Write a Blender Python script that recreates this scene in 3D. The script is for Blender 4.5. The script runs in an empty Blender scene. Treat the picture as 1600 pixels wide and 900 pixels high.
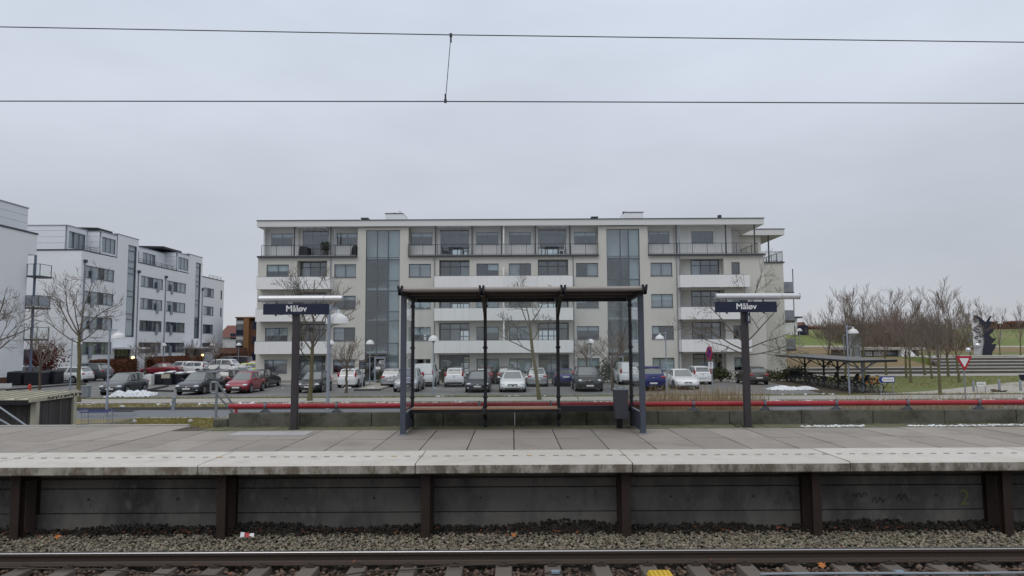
import bpy, math, random
import numpy as np
from mathutils import Vector, Matrix
S = bpy.context.scene
COL = S.collection
R = math.radians
rnd = random.Random(7)

# ------------------------------------------------------------------ camera
FPX = 1111.0; PITCH = math.atan(89 / FPX); ROLL = 0.0052
CAMZ = 3.3
_F = Vector((0, math.cos(PITCH), math.sin(PITCH))); _U = Vector((0, -math.sin(PITCH), math.cos(PITCH))); _R = Vector((1, 0, 0))
_c, _s = math.cos(ROLL), math.sin(ROLL)
_R2 = _R * _c - _U * _s; _U2 = _R * _s + _U * _c
cam_d = bpy.data.cameras.new("camera"); cam = bpy.data.objects.new("camera", cam_d); COL.objects.link(cam)
cam.matrix_world = Matrix(((_R2.x, _U2.x, -_F.x, 0), (_R2.y, _U2.y, -_F.y, 0), (_R2.z, _U2.z, -_F.z, CAMZ), (0, 0, 0, 1)))
cam_d.sensor_width = 36; cam_d.lens = FPX / 1600 * 36; cam_d.clip_end = 6000; cam_d.clip_start = 0.1
S.camera = cam

def ray(px, py):
    return _F + _R2 * ((px - 800) / FPX) + _U2 * ((450 - py) / FPX)
def PY(px, py, y):                      # survey helper: where a sight line meets the plane y = const
    r = ray(px, py); t = y / r.y
    return Vector((r.x * t, y, CAMZ + r.z * t))
def PXp(px, py, x):                     # ... meets the plane x = const
    r = ray(px, py); t = x / r.x
    return Vector((x, r.y * t, CAMZ + r.z * t))
def G(px, py, z=0.0):                   # ... meets the level z
    r = ray(px, py); t = (z - CAMZ) / r.z
    return Vector((r.x * t, r.y * t, z))

# ------------------------------------------------------------------ world, sun, exposure
SUN_EL, SUN_AZ = R(56), R(205)          # soft overcast sun behind the camera, a little to one side
W = bpy.data.worlds.new("World"); S.world = W; W.use_nodes = True
nt = W.node_tree; nt.nodes.clear()
def N(t, kind, **kw):
    n = t.nodes.new(kind)
    for k, v in kw.items():
        if k.startswith('i_'):
            n.inputs[k[2:].replace('_', ' ')].default_value = v
        else: setattr(n, k, v)
    return n
sky = N(nt, 'ShaderNodeTexSky', sky_type='NISHITA', sun_disc=False, sun_elevation=SUN_EL, sun_rotation=SUN_AZ)
tc = N(nt, 'ShaderNodeTexCoord'); sep = N(nt, 'ShaderNodeSeparateXYZ')
nt.links.new(tc.outputs['Generated'], sep.inputs[0])
rmp = N(nt, 'ShaderNodeValToRGB')
e = rmp.color_ramp.elements
e[0].position = 0.0; e[0].color = (.515, .530, .565, 1)
e[1].position = 1.0; e[1].color = (.95, .98, 1, 1)
for p_, c_ in ((.10, (.515, .545, .600, 1)), (.20, (.562, .600, .672, 1)), (.32, (.638, .688, .782, 1)), (.45, (.68, .745, .86, 1))):
    q = e.new(p_); q.color = c_
nt.links.new(sep.outputs['Z'], rmp.inputs[0])
mp = N(nt, 'ShaderNodeMapping'); mp.inputs['Scale'].default_value = (1.0, 1.0, 3.2)
nt.links.new(tc.outputs['Generated'], mp.inputs[0])
nz = N(nt, 'ShaderNodeTexNoise'); nz.inputs['Scale'].default_value = 2.6; nz.inputs['Detail'].default_value = 5; nz.inputs['Roughness'].default_value = .5
nt.links.new(mp.outputs[0], nz.inputs['Vector'])
mr = N(nt, 'ShaderNodeMapRange'); mr.inputs[1].default_value = .3; mr.inputs[2].default_value = .7; mr.inputs[3].default_value = 9.4; mr.inputs[4].default_value = 10.9
nt.links.new(nz.outputs['Fac'], mr.inputs[0])
sc = N(nt, 'ShaderNodeVectorMath', operation='SCALE')
nt.links.new(rmp.outputs[0], sc.inputs[0]); nt.links.new(mr.outputs[0], sc.inputs['Scale'])
mx = N(nt, 'ShaderNodeMix', data_type='RGBA'); mx.inputs[0].default_value = .95
nt.links.new(sky.outputs[0], mx.inputs[6]); nt.links.new(sc.outputs[0], mx.inputs[7])
bg = N(nt, 'ShaderNodeBackground'); bg.inputs[1].default_value = 0.1
nt.links.new(mx.outputs[2], bg.inputs[0])
out = N(nt, 'ShaderNodeOutputWorld'); nt.links.new(bg.outputs[0], out.inputs[0])

sl = bpy.data.lights.new("sun", 'SUN'); sl.energy = 0.8; sl.angle = R(40); sl.color = (1, .97, .93)
so = bpy.data.objects.new("sun", sl); COL.objects.link(so)
sd = Vector((math.cos(SUN_EL) * math.sin(SUN_AZ), math.cos(SUN_EL) * math.cos(SUN_AZ), math.sin(SUN_EL)))
so.rotation_euler = (-sd).to_track_quat('-Z', 'Y').to_euler(); so.location = (0, -20, 40)
S.view_settings.view_transform = 'Standard'; S.view_settings.look = 'None'; S.view_settings.exposure = 0; S.view_settings.gamma = 1
S.view_settings.use_curve_mapping = False
S.render.engine = 'CYCLES'
S.cycles.use_denoising = True
S.cycles.max_bounces = 6; S.cycles.transparent_max_bounces = 12

# ------------------------------------------------------------------ mesh builder
class MB:
    def __init__(s): s.v = []; s.f = []; s.m = []
    def add(s, vs, fs, m=0):
        o = len(s.v); s.v += [tuple(p) for p in vs]; s.f += [tuple(i + o for i in f) for f in fs]; s.m += [m] * len(fs); return s
    def quad(s, a, b, c, d, m=0): return s.add([a, b, c, d], [(0, 1, 2, 3)], m)
    def box(s, x0, x1, y0, y1, z0, z1, m=0):
        return s.add([(x, y, z) for z in (z0, z1) for y in (y0, y1) for x in (x0, x1)],
                     [(0, 2, 3, 1), (4, 5, 7, 6), (0, 1, 5, 4), (2, 6, 7, 3), (0, 4, 6, 2), (1, 3, 7, 5)], m)
    def hexa(s, p, m=0):                # eight corners: bottom ring of 4, top ring of 4
        return s.add(p, [(3, 2, 1, 0), (4, 5, 6, 7), (0, 1, 5, 4), (1, 2, 6, 5), (2, 3, 7, 6), (3, 0, 4, 7)], m)
    def tube(s, pts, r, n=8, cap=True, m=0):
        pts = [Vector(p) for p in pts]; k = len(pts)
        rs = r if isinstance(r, (list, tuple)) else [r] * k
        vs = []; ref = None
        for i in range(k):
            d = (pts[min(i + 1, k - 1)] - pts[max(i - 1, 0)])
            if d.length < 1e-9: d = Vector((0, 0, 1))
            d.normalize()
            if ref is None:
                ref = Vector((1, 0, 0)) if abs(d.x) < .8 else Vector((0, 1, 0))
            a = (ref - d * ref.dot(d)); a.normalize(); ref = a
            b = d.cross(a)
            for j in range(n):
                t = 2 * math.pi * j / n
                vs.append(pts[i] + (a * math.cos(t) + b * math.sin(t)) * rs[i])
        fs = [(i * n + j, i * n + (j + 1) % n, (i + 1) * n + (j + 1) % n, (i + 1) * n + j) for i in range(k - 1) for j in range(n)]
        if cap: fs += [tuple(range(n - 1, -1, -1)), tuple(range((k - 1) * n, k * n))]
        return s.add(vs, fs, m)
    def bar(s, a, b, w, h=None, m=0):   # square bar
        a = Vector(a); b = Vector(b); d = (b - a).normalized(); h = h or w
        u = Vector((0, 0, 1)) if abs(d.z) < .9 else Vector((0, 1, 0))
        x = d.cross(u).normalized(); y = x.cross(d).normalized()
        x *= w / 2; y *= h / 2
        return s.hexa([a - x - y, a + x - y, a + x + y, a - x + y, b - x - y, b + x - y, b + x + y, b - x + y], m)
    def prism(s, poly, f0, f1, m=0):    # polygon extruded between two maps (u, w) -> xyz
        n = len(poly)
        vs = [f0(*p) for p in poly] + [f1(*p) for p in poly]
        fs = [tuple(range(n - 1, -1, -1)), tuple(range(n, 2 * n))] + [(i, (i + 1) % n, n + (i + 1) % n, n + i) for i in range(n)]
        return s.add(vs, fs, m)
    def lathe(s, prof, n=16, c=(0, 0, 0), m=0, f=None):
        f = f or (lambda x, y, z: (c[0] + x, c[1] + y, c[2] + z))
        vs = []; k = len(prof)
        for r, z in prof:
            for j in range(n):
                t = 2 * math.pi * j / n; vs.append(f(r * math.cos(t), r * math.sin(t), z))
        fs = [(i * n + j, i * n + (j + 1) % n, (i + 1) * n + (j + 1) % n, (i + 1) * n + j) for i in range(k - 1) for j in range(n)]
        fs += [tuple(range(n - 1, -1, -1)), tuple(range((k - 1) * n, k * n))]
        return s.add(vs, fs, m)
    def ell(s, c, r, n=10, k=6, m=0):
        prof = [(max(1e-3, math.sin(math.pi * i / k)), -math.cos(math.pi * i / k)) for i in range(k + 1)]
        return s.lathe(prof, n, m=m, f=lambda x, y, z: (c[0] + x * r[0], c[1] + y * r[1], c[2] + z * r[2]))
    def disc(s, c, r, axis, th=.01, n=20, m=0):
        a = Vector(axis).normalized(); c = Vector(c)
        return s.tube([c - a * th / 2, c + a * th / 2], r, n, True, m)
    def build(s, name, mats, parent=None, smooth=False, bevel=0, world=True):
        me = bpy.data.meshes.new(name)
        v = s.v
        if parent is not None and world:
            o = root_loc(parent); v = [(p[0] - o.x, p[1] - o.y, p[2] - o.z) for p in v]
        me.from_pydata(v, [], s.f); me.update()
        ms = mats if isinstance(mats, (list, tuple)) else [mats]
        for q in ms: me.materials.append(q)
        if len(ms) > 1: me.polygons.foreach_set('material_index', s.m)
        if smooth:
            me.polygons.foreach_set('use_smooth', [True] * len(me.polygons)); me.set_sharp_from_angle(angle=R(40 if smooth is True else smooth))
        ob = bpy.data.objects.new(name, me); COL.objects.link(ob)
        if parent is not None: ob.parent = parent
        if bevel:
            b = ob.modifiers.new('b', 'BEVEL'); b.width = bevel; b.segments = 2; b.limit_method = 'ANGLE'
        return ob
def root_loc(o):
    v = Vector((0, 0, 0))
    while o is not None: v = v + Vector(o.location); o = o.parent
    return v
def tag(o, label=None, cat=None, group=None, kind=None):
    if label: o['label'] = label
    if cat: o['category'] = cat
    if group: o['group'] = group
    if kind: o['kind'] = kind
    return o
def thing(name, label, cat, loc=(0, 0, 0), group=None, kind=None, rz=0):
    o = bpy.data.objects.new(name, None); COL.objects.link(o); o.location = loc; o.rotation_euler = (0, 0, rz)
    o.empty_display_size = .2
    return tag(o, label, cat, group, kind)
def copy_tree(o, parent=None):
    c = o.copy(); COL.objects.link(c)
    if parent is not None: c.parent = parent
    for ch in list(o.children): copy_tree(ch, c)
    return c
def share(o, loc, parent=None):         # one more of a plain piece, same mesh
    c = o.copy(); COL.objects.link(c); c.location = loc
    if parent is not None: c.parent = parent
    return c
def text(name, body, size, loc, mat_, parent=None, rot=(R(90), 0, 0), off=0, align='CENTER', ext=.002, bold=0):
    cu = bpy.data.curves.new(name, 'FONT'); cu.body = body; cu.size = size; cu.align_x = align; cu.align_y = 'CENTER'; cu.extrude = ext; cu.offset = off
    cu.materials.append(mat_)
    tmp = bpy.data.objects.new(name, cu); me = bpy.data.meshes.new_from_object(tmp)
    bpy.data.objects.remove(tmp); bpy.data.curves.remove(cu)
    if bold:                             # heavier strokes: shifted copies, each a hair deeper
        v = [tuple(q.co) for q in me.vertices]; f = [tuple(q.vertices) for q in me.polygons]; V, Fc = [], []
        for i, dx in enumerate((0, -bold, bold, -bold * .5, bold * .5)):
            o_ = len(V); V += [(x + dx, y + (.5 * dx if i > 2 else 0), z - .0006 * i) for x, y, z in v]; Fc += [tuple(k + o_ for k in q) for q in f]
        me = bpy.data.meshes.new(name); me.from_pydata(V, [], Fc); me.update(); me.materials.append(mat_)
    o = bpy.data.objects.new(name, me); COL.objects.link(o)
    o.location = Vector(loc) - (root_loc(parent) if parent else Vector((0, 0, 0))); o.rotation_euler = rot
    if parent: o.parent = parent
    return o

# ------------------------------------------------------------------ materials
def mat(name, col, rough=.7, metal=0, var=0, vs=3.0, bump=0, bs=20.0, spec=.4, dirt=None, rand=0, stretch=None, detail=6, island=0, coat=0):
    """var: colour variation by noise; dirt=(colour, scale, low, high): stains with a shape of their own; rand: tint per object; island: tint per loose piece"""
    m = bpy.data.materials.new(name); m.use_nodes = True
    t = m.node_tree; b = t.nodes['Principled BSDF']
    b.inputs['Roughness'].default_value = rough; b.inputs['Metallic'].default_value = metal
    b.inputs['Specular IOR Level'].default_value = spec
    if coat: b.inputs['Coat Weight'].default_value = coat; b.inputs['Coat Roughness'].default_value = .05
    c4 = (*col, 1); b.inputs['Base Color'].default_value = c4
    L = t.links.new
    if not (var or bump or dirt or rand or island): return m
    tcn = t.nodes.new('ShaderNodeTexCoord'); vec = tcn.outputs['Object']
    if stretch:
        mpn = t.nodes.new('ShaderNodeMapping'); mpn.inputs['Scale'].default_value = stretch; L(vec, mpn.inputs[0]); vec = mpn.outputs[0]
    cur = None
    def scaled(fac_socket, lo, hi):
        nonlocal cur
        q = t.nodes.new('ShaderNodeMapRange'); q.inputs[1].default_value = 0; q.inputs[2].default_value = 1; q.inputs[3].default_value = lo; q.inputs[4].default_value = hi
        L(fac_socket, q.inputs[0])
        vm = t.nodes.new('ShaderNodeVectorMath'); vm.operation = 'SCALE'
        if cur is None: vm.inputs[0].default_value = col
        else: L(cur, vm.inputs[0])
        L(q.outputs[0], vm.inputs['Scale']); cur = vm.outputs[0]
    if var:
        n1 = t.nodes.new('ShaderNodeTexNoise'); n1.inputs['Scale'].default_value = vs; n1.inputs['Detail'].default_value = detail; n1.inputs['Roughness'].default_value = .65
        L(vec, n1.inputs['Vector']); scaled(n1.outputs['Fac'], 1 - 1.8 * var, 1 + 1.8 * var)
    if rand:
        oi = t.nodes.new('ShaderNodeObjectInfo'); scaled(oi.outputs['Random'], 1 - rand, 1 + rand)
    if island:
        ge = t.nodes.new('ShaderNodeNewGeometry'); scaled(ge.outputs['Random Per Island'], 1 - island, 1 + island)
    if dirt:
        for (dc, ds, lo, hi) in (dirt if isinstance(dirt, list) else [dirt]):
            n2 = t.nodes.new('ShaderNodeTexNoise'); n2.inputs['Scale'].default_value = ds; n2.inputs['Detail'].default_value = 8; n2.inputs['Roughness'].default_value = .7
            L(vec, n2.inputs['Vector'])
            q = t.nodes.new('ShaderNodeMapRange'); q.inputs[1].default_value = lo; q.inputs[2].default_value = hi; L(n2.outputs['Fac'], q.inputs[0])
            mi = t.nodes.new('ShaderNodeMix'); mi.data_type = 'RGBA'; L(q.outputs[0], mi.inputs[0])
            if cur is None: mi.inputs[6].default_value = c4
            else: L(cur, mi.inputs[6])
            mi.inputs[7].default_value = (*dc, 1); cur = mi.outputs[2]
    if cur is not None: L(cur, b.inputs['Base Color'])
    if bump:
        n3 = t.nodes.new('ShaderNodeTexNoise'); n3.inputs['Scale'].default_value = bs; n3.inputs['Detail'].default_value = 5
        L(vec, n3.inputs['Vector']); bp = t.nodes.new('ShaderNodeBump'); bp.inputs['Strength'].default_value = bump; bp.inputs['Distance'].default_value = .02
        L(n3.outputs['Fac'], bp.inputs['Height']); L(bp.outputs[0], b.inputs['Normal'])
    return m
def glass(name, tint=(.80, .84, .86), refl=.11, rough=.02):
    m = bpy.data.materials.new(name); m.use_nodes = True; t = m.node_tree; t.nodes.clear(); L = t.links.new
    tr = t.nodes.new('ShaderNodeBsdfTransparent'); tr.inputs[0].default_value = (*tint, 1)
    gl = t.nodes.new('ShaderNodeBsdfGlossy'); gl.inputs['Roughness'].default_value = rough; gl.inputs[0].default_value = (.95, .97, 1, 1)
    lw = t.nodes.new('ShaderNodeLayerWeight'); lw.inputs[0].default_value = .5     # facing = 1 - |cos|
    pw = t.nodes.new('ShaderNodeMath'); pw.operation = 'POWER'; pw.inputs[1].default_value = 5; L(lw.outputs['Facing'], pw.inputs[0])
    q = t.nodes.new('ShaderNodeMapRange'); q.inputs[3].default_value = refl; q.inputs[4].default_value = .95; L(pw.outputs[0], q.inputs[0])
    mi = t.nodes.new('ShaderNodeMixShader'); L(q.outputs[0], mi.inputs[0]); L(tr.outputs[0], mi.inputs[1]); L(gl.outputs[0], mi.inputs[2])
    o = t.nodes.new('ShaderNodeOutputMaterial'); L(mi.outputs[0], o.inputs[0]); return m
def emit(name, col, s):
    m = bpy.data.materials.new(name); m.use_nodes = True; t = m.node_tree; b = t.nodes['Principled BSDF']
    b.inputs['Emission Color'].default_value = (*col, 1); b.inputs['Emission Strength'].default_value = s; return m
K = dict(
 render=mat('cream_render', (.575, .560, .512), .85, var=.05, vs=.5, bump=.12, bs=30, stretch=(1, 1, .45), dirt=[((.46, .455, .39), .22, .56, .80), ((.475, .45, .41), 1.6, .60, .85)]),
 render_in=mat('recess_render', (.56, .545, .52), .85, var=.05, vs=.6),
 penthouse=mat('penthouse_panel', (.62, .62, .61), .7, var=.03, vs=.5),
 balcony=mat('white_balcony_panel', (.77, .765, .755), .6, var=.03, vs=.8, rand=.03, stretch=(2.2, 1, .3), dirt=((.60, .59, .55), 1.1, .56, .82)),
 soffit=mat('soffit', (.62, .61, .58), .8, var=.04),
 white=mat('white_plaster', (.79, .80, .82), .8, var=.025, vs=.3, dirt=((.68, .70, .72), .15, .55, .85)),
 cladding=mat('white_cladding', (.72, .74, .78), .6, var=.02, vs=.4),
 roofgrey=mat('roof_felt', (.10, .10, .105), .9, var=.1),
 fascia=mat('roof_fascia', (.64, .635, .62), .6, var=.03, vs=.7),
 frame=mat('window_frame', (.125, .140, .160), .45),
 framelight=mat('aluminium_frame', (.28, .31, .35), .45, .2),
 darkpanel=mat('navy_panel', (.018, .024, .05), .3),
 curtain=mat('curtain', (.58, .57, .55), .9, var=.12, vs=5, stretch=(6, 6, .3)),
 blind=mat('pale_blind', (.70, .76, .74), .8, var=.05),
 inside=mat('room_wall', (.45, .43, .40), .9),
 floor=mat('room_floor', (.36, .34, .31), .9),
 panel=mat('tower_panel', (.55, .60, .60), .35, var=.04, vs=.6),
 steel=mat('dark_steel', (.055, .06, .068), .5),
 galv=mat('galvanised', (.27, .29, .32), .5, .45, var=.08, vs=6),
 clampgrey=mat('clamp_grey', (.12, .13, .15), .5, .3, var=.1, vs=8),
 lampgrey=mat('lamp_post_paint', (.27, .30, .36), .5, var=.05, vs=5),
 dome=mat('lamp_dome', (.66, .66, .66), .35),
 shelter=mat('shelter_paint', (.062, .070, .096), .45, var=.1, vs=6, dirt=((.16, .16, .16), 9, .6, .9)),
 black=mat('black_paint', (.014, .014, .018), .45, var=.1, vs=8),
 postbrown=mat('sign_post_paint', (.040, .034, .038), .55, var=.12, vs=8),
 navy=mat('sign_navy', (.010, .014, .038), .35),
 letter=mat('sign_letter', (.74, .74, .74), .5),
 tube=mat('lamp_tube_metal', (.62, .62, .63), .38, .55, var=.05, vs=4, dirt=((.25, .24, .2), 3, .66, .85)),
 red=mat('red_pipe_paint', (.33, .024, .034), .55, var=.12, vs=1.4, dirt=[((.36, .075, .08), 3, .54, .8), ((.12, .03, .028), 7, .62, .8)]),
 wood=mat('bench_wood', (.36, .20, .125), .6, var=.18, vs=4, stretch=(1.2, 16, 16)),
 concrete=mat('concrete', (.120, .112, .094), .9, var=.22, vs=2.5, bump=.3, bs=40, dirt=[((.07, .075, .04), 1.1, .42, .66), ((.035, .032, .028), 2.2, .50, .72), ((.20, .19, .175), 4, .66, .8)]),
 moss=mat('mossy_edge', (.13, .125, .085), .95, var=.25, vs=5, bump=.4, bs=30, dirt=((.10, .11, .035), 2.5, .45, .65)),
 paving=mat('paving_concrete', (.290, .258, .226), .78, var=.09, vs=1.6, bump=.12, bs=60, rand=.13, dirt=[((.18, .160, .14), .8, .48, .72), ((.34, .32, .30), 2.2, .62, .8), ((.125, .112, .098), 3.1, .64, .74)]),
 edgetop=mat('edge_white', (.515, .485, .44), .75, var=.08, vs=3, bump=.08, bs=60, rand=.05, dirt=[((.40, .37, .33), 1.2, .5, .75), ((.30, .27, .235), 7, .66, .8)]),
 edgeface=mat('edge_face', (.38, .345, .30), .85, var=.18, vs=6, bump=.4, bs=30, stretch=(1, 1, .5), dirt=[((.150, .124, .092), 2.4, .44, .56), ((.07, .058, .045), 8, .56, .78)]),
 dash=mat('worn_dash', (.27, .235, .175), .8, var=.2, vs=3, rand=.3),
 dashy=mat('yellow_dash', (.55, .36, .06), .7, var=.1, vs=4),
 retain=mat('retaining_concrete', (.168, .155, .138), .88, var=.16, vs=1.6, bump=.25, bs=30, rand=.12, stretch=(1, 1, .55), dirt=[((.050, .048, .045), 1.1, .44, .68), ((.23, .222, .21), 2.2, .58, .76), ((.03, .028, .026), 4.5, .62, .8)]),
 rust=mat('rusty_steel', (.030, .017, .0125), .75, var=.25, vs=6, bump=.2, bs=30),
 rail=mat('rusty_rail', (.058, .041, .031), .6, var=.12, vs=3, stretch=(1, 4, 4)),
 railhead=mat('polished_rail_head', (.42, .41, .42), .28, .85),
 sleeper=mat('sleeper_concrete', (.125, .105, .088), .85, var=.14, vs=5, rand=.12, bump=.2, bs=40),
 clip=mat('rail_clip', (.05, .038, .03), .6),
 asphalt=mat('car_park_asphalt', (.155, .153, .150), .62, var=.10, vs=.5, bump=.1, bs=50, dirt=((.235, .23, .22), .25, .5, .75)),
 road=mat('road_asphalt', (.135, .138, .150), .6, var=.06, vs=.8, bump=.1, bs=50),
 cycle=mat('cycle_path_asphalt', (.125, .118, .118), .7, var=.08, vs=1),
 foot=mat('footpath_slabs', (.335, .315, .285), .8, var=.07, vs=.8, dirt=((.24, .23, .21), 1.2, .55, .8)),
 sand=mat('sandy_path', (.36, .33, .29), .85, var=.07, vs=.6, dirt=((.27, .25, .22), .4, .5, .75)),
 kerb=mat('kerb_granite', (.075, .072, .068), .8, var=.1),
 kerblight=mat('pale_kerb', (.42, .41, .39), .8, var=.06),
 verge=mat('winter_grass', (.215, .180, .070), .95, var=.25, vs=2.2, bump=.5, bs=25, dirt=[((.20, .15, .085), .7, .45, .65), ((.12, .135, .035), 1.8, .55, .75)]),
 lawn=mat('lawn', (.110, .135, .035), .95, var=.2, vs=1.2, bump=.4, bs=20, dirt=((.19, .17, .07), .35, .45, .7)),
 hillgrass=mat('hill_grass', (.135, .170, .045), .95, var=.15, vs=.25, dirt=((.20, .18, .075), .08, .5, .7)),
 earth=mat('bare_earth', (.085, .065, .045), .95, var=.2, vs=2, bump=.5, bs=20),
 far=mat('far_ground', (.13, .13, .075), .95, var=.15, vs=.05),
 snow=mat('snow', (.70, .72, .75), .8, var=.08, vs=6, bump=.5, bs=14, dirt=[((.42, .41, .39), 5, .52, .75), ((.2, .19, .18), 11, .66, .8)]),
 bark=mat('bark_green', (.130, .115, .060), .9, var=.25, vs=5, stretch=(3, 3, .6)),
 barkbrown=mat('bark_brown', (.105, .078, .058), .9, var=.25, vs=5),
 twig=mat('twig', (.195, .160, .132), .9),
 twiggrey=mat('twig_grey', (.140, .118, .095), .9),
 twigred=mat('twig_red', (.200, .150, .130), .9),
 hedge=mat('beech_hedge', (.130, .050, .026), .95, island=.5),
 redleaf=mat('red_shrub_leaves', (.150, .030, .020), .9, island=.45),
 green=mat('evergreen_leaves', (.052, .062, .026), .85, island=.5),
 dryleaf=mat('dead_leaves', (.150, .050, .022), .9, island=.5),
 reed=mat('dry_reed', (.30, .225, .130), .9, island=.4),
 blade=mat('grass_blades', (.23, .20, .065), .9, island=.45),
 stone=mat('ballast_stone', (.228, .194, .146), .85, var=.15, vs=20, island=.6, dirt=[((.155, .152, .105), 14, .5, .62), ((.22, .16, .125), 9, .6, .7)]),
 stonebrown=mat('rusty_ballast', (.105, .070, .052), .9, var=.15, vs=20, island=.6),
 soil=mat('ballast_bed', (.060, .050, .042), .95, var=.3, vs=8, bump=.5, bs=30),
 tyre=mat('tyre', (.012, .012, .012), .8), rim=mat('alloy', (.33, .34, .35), .35, .6),
 trim=mat('black_trim', (.012, .012, .014), .5), carglass=mat('car_glass', (.095, .108, .112), .05, spec=1.0, coat=1.0),  # car glass base tone lifted to stand in for reflected sky
 headlamp=mat('headlamp', (.62, .65, .68), .12, spec=.8), taillamp=mat('tail_lamp', (.36, .012, .018), .2, spec=.7),
 plate=mat('number_plate', (.62, .62, .62), .5), chrome=mat('chrome', (.62, .63, .64), .18, .9),
 glass=glass('window_glass'), pane=glass('shelter_glass', (.955, .97, .965), .022), tglass=glass('tower_glass', (.84, .88, .89), .105),
 brick=mat('dark_brick', (.12, .055, .035), .85, var=.15, vs=3), orange=mat('timber_cladding', (.25, .130, .055), .7, var=.12, vs=2, stretch=(8, 8, .5)),
 tile=mat('red_roof_tile', (.15, .062, .048), .8, var=.1, vs=1.5), yellowwall=mat('yellow_house_wall', (.42, .34, .2), .85),
 board=mat('weathered_board', (.060, .056, .052), .85, var=.25, vs=4, stretch=(9, 9, .8), rand=.2),
 cream=mat('cream_metal', (.43, .40, .31), .6, var=.08, vs=3, rand=.06, dirt=((.27, .25, .18), 2, .55, .8)),
 spray=mat('black_spray_paint', (.012, .012, .013), .7),
 chalk=mat('yellow_paint_mark', (.20, .19, .085), .8),
 yellow=mat('yellow_plastic', (.62, .42, .04), .5, var=.06, vs=8), blueplastic=mat('blue_plastic', (.02, .04, .22), .45),
 orangebike=mat('orange_bike_paint', (.55, .22, .03), .4), bluesign=mat('sign_blue', (.02, .045, .24), .4), redsign=mat('sign_red', (.42, .015, .03), .4), whitesign=mat('sign_white', (.75, .75, .75), .45),
 bin=mat('bin_paint', (.055, .055, .068), .5, var=.12, vs=5), container=mat('black_container', (.012, .013, .020), .55),
 hydrant=mat('hydrant_red', (.5, .05, .03), .5), cabinet=mat('grey_cabinet', (.22, .24, .26), .6),
 bronze=mat('dark_bronze', (.030, .030, .045), .45, .4, var=.2, vs=2), marble=mat('pale_stone', (.62, .62, .62), .6, var=.06, vs=2),
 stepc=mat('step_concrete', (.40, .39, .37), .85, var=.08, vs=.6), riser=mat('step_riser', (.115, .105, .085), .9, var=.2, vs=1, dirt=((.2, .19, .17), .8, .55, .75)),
 glow=emit('entrance_lamp', (1, .76, .30), 3.0), wire=mat('overhead_wire', (.035, .035, .045), .5),
)

# ================================================================== SETTING: terrain and surfaces
def sheet(name, poly, z, m, kind='structure', th=0):
    b = MB(); n = len(poly); b.add([(x, y, z) for x, y in poly], [tuple(range(n))])
    o = b.build(name, m); tag(o, kind=kind); return o
def rect(x0, x1, y0, y1): return [(x0, y0), (x1, y0), (x1, y1), (x0, y1)]
def lerp(a, b, t): return a + (b - a) * t
def interp(t, pts):
    for (a, va), (b, vb) in zip(pts, pts[1:]):
        if t <= b: return va if t <= a else lerp(va, vb, (t - a) / (b - a))
    return pts[-1][1]
HILLY_BANK = [(78.6, -.3), (78.7, .60), (87, 1.62), (94, 1.62)]
HILLY = [(80.5, -.3), (81, 1.62), (94, 1.62), (105, 2.75), (118, 4.6), (127, 5.75), (145, 6.3), (500, 8.5)]
def hill_z(x, y):
    fx = min(1, max(0, (x - 26) / 5.0))
    if y < 94 and x < 47: return lerp(-.3, interp(y, HILLY_BANK), fx)
    return lerp(-.3, interp(y, HILLY) + .35 * math.sin(x * .06) * min(1, max(0, (y - 98) / 20)), fx)
sheet('ground', rect(-2500, 2500, 10.8, 4000), -.10, K['far'])
b = MB()
xs = [25, 26, 28, 31, 34, 37, 40, 43, 46.9, 47.1] + [52 + 6 * i for i in range(0, 36)]; ys = [78, 78.6, 78.75, 80, 80.5, 81, 84, 87, 90, 94, 97, 100, 103, 106, 109, 112, 115, 118, 121, 124, 127, 131, 136, 145, 170, 220, 300]
vs = [(x, y, hill_z(x, y)) for y in ys for x in xs]; nx = len(xs)
b.add(vs, [(j * nx + i, j * nx + i + 1, (j + 1) * nx + i + 1, (j + 1) * nx + i) for j in range(len(ys) - 1) for i in range(nx - 1)])
b.m = [1 if xs[i + 1] <= 47 and ys[j + 1] <= 97 else 0 for j in range(len(ys) - 1) for i in range(nx - 1)]
BANK = mat('rough_bank_grass', (.20, .145, .075), .95, var=.2, vs=.6, dirt=((.14, .14, .045), .3, .5, .7))
tag(b.build('hill', [K['hillgrass'], BANK], smooth=True), kind='structure')
b = MB()
for i in range(60):                      # footpath across the foot of the slope
    x0 = 32 + i * 3; x1 = x0 + 3
    b.quad(*[(x, y, hill_z(x, y) + .03) for x, y in ((x0, 104.6), (x1, 104.6), (x1, 106.0), (x0, 106.0))])
tag(b.build('hill_path', K['sand']), kind='structure')
b = MB()
for i in range(60):
    x0 = 31 + i * 3; x1 = x0 + 3
    b.quad(*[(x, y, hill_z(x, y) + .02) for x, y in ((x0, 96.5), (x1, 96.5), (x1, 104.4), (x0, 104.4))])
tag(b.build('rough_bank', BANK), kind='structure')
sheet('upper_plaza', rect(47.2, 140, 81.2, 95.5), 1.65, K['foot'])
sheet('car_park', rect(-75, 24, 46.35, 140), -.02, K['asphalt'])
sheet('building_apron', rect(-24.5, 26, 61.8, 67), .0, K['foot'])
sheet('grass_strip', rect(-90, 90, 45.75, 46.5), .02, K['lawn'])
sheet('footpath', rect(-90, 90, 42.45, 45.75), .0, K['foot'])
sheet('cycle_path', rect(-90, 90, 40.95, 42.45), -.008, K['cycle'])
sheet('grass_verge', rect(-90, 90, 38.3, 40.95), .03, K['verge'])
sheet('road', rect(-120, 120, 31.2, 38.15), -.04, K['road'])
sheet('near_grass', rect(-27, -11.9, 26.5, 32.8), .03, K['verge'])
sheet('near_pavement', rect(-120, 120, 15.5, 31.2), -.045, K['road'])
b = MB(); b.box(-90, 90, 38.15, 38.32, -.06, .10); tag(b.build('kerb', K['kerb']), kind='structure')
b = MB()
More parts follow.
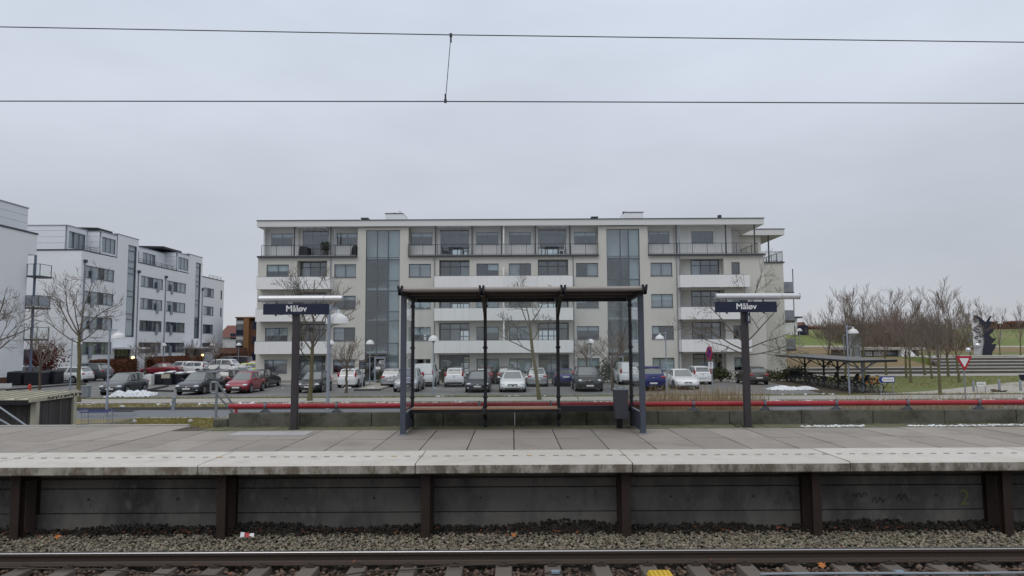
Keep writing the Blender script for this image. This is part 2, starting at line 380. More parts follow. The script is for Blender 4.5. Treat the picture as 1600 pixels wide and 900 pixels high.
kp = [(-17.3, 32.9), (-14.5, 32.9), (-12.6, 32.6), (-11.8, 31.6), (-11.4, 29.5), (-11.3, 26.4)]
for (a0, a1), (b0, b1) in zip(kp, kp[1:]): b.bar((a0, a1, .02), (b0, b1, .02), .14, .12)
tag(b.build('curved_kerb', K['kerblight']), kind='structure')
# right-hand lawn, sandy paths, gravelled square before the steps
sheet('lawn', [(26, 46.6), (44, 46.6), (60, 52), (78, 60), (78, 71.5), (26, 71.5)], -.03, K['lawn'])
sheet('low_promenade', rect(24, 120, 71.5, 77), -.012, K['foot'])
sheet('sandy_path', [(22, 46.52), (24.5, 47.3), (27, 48.2), (28.7, 49.2), (32.8, 52.5), (39, 57.5), (46, 62.5), (70, 70), (90, 74), (90, 46.52)], .012, K['sand'])
sheet('bike_stand_ground', [(20.5, 46.6), (25.5, 46.6), (27.3, 64), (22.5, 64)], .004, K['earth'])
# ---- terrace steps, each flight stone a part
st = thing('terrace_steps', 'wide flight of low concrete terrace steps below the sculpture', 'steps', (32, 77, 0), kind='structure')
for k in range(5):
    y0 = 77 + k * .85
    for i in range(9):
        x0 = 31.5 + i * 9 - (k % 2) * 1.5; x1 = x0 + 8.97
        if k >= 2:
            if x0 < 46: continue
            if i == 2 - (k % 2) * 0: x0 = 47.05 + .03 * k
        bb = MB(); bb.box(x0, x1, y0 + .06, 81.3, -.3 if k == 0 else .33 * k - .04, .33 * (k + 1) - .09)
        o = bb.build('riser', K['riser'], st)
        bb = MB(); bb.box(x0, x1, y0, y0 + .95 if k < 4 else 81.35, .33 * (k + 1) - .09, .33 * (k + 1)); bb.build('step', K['stepc'], st)
# embankment between the platform and the road
b = MB()
for x0, x1 in ((-6.9, 60),):
    b.add([(x0, 15.05, 1.5), (x1, 15.05, 1.5), (x1, 18.2, 1.0), (x0, 18.2, 1.0), (x1, 23, 0.0), (x0, 23, 0.0), (x1, 25.5, -.06), (x0, 25.5, -.06)], [(0, 1, 2, 3), (3, 2, 4, 5), (5, 4, 6, 7)])
tag(b.build('embankment', K['verge']), kind='structure')

# ================================================================== PLATFORM
PZ = 1.65
pl = thing('platform', 'concrete station platform with white edge strip opposite the camera', 'platform', (0, 10.1, PZ), kind='structure')
EX0, EW = -1.36, 3.04
for k in range(-6, 7):
    x0 = EX0 + EW * k; x1 = x0 + EW - .014; dz = rnd.uniform(-.004, .004); dy = rnd.uniform(-.006, .006)
    bb = MB(); y0 = 10.1 + dy
    prof = [(y0 + .02, -.145), (11.38, -.132), (11.38, dz), (y0 + .025, dz), (y0, dz - .02), (y0, -.13)]
    n = len(prof)
    vs = [(x0, y, PZ + z) for y, z in prof] + [(x1, y, PZ + z) for y, z in prof]
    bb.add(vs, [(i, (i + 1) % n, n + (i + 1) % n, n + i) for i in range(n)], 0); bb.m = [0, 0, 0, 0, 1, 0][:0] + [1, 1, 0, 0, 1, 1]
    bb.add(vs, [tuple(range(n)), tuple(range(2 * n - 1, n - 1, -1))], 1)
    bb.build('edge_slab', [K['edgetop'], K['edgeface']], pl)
d0 = None
for k in range(-62, 63):
    x = k * .201 + .04
    if d0 is None:
        bb = MB(); bb.box(-.042, .042, -.012, .012, 0, .005); d0 = bb.build('worn_dash', K['dash'], pl, world=False); d0.location = (x, 10.78 - 10.1, .0045); continue
    q = share(d0, (x + rnd.uniform(-.006, .006), 10.78 - 10.1 + rnd.uniform(-.003, .003), .0045), pl)
    if k in (-9, -8, 1, -3, -31, -22):
        if k in (-9, 1, -22):
            q.data = q.data.copy(); q.data.materials[0] = K['dashy']; q.name = 'yellow_dash'
def slab(x0, x1, y0, y1):
    g = .009; h = [rnd.uniform(-.004, .004) for _ in range(4)]
    bb = MB(); bb.hexa([(x0 + g, y0 + g, PZ - .1), (x1 - g, y0 + g, PZ - .1), (x1 - g, y1 - g, PZ - .1), (x0 + g, y1 - g, PZ - .1),
                        (x0 + g, y0 + g, PZ - .006 + h[0]), (x1 - g, y0 + g, PZ - .006 + h[1]), (x1 - g, y1 - g, PZ - .006 + h[2]), (x0 + g, y1 - g, PZ - .006 + h[3])])
    return bb.build('paving_slab', K['paving'], pl)
for k in range(-20, 21):
    x0 = .02 + .752 * k
    slab(x0, x0 + .752, 11.39, 12.77)
    slab(x0, x0 + .752, 12.77, 14.18 if x0 > -6.9 else 15.12)
bb = MB(); bb.box(-15.2, 15.4, 11.38, 15.14, PZ - .35, PZ - .055); bb.build('slab_bedding', K['earth'], pl)
bb = MB()
for i in range(90):
    x0 = -6.2 + i * .25
    bb.box(x0, x0 + .25, 14.19, 14.84, PZ - .1, PZ - .012 + rnd.uniform(0, .012))
tag(bb.build('mossy_strip', K['moss'], pl), kind='stuff')
for k in range(-8, 1):                                     # pale kerb behind the open left end
    bb = MB(); x0 = -6.85 - 1.2 * (k + 8); bb.box(x0 - 1.19, x0, 15.13, 15.3, PZ - .3, PZ + .006 + rnd.uniform(0, .006)); bb.build('rear_kerb', K['foot'], pl)
bb = MB(); bb.box(-15.2, -6.7, 15.3, 15.34, -.1, PZ - .05); bb.box(15.3, 15.4, 10.7, 15.3, .3, PZ - .07); bb.box(-15.2, -15.1, 10.7, 15.3, .3, PZ - .07); bb.build('rear_wall', K['retain'], pl)
# retaining panels between steel posts
PX_ = [-12.75, -9.9, -7.05, -4.13, -1.24, 1.60, 4.30, 7.0, 9.85, 12.7]
for a, b_ in zip(PX_, PX_[1:]):
    for z0, z1, dn in ((.40, .853, .0), (.853, 1.21, .006), (1.21, 1.515, .012)):
        bb = MB(); bb.box(a + .012, b_ - .012, 10.70 + dn + rnd.uniform(-.004, .004), 10.86, z0 + .006, z1 - .006); bb.build('retaining_panel', K['retain'], pl, bevel=.006)
def hbeam(bb, x, y, z0, z1, w=.14, d=.14, t=.012):
    bb.box(x - w / 2, x + w / 2, y - d / 2, y - d / 2 + t, z0, z1); bb.box(x - w / 2, x + w / 2, y + d / 2 - t, y + d / 2, z0, z1); bb.box(x - t / 2, x + t / 2, y - d / 2 + t, y + d / 2 - t, z0, z1)
for x in PX_:
    bb = MB(); hbeam(bb, x, 10.33, .3, 1.502, .125, .13); bb.build('steel_post', K['rust'], pl)
    bb = MB(); hbeam(bb, x, 10.66, .3, 1.38, .15, .1); bb.build('wall_post', K['rust'], pl)
    bb = MB(); bb.box(x - .05, x + .05, 10.41, 10.70, 1.38, 1.502); bb.build('bracket', K['rust'], pl)
for a, b_ in zip(PX_, PX_[1:]):                           # tie-bolt holes
    for fx in (.27, .72):
        bb = MB(); bb.disc((lerp(a, b_, fx), 10.697, 1.06), .018, (0, 1, 0), .008, 10); bb.build('bolt', K['clip'], pl)
text('painted_number', '2', .32, PY(1507, 778, 10.692), K['chalk'], pl, ext=.001)
bb = MB()
for cx, cy in ((1345, 772), (1372, 781), (1408, 776)):    # faint sprayed scrawl
    pts = []
    for i in range(9): pts.append(PY(cx + i * 2.4 - 9, cy + 5 * math.sin(i * 1.7 + cx) + rnd.uniform(-1.5, 1.5), 10.694))
    bb.tube(pts, .004, 5)
bb.build('sprayed_scrawl', K['trim'], pl)
# conduit clipped under the slab edge
bb = MB(); bb.tube([(-13, 10.672, 1.36), (13, 10.672, 1.36)], .014, 6); bb.build('conduit', K['clip'], pl)

bb = MB(); bb.box(-40, 40, -6, 2.8, 1.45, 1.65); bb.box(-40, 40, -6, 2.3, .3, 1.45); tag(bb.build('near_platform', K['paving']), kind='structure')
# ================================================================== TRACK
RZ = .73
sheet('track_bed', rect(-40, 40, 5.0, 10.9), .47, K['soil'])
sheet('near_track_bed', rect(-40, 40, -6.0, 5.0), .47, K['soil'])
tr = thing('railway_track', 'railway track with rusty rail on concrete sleepers before the platform', 'railway track', (0, 8.45, .47))
prof = [(-.07, 0), (.07, 0), (.07, .012), (.02, .03), (.0085, .045), (.0085, .105), (.036, .118), (.036, .148), (.028, .156), (-.028, .156), (-.036, .148), (-.036, .118), (-.0085, .105), (-.0085, .045), (-.02, .03), (-.07, .012)]
for yc in (9.17, 7.70):
    bb = MB(); n = len(prof)
    vs = [(-30, yc + y, .574 + z) for y, z in prof] + [(30, yc + y, .574 + z) for y, z in prof]
    bb.add(vs, [(i, (i + 1) % n, n + (i + 1) % n, n + i) for i in range(n)]); bb.m = [1 if 7 <= i <= 9 else 0 for i in range(n)]
    bb.build('rail', [K['rail'], K['railhead']], tr)
bb = MB()
bb.hexa([(-.13, 7.15, .38), (.13, 7.15, .38), (.13, 9.72, .38), (-.13, 9.72, .38), (-.10, 7.15, .565), (.10, 7.15, .565), (.10, 9.72, .565), (-.10, 9.72, .565)])
sl0 = bb.build('sleeper', K['sleeper'], tr, bevel=.012)
cl0 = []
for yc in (9.17, 7.70):
    for s in (-1, 1):
        bb = MB(); bb.box(-.055, .055, yc + s * .105 - .035, yc + s * .105 + .035, .563, .592); bb.tube([(-.03, yc + s * .10, .60), (0, yc + s * .075, .612), (.035, yc + s * .10, .602), (.02, yc + s * .13, .60)], .009, 6)
        cl0.append(bb.build('rail_clip', K['clip'], sl0))
for k in range(-17, 18):
    x = -.12 + .597 * k
    if k == 0: sl0.location.x = x; continue
    q = share(sl0, (x + rnd.uniform(-.015, .015), sl0.location.y, sl0.location.z), tr); [share(c_, c_.location, q) for c_ in cl0]
def ico():
    p = (1 + 5 ** .5) / 2
    v = np.array([(-1, p, 0), (1, p, 0), (-1, -p, 0), (1, -p, 0), (0, -1, p), (0, 1, p), (0, -1, -p), (0, 1, -p), (p, 0, -1), (p, 0, 1), (-p, 0, -1), (-p, 0, 1)], float)
    f = np.array([(0, 11, 5), (0, 5, 1), (0, 1, 7), (0, 7, 10), (0, 10, 11), (1, 5, 9), (5, 11, 4), (11, 10, 2), (10, 7, 6), (7, 1, 8), (3, 9, 4), (3, 4, 2), (3, 2, 6), (3, 6, 8), (3, 8, 9), (4, 9, 5), (2, 4, 11), (6, 2, 10), (8, 6, 7), (9, 8, 1)])
    return v / np.linalg.norm(v[0]), f
IV, IF = ico()
def rocks(name, pts, rmin, rmax, m, flat=.7, seed=1):
    g = np.random.default_rng(seed); n = len(pts)
    r = g.uniform(rmin, rmax, (n, 1, 1)); s = g.uniform(.6, 1.25, (n, 1, 3)); s[..., 2] *= flat
    v = IV[None] * (1 + g.uniform(-.22, .22, (n, 12, 1))) * s * r
    a = g.uniform(0, 6.28, n); b_ = g.uniform(-.7, .7, n)
    ca, sa, cb, sb = np.cos(a)[:, None], np.sin(a)[:, None], np.cos(b_)[:, None], np.sin(b_)[:, None]
    x, y, z = v[..., 0], v[..., 1], v[..., 2]
    y, z = y * cb - z * sb, y * sb + z * cb
    x, y = x * ca - y * sa, x * sa + y * ca
    v = np.stack([x, y, z], -1) + np.asarray(pts)[:, None, :]
    f = (IF[None] + (np.arange(n) * 12)[:, None, None]).reshape(-1, 3)
    me = bpy.data.meshes.new(name); me.vertices.add(n * 12); me.vertices.foreach_set('co', v.reshape(-1))
    me.loops.add(f.size); me.loops.foreach_set('vertex_index', f.reshape(-1).astype(np.int32))
    me.polygons.add(len(f)); me.polygons.foreach_set('loop_start', np.arange(0, f.size, 3, dtype=np.int32)); me.polygons.foreach_set('loop_total', np.full(len(f), 3, np.int32))
    me.update(calc_edges=True); me.materials.append(m)
    o = bpy.data.objects.new(name, me); COL.objects.link(o); return o
g = np.random.default_rng(3)
n = 34000
x = g.uniform(-11, 11, n); y = g.uniform(9.25, 10.62, n)
z = .570 + .01 * np.clip((y - 9.9) / .7, 0, 1) - .04 * np.clip((9.45 - y) / .2, 0, 1) + g.uniform(-.03, .02, n)
tag(rocks('ballast', np.stack([x, y, z], -1), .014, .031, K['stone'], seed=4), 'grey green ballast stones between rail and platform wall', 'ballast', kind='stuff')
n = 11000
x = g.uniform(-10, 10, n); y = g.uniform(7.3, 9.12, n); z = .51 + g.uniform(-.035, .03, n)
d = np.abs(((x + .12) / .597 + .5) % 1 - .5) * .597
k_ = d > .12
tag(rocks('rusty_ballast', np.stack([x, y, z], -1)[k_], .020, .040, K['stonebrown'], seed=5), 'rust stained ballast stones between the sleepers', 'ballast', kind='stuff')
n = 6500
x = g.uniform(-11, 11, n); y = g.uniform(10.46, 10.70, n); z = .575 + g.uniform(-.02, .02, n) + (.42 + .22 * np.sin(x * 2.1) * np.sin(x * .83 + 1)) * (y - 10.46)
tag(rocks('dark_soil', np.stack([x, y, z], -1), .012, .034, mat('dark_humus', (.030, .025, .020), .95, island=.5), seed=6), 'dark damp soil and litter along the foot of the platform wall', 'soil', kind='stuff')
def scatter_leaves(name, pts, size, m, label, cat, seed=0):
    r_ = random.Random(seed); bb = MB()
    for p in pts:
        p = Vector(p); a = r_.uniform(0, 6.28); s = size * r_.uniform(.6, 1.3)
        u = Vector((math.cos(a), math.sin(a), r_.uniform(-.4, .4))) * s; w = Vector((-math.sin(a), math.cos(a), r_.uniform(-.4, .4))) * s * .6
        bb.add([p - u, p - w * .9 - u * .1, p + u, p + w], [(0, 1, 2, 3)])
    return tag(bb.build(name, m), label, cat, kind='stuff')
r_ = random.Random(5)
scatter_leaves('fallen_leaves', [(r_.uniform(-10, 10), r_.gauss(10.52, .09) if r_.random() < .8 else r_.uniform(8.3, 10.4), .63 + r_.uniform(0, .03)) for _ in range(330)], .035, K['dryleaf'], 'orange brown dead leaves blown against the platform wall', 'leaves', 3)
# single leaves and litter
def leaf(px, py, z, s, label):
    p = G(px, py, z); bb = MB()
    out_ = [(0, -1), (.35, -.6), (.85, -.55), (.55, -.05), (.95, .35), (.4, .4), (0, 1), (-.4, .4), (-.95, .35), (-.55, -.05), (-.85, -.55), (-.35, -.6)]
    vs = [(p.x + u * s, p.y + w * s * .6, p.z + .02 + .35 * abs(u) * s + w * s * .55) for u, w in out_] + [(p.x, p.y, p.z + .012)]
    bb.add(vs, [(i, (i + 1) % 12, 12) for i in range(12)])
    tag(bb.build('fallen_leaf', mat('orange_leaf', (.42, .15, .04), .8, var=.2, vs=20)), label, 'leaf', 'single dead leaves on the ballast')
leaf(1284, 886, .55, .06, 'large orange dead leaf lying between two sleepers')
leaf(803, 838, .64, .045, 'orange dead leaf on the ballast under the bench')
leaf(90, 841, .64, .05, 'brown orange dead leaf on the ballast by the left posts')
p = G(385, 840, .64)
t = thing('litter_wrapper', 'crumpled red and white wrapper on the ballast stones', 'litter', p)
bb = MB(); rr = random.Random(2)
for i, mm in ((0, 0), (1, 1), (2, 0)):
    x0 = p.x - .1 + i * .065
    bb.add([(x0 + rr.uniform(-.01, .01), p.y + rr.uniform(-.03, 0), p.z + rr.uniform(.0, .03)), (x0 + .075, p.y + rr.uniform(-.03, 0), p.z + rr.uniform(0, .02)), (x0 + .07, p.y + .02, p.z + rr.uniform(.05, .07)), (x0 + .01, p.y + .03, p.z + rr.uniform(.05, .08))], [(0, 1, 2, 3)], mm)
bb.build('foil', [K['whitesign'], K['redsign']], t)
p = G(1028, 895, .57)
t = thing('track_beacon', 'flat yellow track beacon box bolted on a sleeper', 'beacon', (p.x, 8.66, .57))
bb = MB(); bb.hexa([(p.x - .15, 8.45, .57), (p.x + .15, 8.45, .57), (p.x + .15, 8.72, .57), (p.x - .15, 8.72, .57), (p.x - .12, 8.47, .625), (p.x + .12, 8.47, .625), (p.x + .12, 8.70, .625), (p.x - .12, 8.70, .625)])
bb.build('housing', K['yellow'], t, bevel=.008)
for i in range(4):
    bb = MB(); bb.box(p.x - .09 + i * .055, p.x - .08 + i * .055, 8.49, 8.68, .625, .632); bb.build('rib', mat('yellow_dark', (.42, .26, .03), .6) if i == 0 else bpy.data.materials['yellow_dark'], t)
# cables lying by the track
bb = MB(); pts = []
for i in range(25):
    x = -8 + i * .42; pts.append((x, 8.75 + .22 * math.sin(i * .35) + (.25 if i > 14 else 0), .60 + .012 * math.sin(i * 1.9)))
bb.tube(pts, .009, 6); tag(bb.build('track_cable', K['clip']), 'thin black cable lying loosely across the sleepers', 'cable')
bb = MB(); bb.tube([(2.9 + .5 * i, 8.60 + .01 * math.sin(i), .60) for i in range(14)], .017, 8); tag(bb.build('pale_conduit', K['galv'], smooth=True), 'pale grey conduit along the middle of the track', 'conduit')
for px, lb in ((868, 'small blue cable joint between sleepers near the yellow beacon'), (1405, 'small blue cable joint beside the pale conduit')):
    p = G(px, 896, .58); t = thing('cable_joint', lb, 'cable joint', p, 'blue cable joints on the track')
    bb = MB(); bb.box(p.x - .05, p.x + .05, p.y - .03, p.y + .03, p.z, p.z + .035); bb.build('housing', mat('joint_blue', (.22, .29, .36), .4) if px == 868 else bpy.data.materials['joint_blue'], t, bevel=.006)
    for s in (-1, 1):
        bb = MB(); bb.tube([(p.x + s * .05, p.y, p.z + .015), (p.x + s * .12, p.y, p.z + .005)], .012, 8); bb.build('gland', K['clip'], t)

# ================================================================== OVERHEAD LINE
t = thing('overhead_line', 'two overhead traction wires joined by a thin dropper', 'overhead wire', (0, 8.45, 6.2))
for nm, pts_, r0 in (('messenger_wire', ((0, 42), (704, 54.5), (1600, 66)), .0062), ('contact_wire', ((0, 158), (696, 158.5), (1600, 161.5)), .0068)):
    a, m_, c = [PY(*q, 8.45) for q in pts_]
    bb = MB(); bb.tube([a + (a - m_) * 6 + Vector((0, 0, .9)), a + (a - m_) * 2 + Vector((0, 0, .1)), a, m_, c, c + (c - m_) * 2 + Vector((0, 0, .1)), c + (c - m_) * 6 + Vector((0, 0, .9))], r0, 6); bb.build(nm, K['wire'], t)
a = PY(704.5, 55, 8.45); b_ = PY(696, 158, 8.45)
bb = MB(); bb.tube([a, b_], .0045, 6); dr = bb.build('dropper', K['wire'], t)
for q, s in ((a, -1), (b_, 1)):
    bb = MB(); bb.box(q.x - .016, q.x + .016, q.y - .014, q.y + .014, q.z - .02, q.z + .02); bb.tube([q, q + Vector((0, 0, s * .09))], .011, 6); bb.build('clamp', K['wire'], dr)

# ================================================================== BUILDINGS: shared makers
def frontF(y0):                          # wall facing the camera: u = x, w = z, n = out of the wall
    return lambda u, w, n: (u, y0 - n, w)
def eastF(x0):                           # wall facing +x: u = y
    return lambda u, w, n: (x0 + n, u, w)
def wall(name, F, u0, u1, w0, w1, holes, m, parent, depth=.3, cuts=()):
    us = sorted({u0, u1, *[h[0] for h in holes], *[h[1] for h in holes]}); ws = sorted({w0, w1, *[h[2] for h in holes], *[h[3] for h in holes]})
    us = [u for u in us if u0 - 1e-6 <= u <= u1 + 1e-6]; ws = [w for w in ws if w0 - 1e-6 <= w <= w1 + 1e-6]
    bb = MB()
    for a, b_ in zip(us, us[1:]):
        for c, d in zip(ws, ws[1:]):
            um, wm = (a + b_) / 2, (c + d) / 2
            if any(h[0] < um < h[1] and h[2] < wm < h[3] for h in holes): continue
            bb.quad(F(a, c, 0), F(b_, c, 0), F(b_, d, 0), F(a, d, 0)); bb.quad(F(a, c, -depth), F(a, d, -depth), F(b_, d, -depth), F(b_, c, -depth))
    for h in holes:
        a, b_, c, d = max(h[0], u0), min(h[1], u1), max(h[2], w0), min(h[3], w1)
        dd = h[4] if len(h) > 4 else depth
        bb.quad(F(a, c, 0), F(a, c, -dd), F(b_, c, -dd), F(b_, c, 0)); bb.quad(F(a, d, 0), F(b_, d, 0), F(b_, d, -dd), F(a, d, -dd))
        bb.quad(F(a, c, 0), F(a, d, 0), F(a, d, -dd), F(a, c, -dd)); bb.quad(F(b_, c, 0), F(b_, c, -dd), F(b_, d, -dd), F(b_, d, 0))
    return bb.build(name, m, parent)
def fbox(bb, F, u0, u1, w0, w1, n0, n1, m=0):
    p = [F(u0, w0, n0), F(u1, w0, n0), F(u1, w0, n1), F(u0, w0, n1), F(u0, w1, n0), F(u1, w1, n0), F(u1, w1, n1), F(u0, w1, n1)]
    return bb.hexa(p, m)
def window(F, u0, u1, w0, w1, parent, split=(.5,), n=-.13, fm=None, gm=None, blind=0, side=None, fw=.055, trans=(), sill=True, solid=(), dark=False, curt=0):
    """frame is the part; panes, blinds, curtains are its sub-parts"""
    fm = fm or K['frame']; gm = gm or K['glass']
    bb = MB(); d0, d1 = n - .035, n + .035
    fbox(bb, F, u0, u1, w0, w0 + fw, d0, d1); fbox(bb, F, u0, u1, w1 - fw, w1, d0, d1)
    us = [u0] + [lerp(u0, u1, q) for q in split] + [u1]
    ws = [w0 + fw] + [lerp(w0, w1, q) for q in trans] + [w1 - fw]
    for u in us:
        a = u if u == u0 else (u - fw if u == u1 else u - fw / 2)
        fbox(bb, F, a, a + fw, w0 + fw, w1 - fw, d0, d1)
    for w in ws[1:-1]: fbox(bb, F, u0 + fw, u1 - fw, w - fw / 2, w + fw / 2, d0 + .004, d1 - .004)
    if sill: fbox(bb, F, u0 - .03, u1 + .03, w0 - .05, w0 - .004, n - .03, .05)
    fr = bb.build('window', fm, parent)
    for i, (a, b_) in enumerate(zip(us, us[1:])):
        for j, (c, d) in enumerate(zip(ws, ws[1:])):
            q = MB(); fbox(q, F, a + .03, b_ - .03, c + .01, d - .01, n - .008, n + .008)
            q.build('pane', K['darkpanel'] if i in solid else gm, fr)
            if blind and (side is None or i in side):
                q = MB(); fbox(q, F, a + .04, b_ - .04, d - (d - c) * blind, d - .02, n - .10, n - .085); q.build('blind', K['blind'], fr)
            if curt and i not in solid and (side is None or i in side):
                q = MB()
                k = 10
                for s in range(k):
                    ua, ub = lerp(a + .03, b_ - .03, s / k), lerp(a + .03, b_ - .03, (s + 1) / k); na, nb_ = n - .16 + .03 * (s % 2), n - .16 + .03 * ((s + 1) % 2)
                    q.quad(F(ua, c + .02, na), F(ub, c + .02, nb_), F(ub, d - .02, nb_), F(ua, d - .02, na))
                q.build('curtain', K['curtain'], fr)
    return fr
def railing(name, F, u0, u1, w0, w1, n, parent, pitch=.12, r=.008, m=None, ends=()):
    m = m or K['steel']; bb = MB(); k = max(2, int(abs(u1 - u0) / pitch))
    for w in (w0 + .08, w1): bb.bar(F(u0, w, n), F(u1, w, n), .04 if w == w1 else .025)
    for i in range(k + 1):
        u = lerp(u0, u1, i / k); big = i % max(1, round(1.4 / pitch)) == 0
        bb.bar(F(u, w0, n), F(u, w1, n), .045 if big else 2 * r)
    return bb.build(name, m, parent)

# ================================================================== MAIN APARTMENT BUILDING
YF, YB = 65.0, 76.5
X = lambda px, y=YF, py=420: PY(px, py, y).x
Z = lambda py, px=800, y=YF: PY(px, py, y).z
H = 2.903
main = thing('apartment_building', 'cream five storey apartment building with two glazed stair towers and white balconies', 'apartment building', (0, 70, 0))
FF = frontF(YF)
XL, XR = X(402.8), X(1194)
Zr = 14.8; Zp = 11.52                    # roof top, parapet of the penthouse terrace
zt3, zb3 = Z(412.3, 650), Z(432.7, 650)
holes = []; wins = []
smallW = [(416.4, 451.4), (522.2, 556.3), (638.6, 673.3), (744.4, 779.1), (795, 829.7), (900, 934.7), (1016.5, 1050.6)]
tinyW = (1143, 1156)
living = [(464.5, 511.0), (686, 733.5), (840.5, 888), (1062.5, 1131)]
towers = [(571.4, 624.5), (948.3, 1000)]
rr = random.Random(11)
for k in range(4):
    dz = -H * (3 - k); t_, b_ = zt3 + dz, zb3 + dz
    for a, c in smallW:
        h = (X(a), X(c), b_, t_); holes.append(h); wins.append(('s', k, h))
    h = (X(tinyW[0]), X(tinyW[1]), b_, t_); holes.append(h); wins.append(('t', k, h))
    for j, (a, c) in enumerate(living):
        z0 = 8.41 + dz + .03 if k else .06
        h = (X(a), X(c), z0, zt3 + dz + .36, .95); holes.append(h); wins.append(('l%d' % j, k, h))
twz = Z(359.5, 600)
for a, c in towers: holes.append((X(a), X(c), .02, twz, .3))
# lower wall, plus the full-height piers round the towers
pier = [(558.4, 638), (935.5, 1013)]
wall('wall', FF, XL, XR, 0, Zp - .12, [h for h in holes], K['render'], main)
for (a, c), (ta, tc) in zip(pier, towers):
    wall('pier', FF, X(a), X(c), Zp - .12, Zr - .62, [(X(ta), X(tc), Zp - .13, twz, .3)], K['render'], main)
# penthouse storey stands back
YP = 66.0; FP = frontF(YP); XP = lambda px: X(px, YP, 372)
pent = [(423.7, 457.6, 's'), (473, 514, 'd'), (526, 558.4, 's'), (641.5, 675.8, 's'), (688, 733, 'd'), (744, 778.7, 's'), (795, 829.7, 's'), (840.7, 884.9, 'd'), (897, 931.6, 's'), (1013.6, 1046, 's'), (1080, 1114.6, 's')]
zpt, zpb = PY(660, 363.5, YP).z, PY(660, 382.5, YP).z; zdt = PY(710, 359, YP).z
ph = []
for a, c, q in pent: ph.append((XP(a), XP(c), zpb if q == 's' else Zp - .1, zpt if q == 's' else zdt))
wall('penthouse_wall', FP, XP(412), XP(1143), Zp - .14, Zr - .55, ph, K['penthouse'], main, .2)
for (a, c, q), h in zip(pent, ph):
    if q == 's': window(FP, *h, main, n=-.08, fm=K['framelight'], blind=rr.choice([0, .15, .2, .3]), side=None)
    else: window(FP, *h, main, split=(.34, .7), n=-.08, fm=K['framelight'], sill=False, trans=(.82,))
bb = MB()                                # cladding joints
for i in range(60):
    u = XP(412) + i * .9
    if u < XP(1143) and not any(h[0] - .05 < u < h[1] + .05 for h in ph): fbox(bb, FP, u, u + .015, Zp, Zr - .6, 0, .004)
bb.build('panel_joint', K['framelight'], main)
for x0, x1, y0, y1 in ((XP(412), XP(412) + .2, YP + .2, YB), (XP(1143) - .2, XP(1143), YP + .2, YB)):
    bb = MB(); bb.box(x0, x1, y0, y1, Zp - .14, Zr - .55); bb.build('penthouse_side_wall', K['penthouse'], main)
# shell: ends, rear wall with windows, floors, cross walls
bb = MB(); bb.box(XL, XL + .3, YF + .3, YB, 0, Zp - .12); bb.build('end_wall', K['render'], main)
bb = MB(); bb.box(XR - .3, XR, YF + .3, YB - .3, 0, Zp - .12); bb.build('end_wall', K['render'], main)
rear = []
for k in range(5):
    zz = 2.8 + H * (k - 1) if k else 0
    for a, c in living[:3]:
        rear.append((X(a) + .2, X(c) - .1, zz + .15, zz + 2.1 if k < 4 else zz + 2.2))
for a, c in towers:
    for k in range(5): rear.append((X(a) + (3.5 if a < 700 else .3), X(a) + (4.3 if a < 700 else 1.5), .8 + H * k, 2.5 + H * k))
FB = lambda u, w, n: (u, YB + n, w)
wall('rear_wall', FB, XL, XR, 0, Zr - .56, rear, K['inside'], main, .25)
for h in rear: window(FB, h[0], h[1], h[2], h[3], main, split=(.25, .5, .75) if h[1] - h[0] > 1.5 else (.5,), trans=(.33, .66), n=-.1, fw=.09, sill=False, gm=K['pane'])
for k in range(5):
    zz = 2.62 + H * (k - 1) if k else -.06
    segs = [(XL + .3, X(571.4) - .1), (X(624.5) + .1, X(948.3) - .1), (X(1000) + .1, XR - .3)]
    for a, c in segs:
        bb = MB(); bb.box(a, c, YF + .96 if k < 4 else YF + .31, YB - .3, zz - .05, zz + .13); bb.build('floor_slab', K['floor'], main)
    for a, c in towers:                  # stair landings and flights
        bb = MB(); xa, xc = X(a), X(c)
        bb.box(xa + .05, xc - .05, YF + .5, YF + 2.2, zz, zz + .16); bb.box(xa + .05, xc - .05, YB - 3, YB - .4, zz + 1.38, zz + 1.5)
        if k < 4:
            xm = (xa + xc) / 2
            for i in range(8):
                bb.box(xa + .3, xm - .1, YF + 2.2 + i * .75, YF + 2.95 + i * .75, zz + .16 + i * .16, zz + .30 + i * .16)
                bb.box(xm + .1, xc - .3, YF + 2.2 + i * .75, YF + 2.95 + i * .75, zz + 2.75 - i * .16, zz + 2.88 - i * .16)
        bb.build('stair_flight', K['panel'], main)
for px in (462, 516, 558, 638, 680, 738, 787, 836, 892, 936, 1013, 1058):
    bb = MB(); x = X(px); bb.box(x - .08, x + .08, YF + .97, YB - .3, 0, Zr - .6); bb.build('cross_wall', K['inside'], main)
# windows of the four lower storeys
for kind, k, h in wins:
    if kind in 'st':
        o = rr.random(); fm = K['frame']
        split = (rr.choice([.36, .6]),) if k in (0, 1) and o < .5 else (.5,)
        if kind == 't': window(FF, *h[:4], main, split=(), blind=.75 if k == 0 else 0)
        else: window(FF, *h[:4], main, split=split, blind=(rr.choice([.3, .45, .95, .6]) if k != 3 else rr.choice([0, .2, .35, .5])), side=rr.choice([None, (0,), (1,), None]), curt=1 if rr.random() < .3 else 0)
    else:
        j = int(kind[1]); F2 = lambda u, w, n: (u, YF + .92 - n, w)
        u0, u1, w0, w1 = h[:4]
        if j == 3:
            bb = MB(); fbox(bb, F2, u0, X(1083), w0, w1, -.1, .0); bb.build('recess_wall', K['render_in'], main); u0 = X(1083)
            bb = MB(); fbox(bb, F2, X(1128.5), u1, w0, w1, -.1, .0); bb.build('recess_wall', K['render_in'], main); u1 = X(1128.5)
        window(F2, u0 + .02, u1 - .02, w0 + .02, w1 - .02, main, split=((.34, .68) if k else (.42, .8)), trans=(.8,), n=-.03, sill=False, fw=.07, curt=1 if (k == 0 or rr.random() < .35) else 0, side=(0, 1) if k == 0 else (rr.randrange(3),))
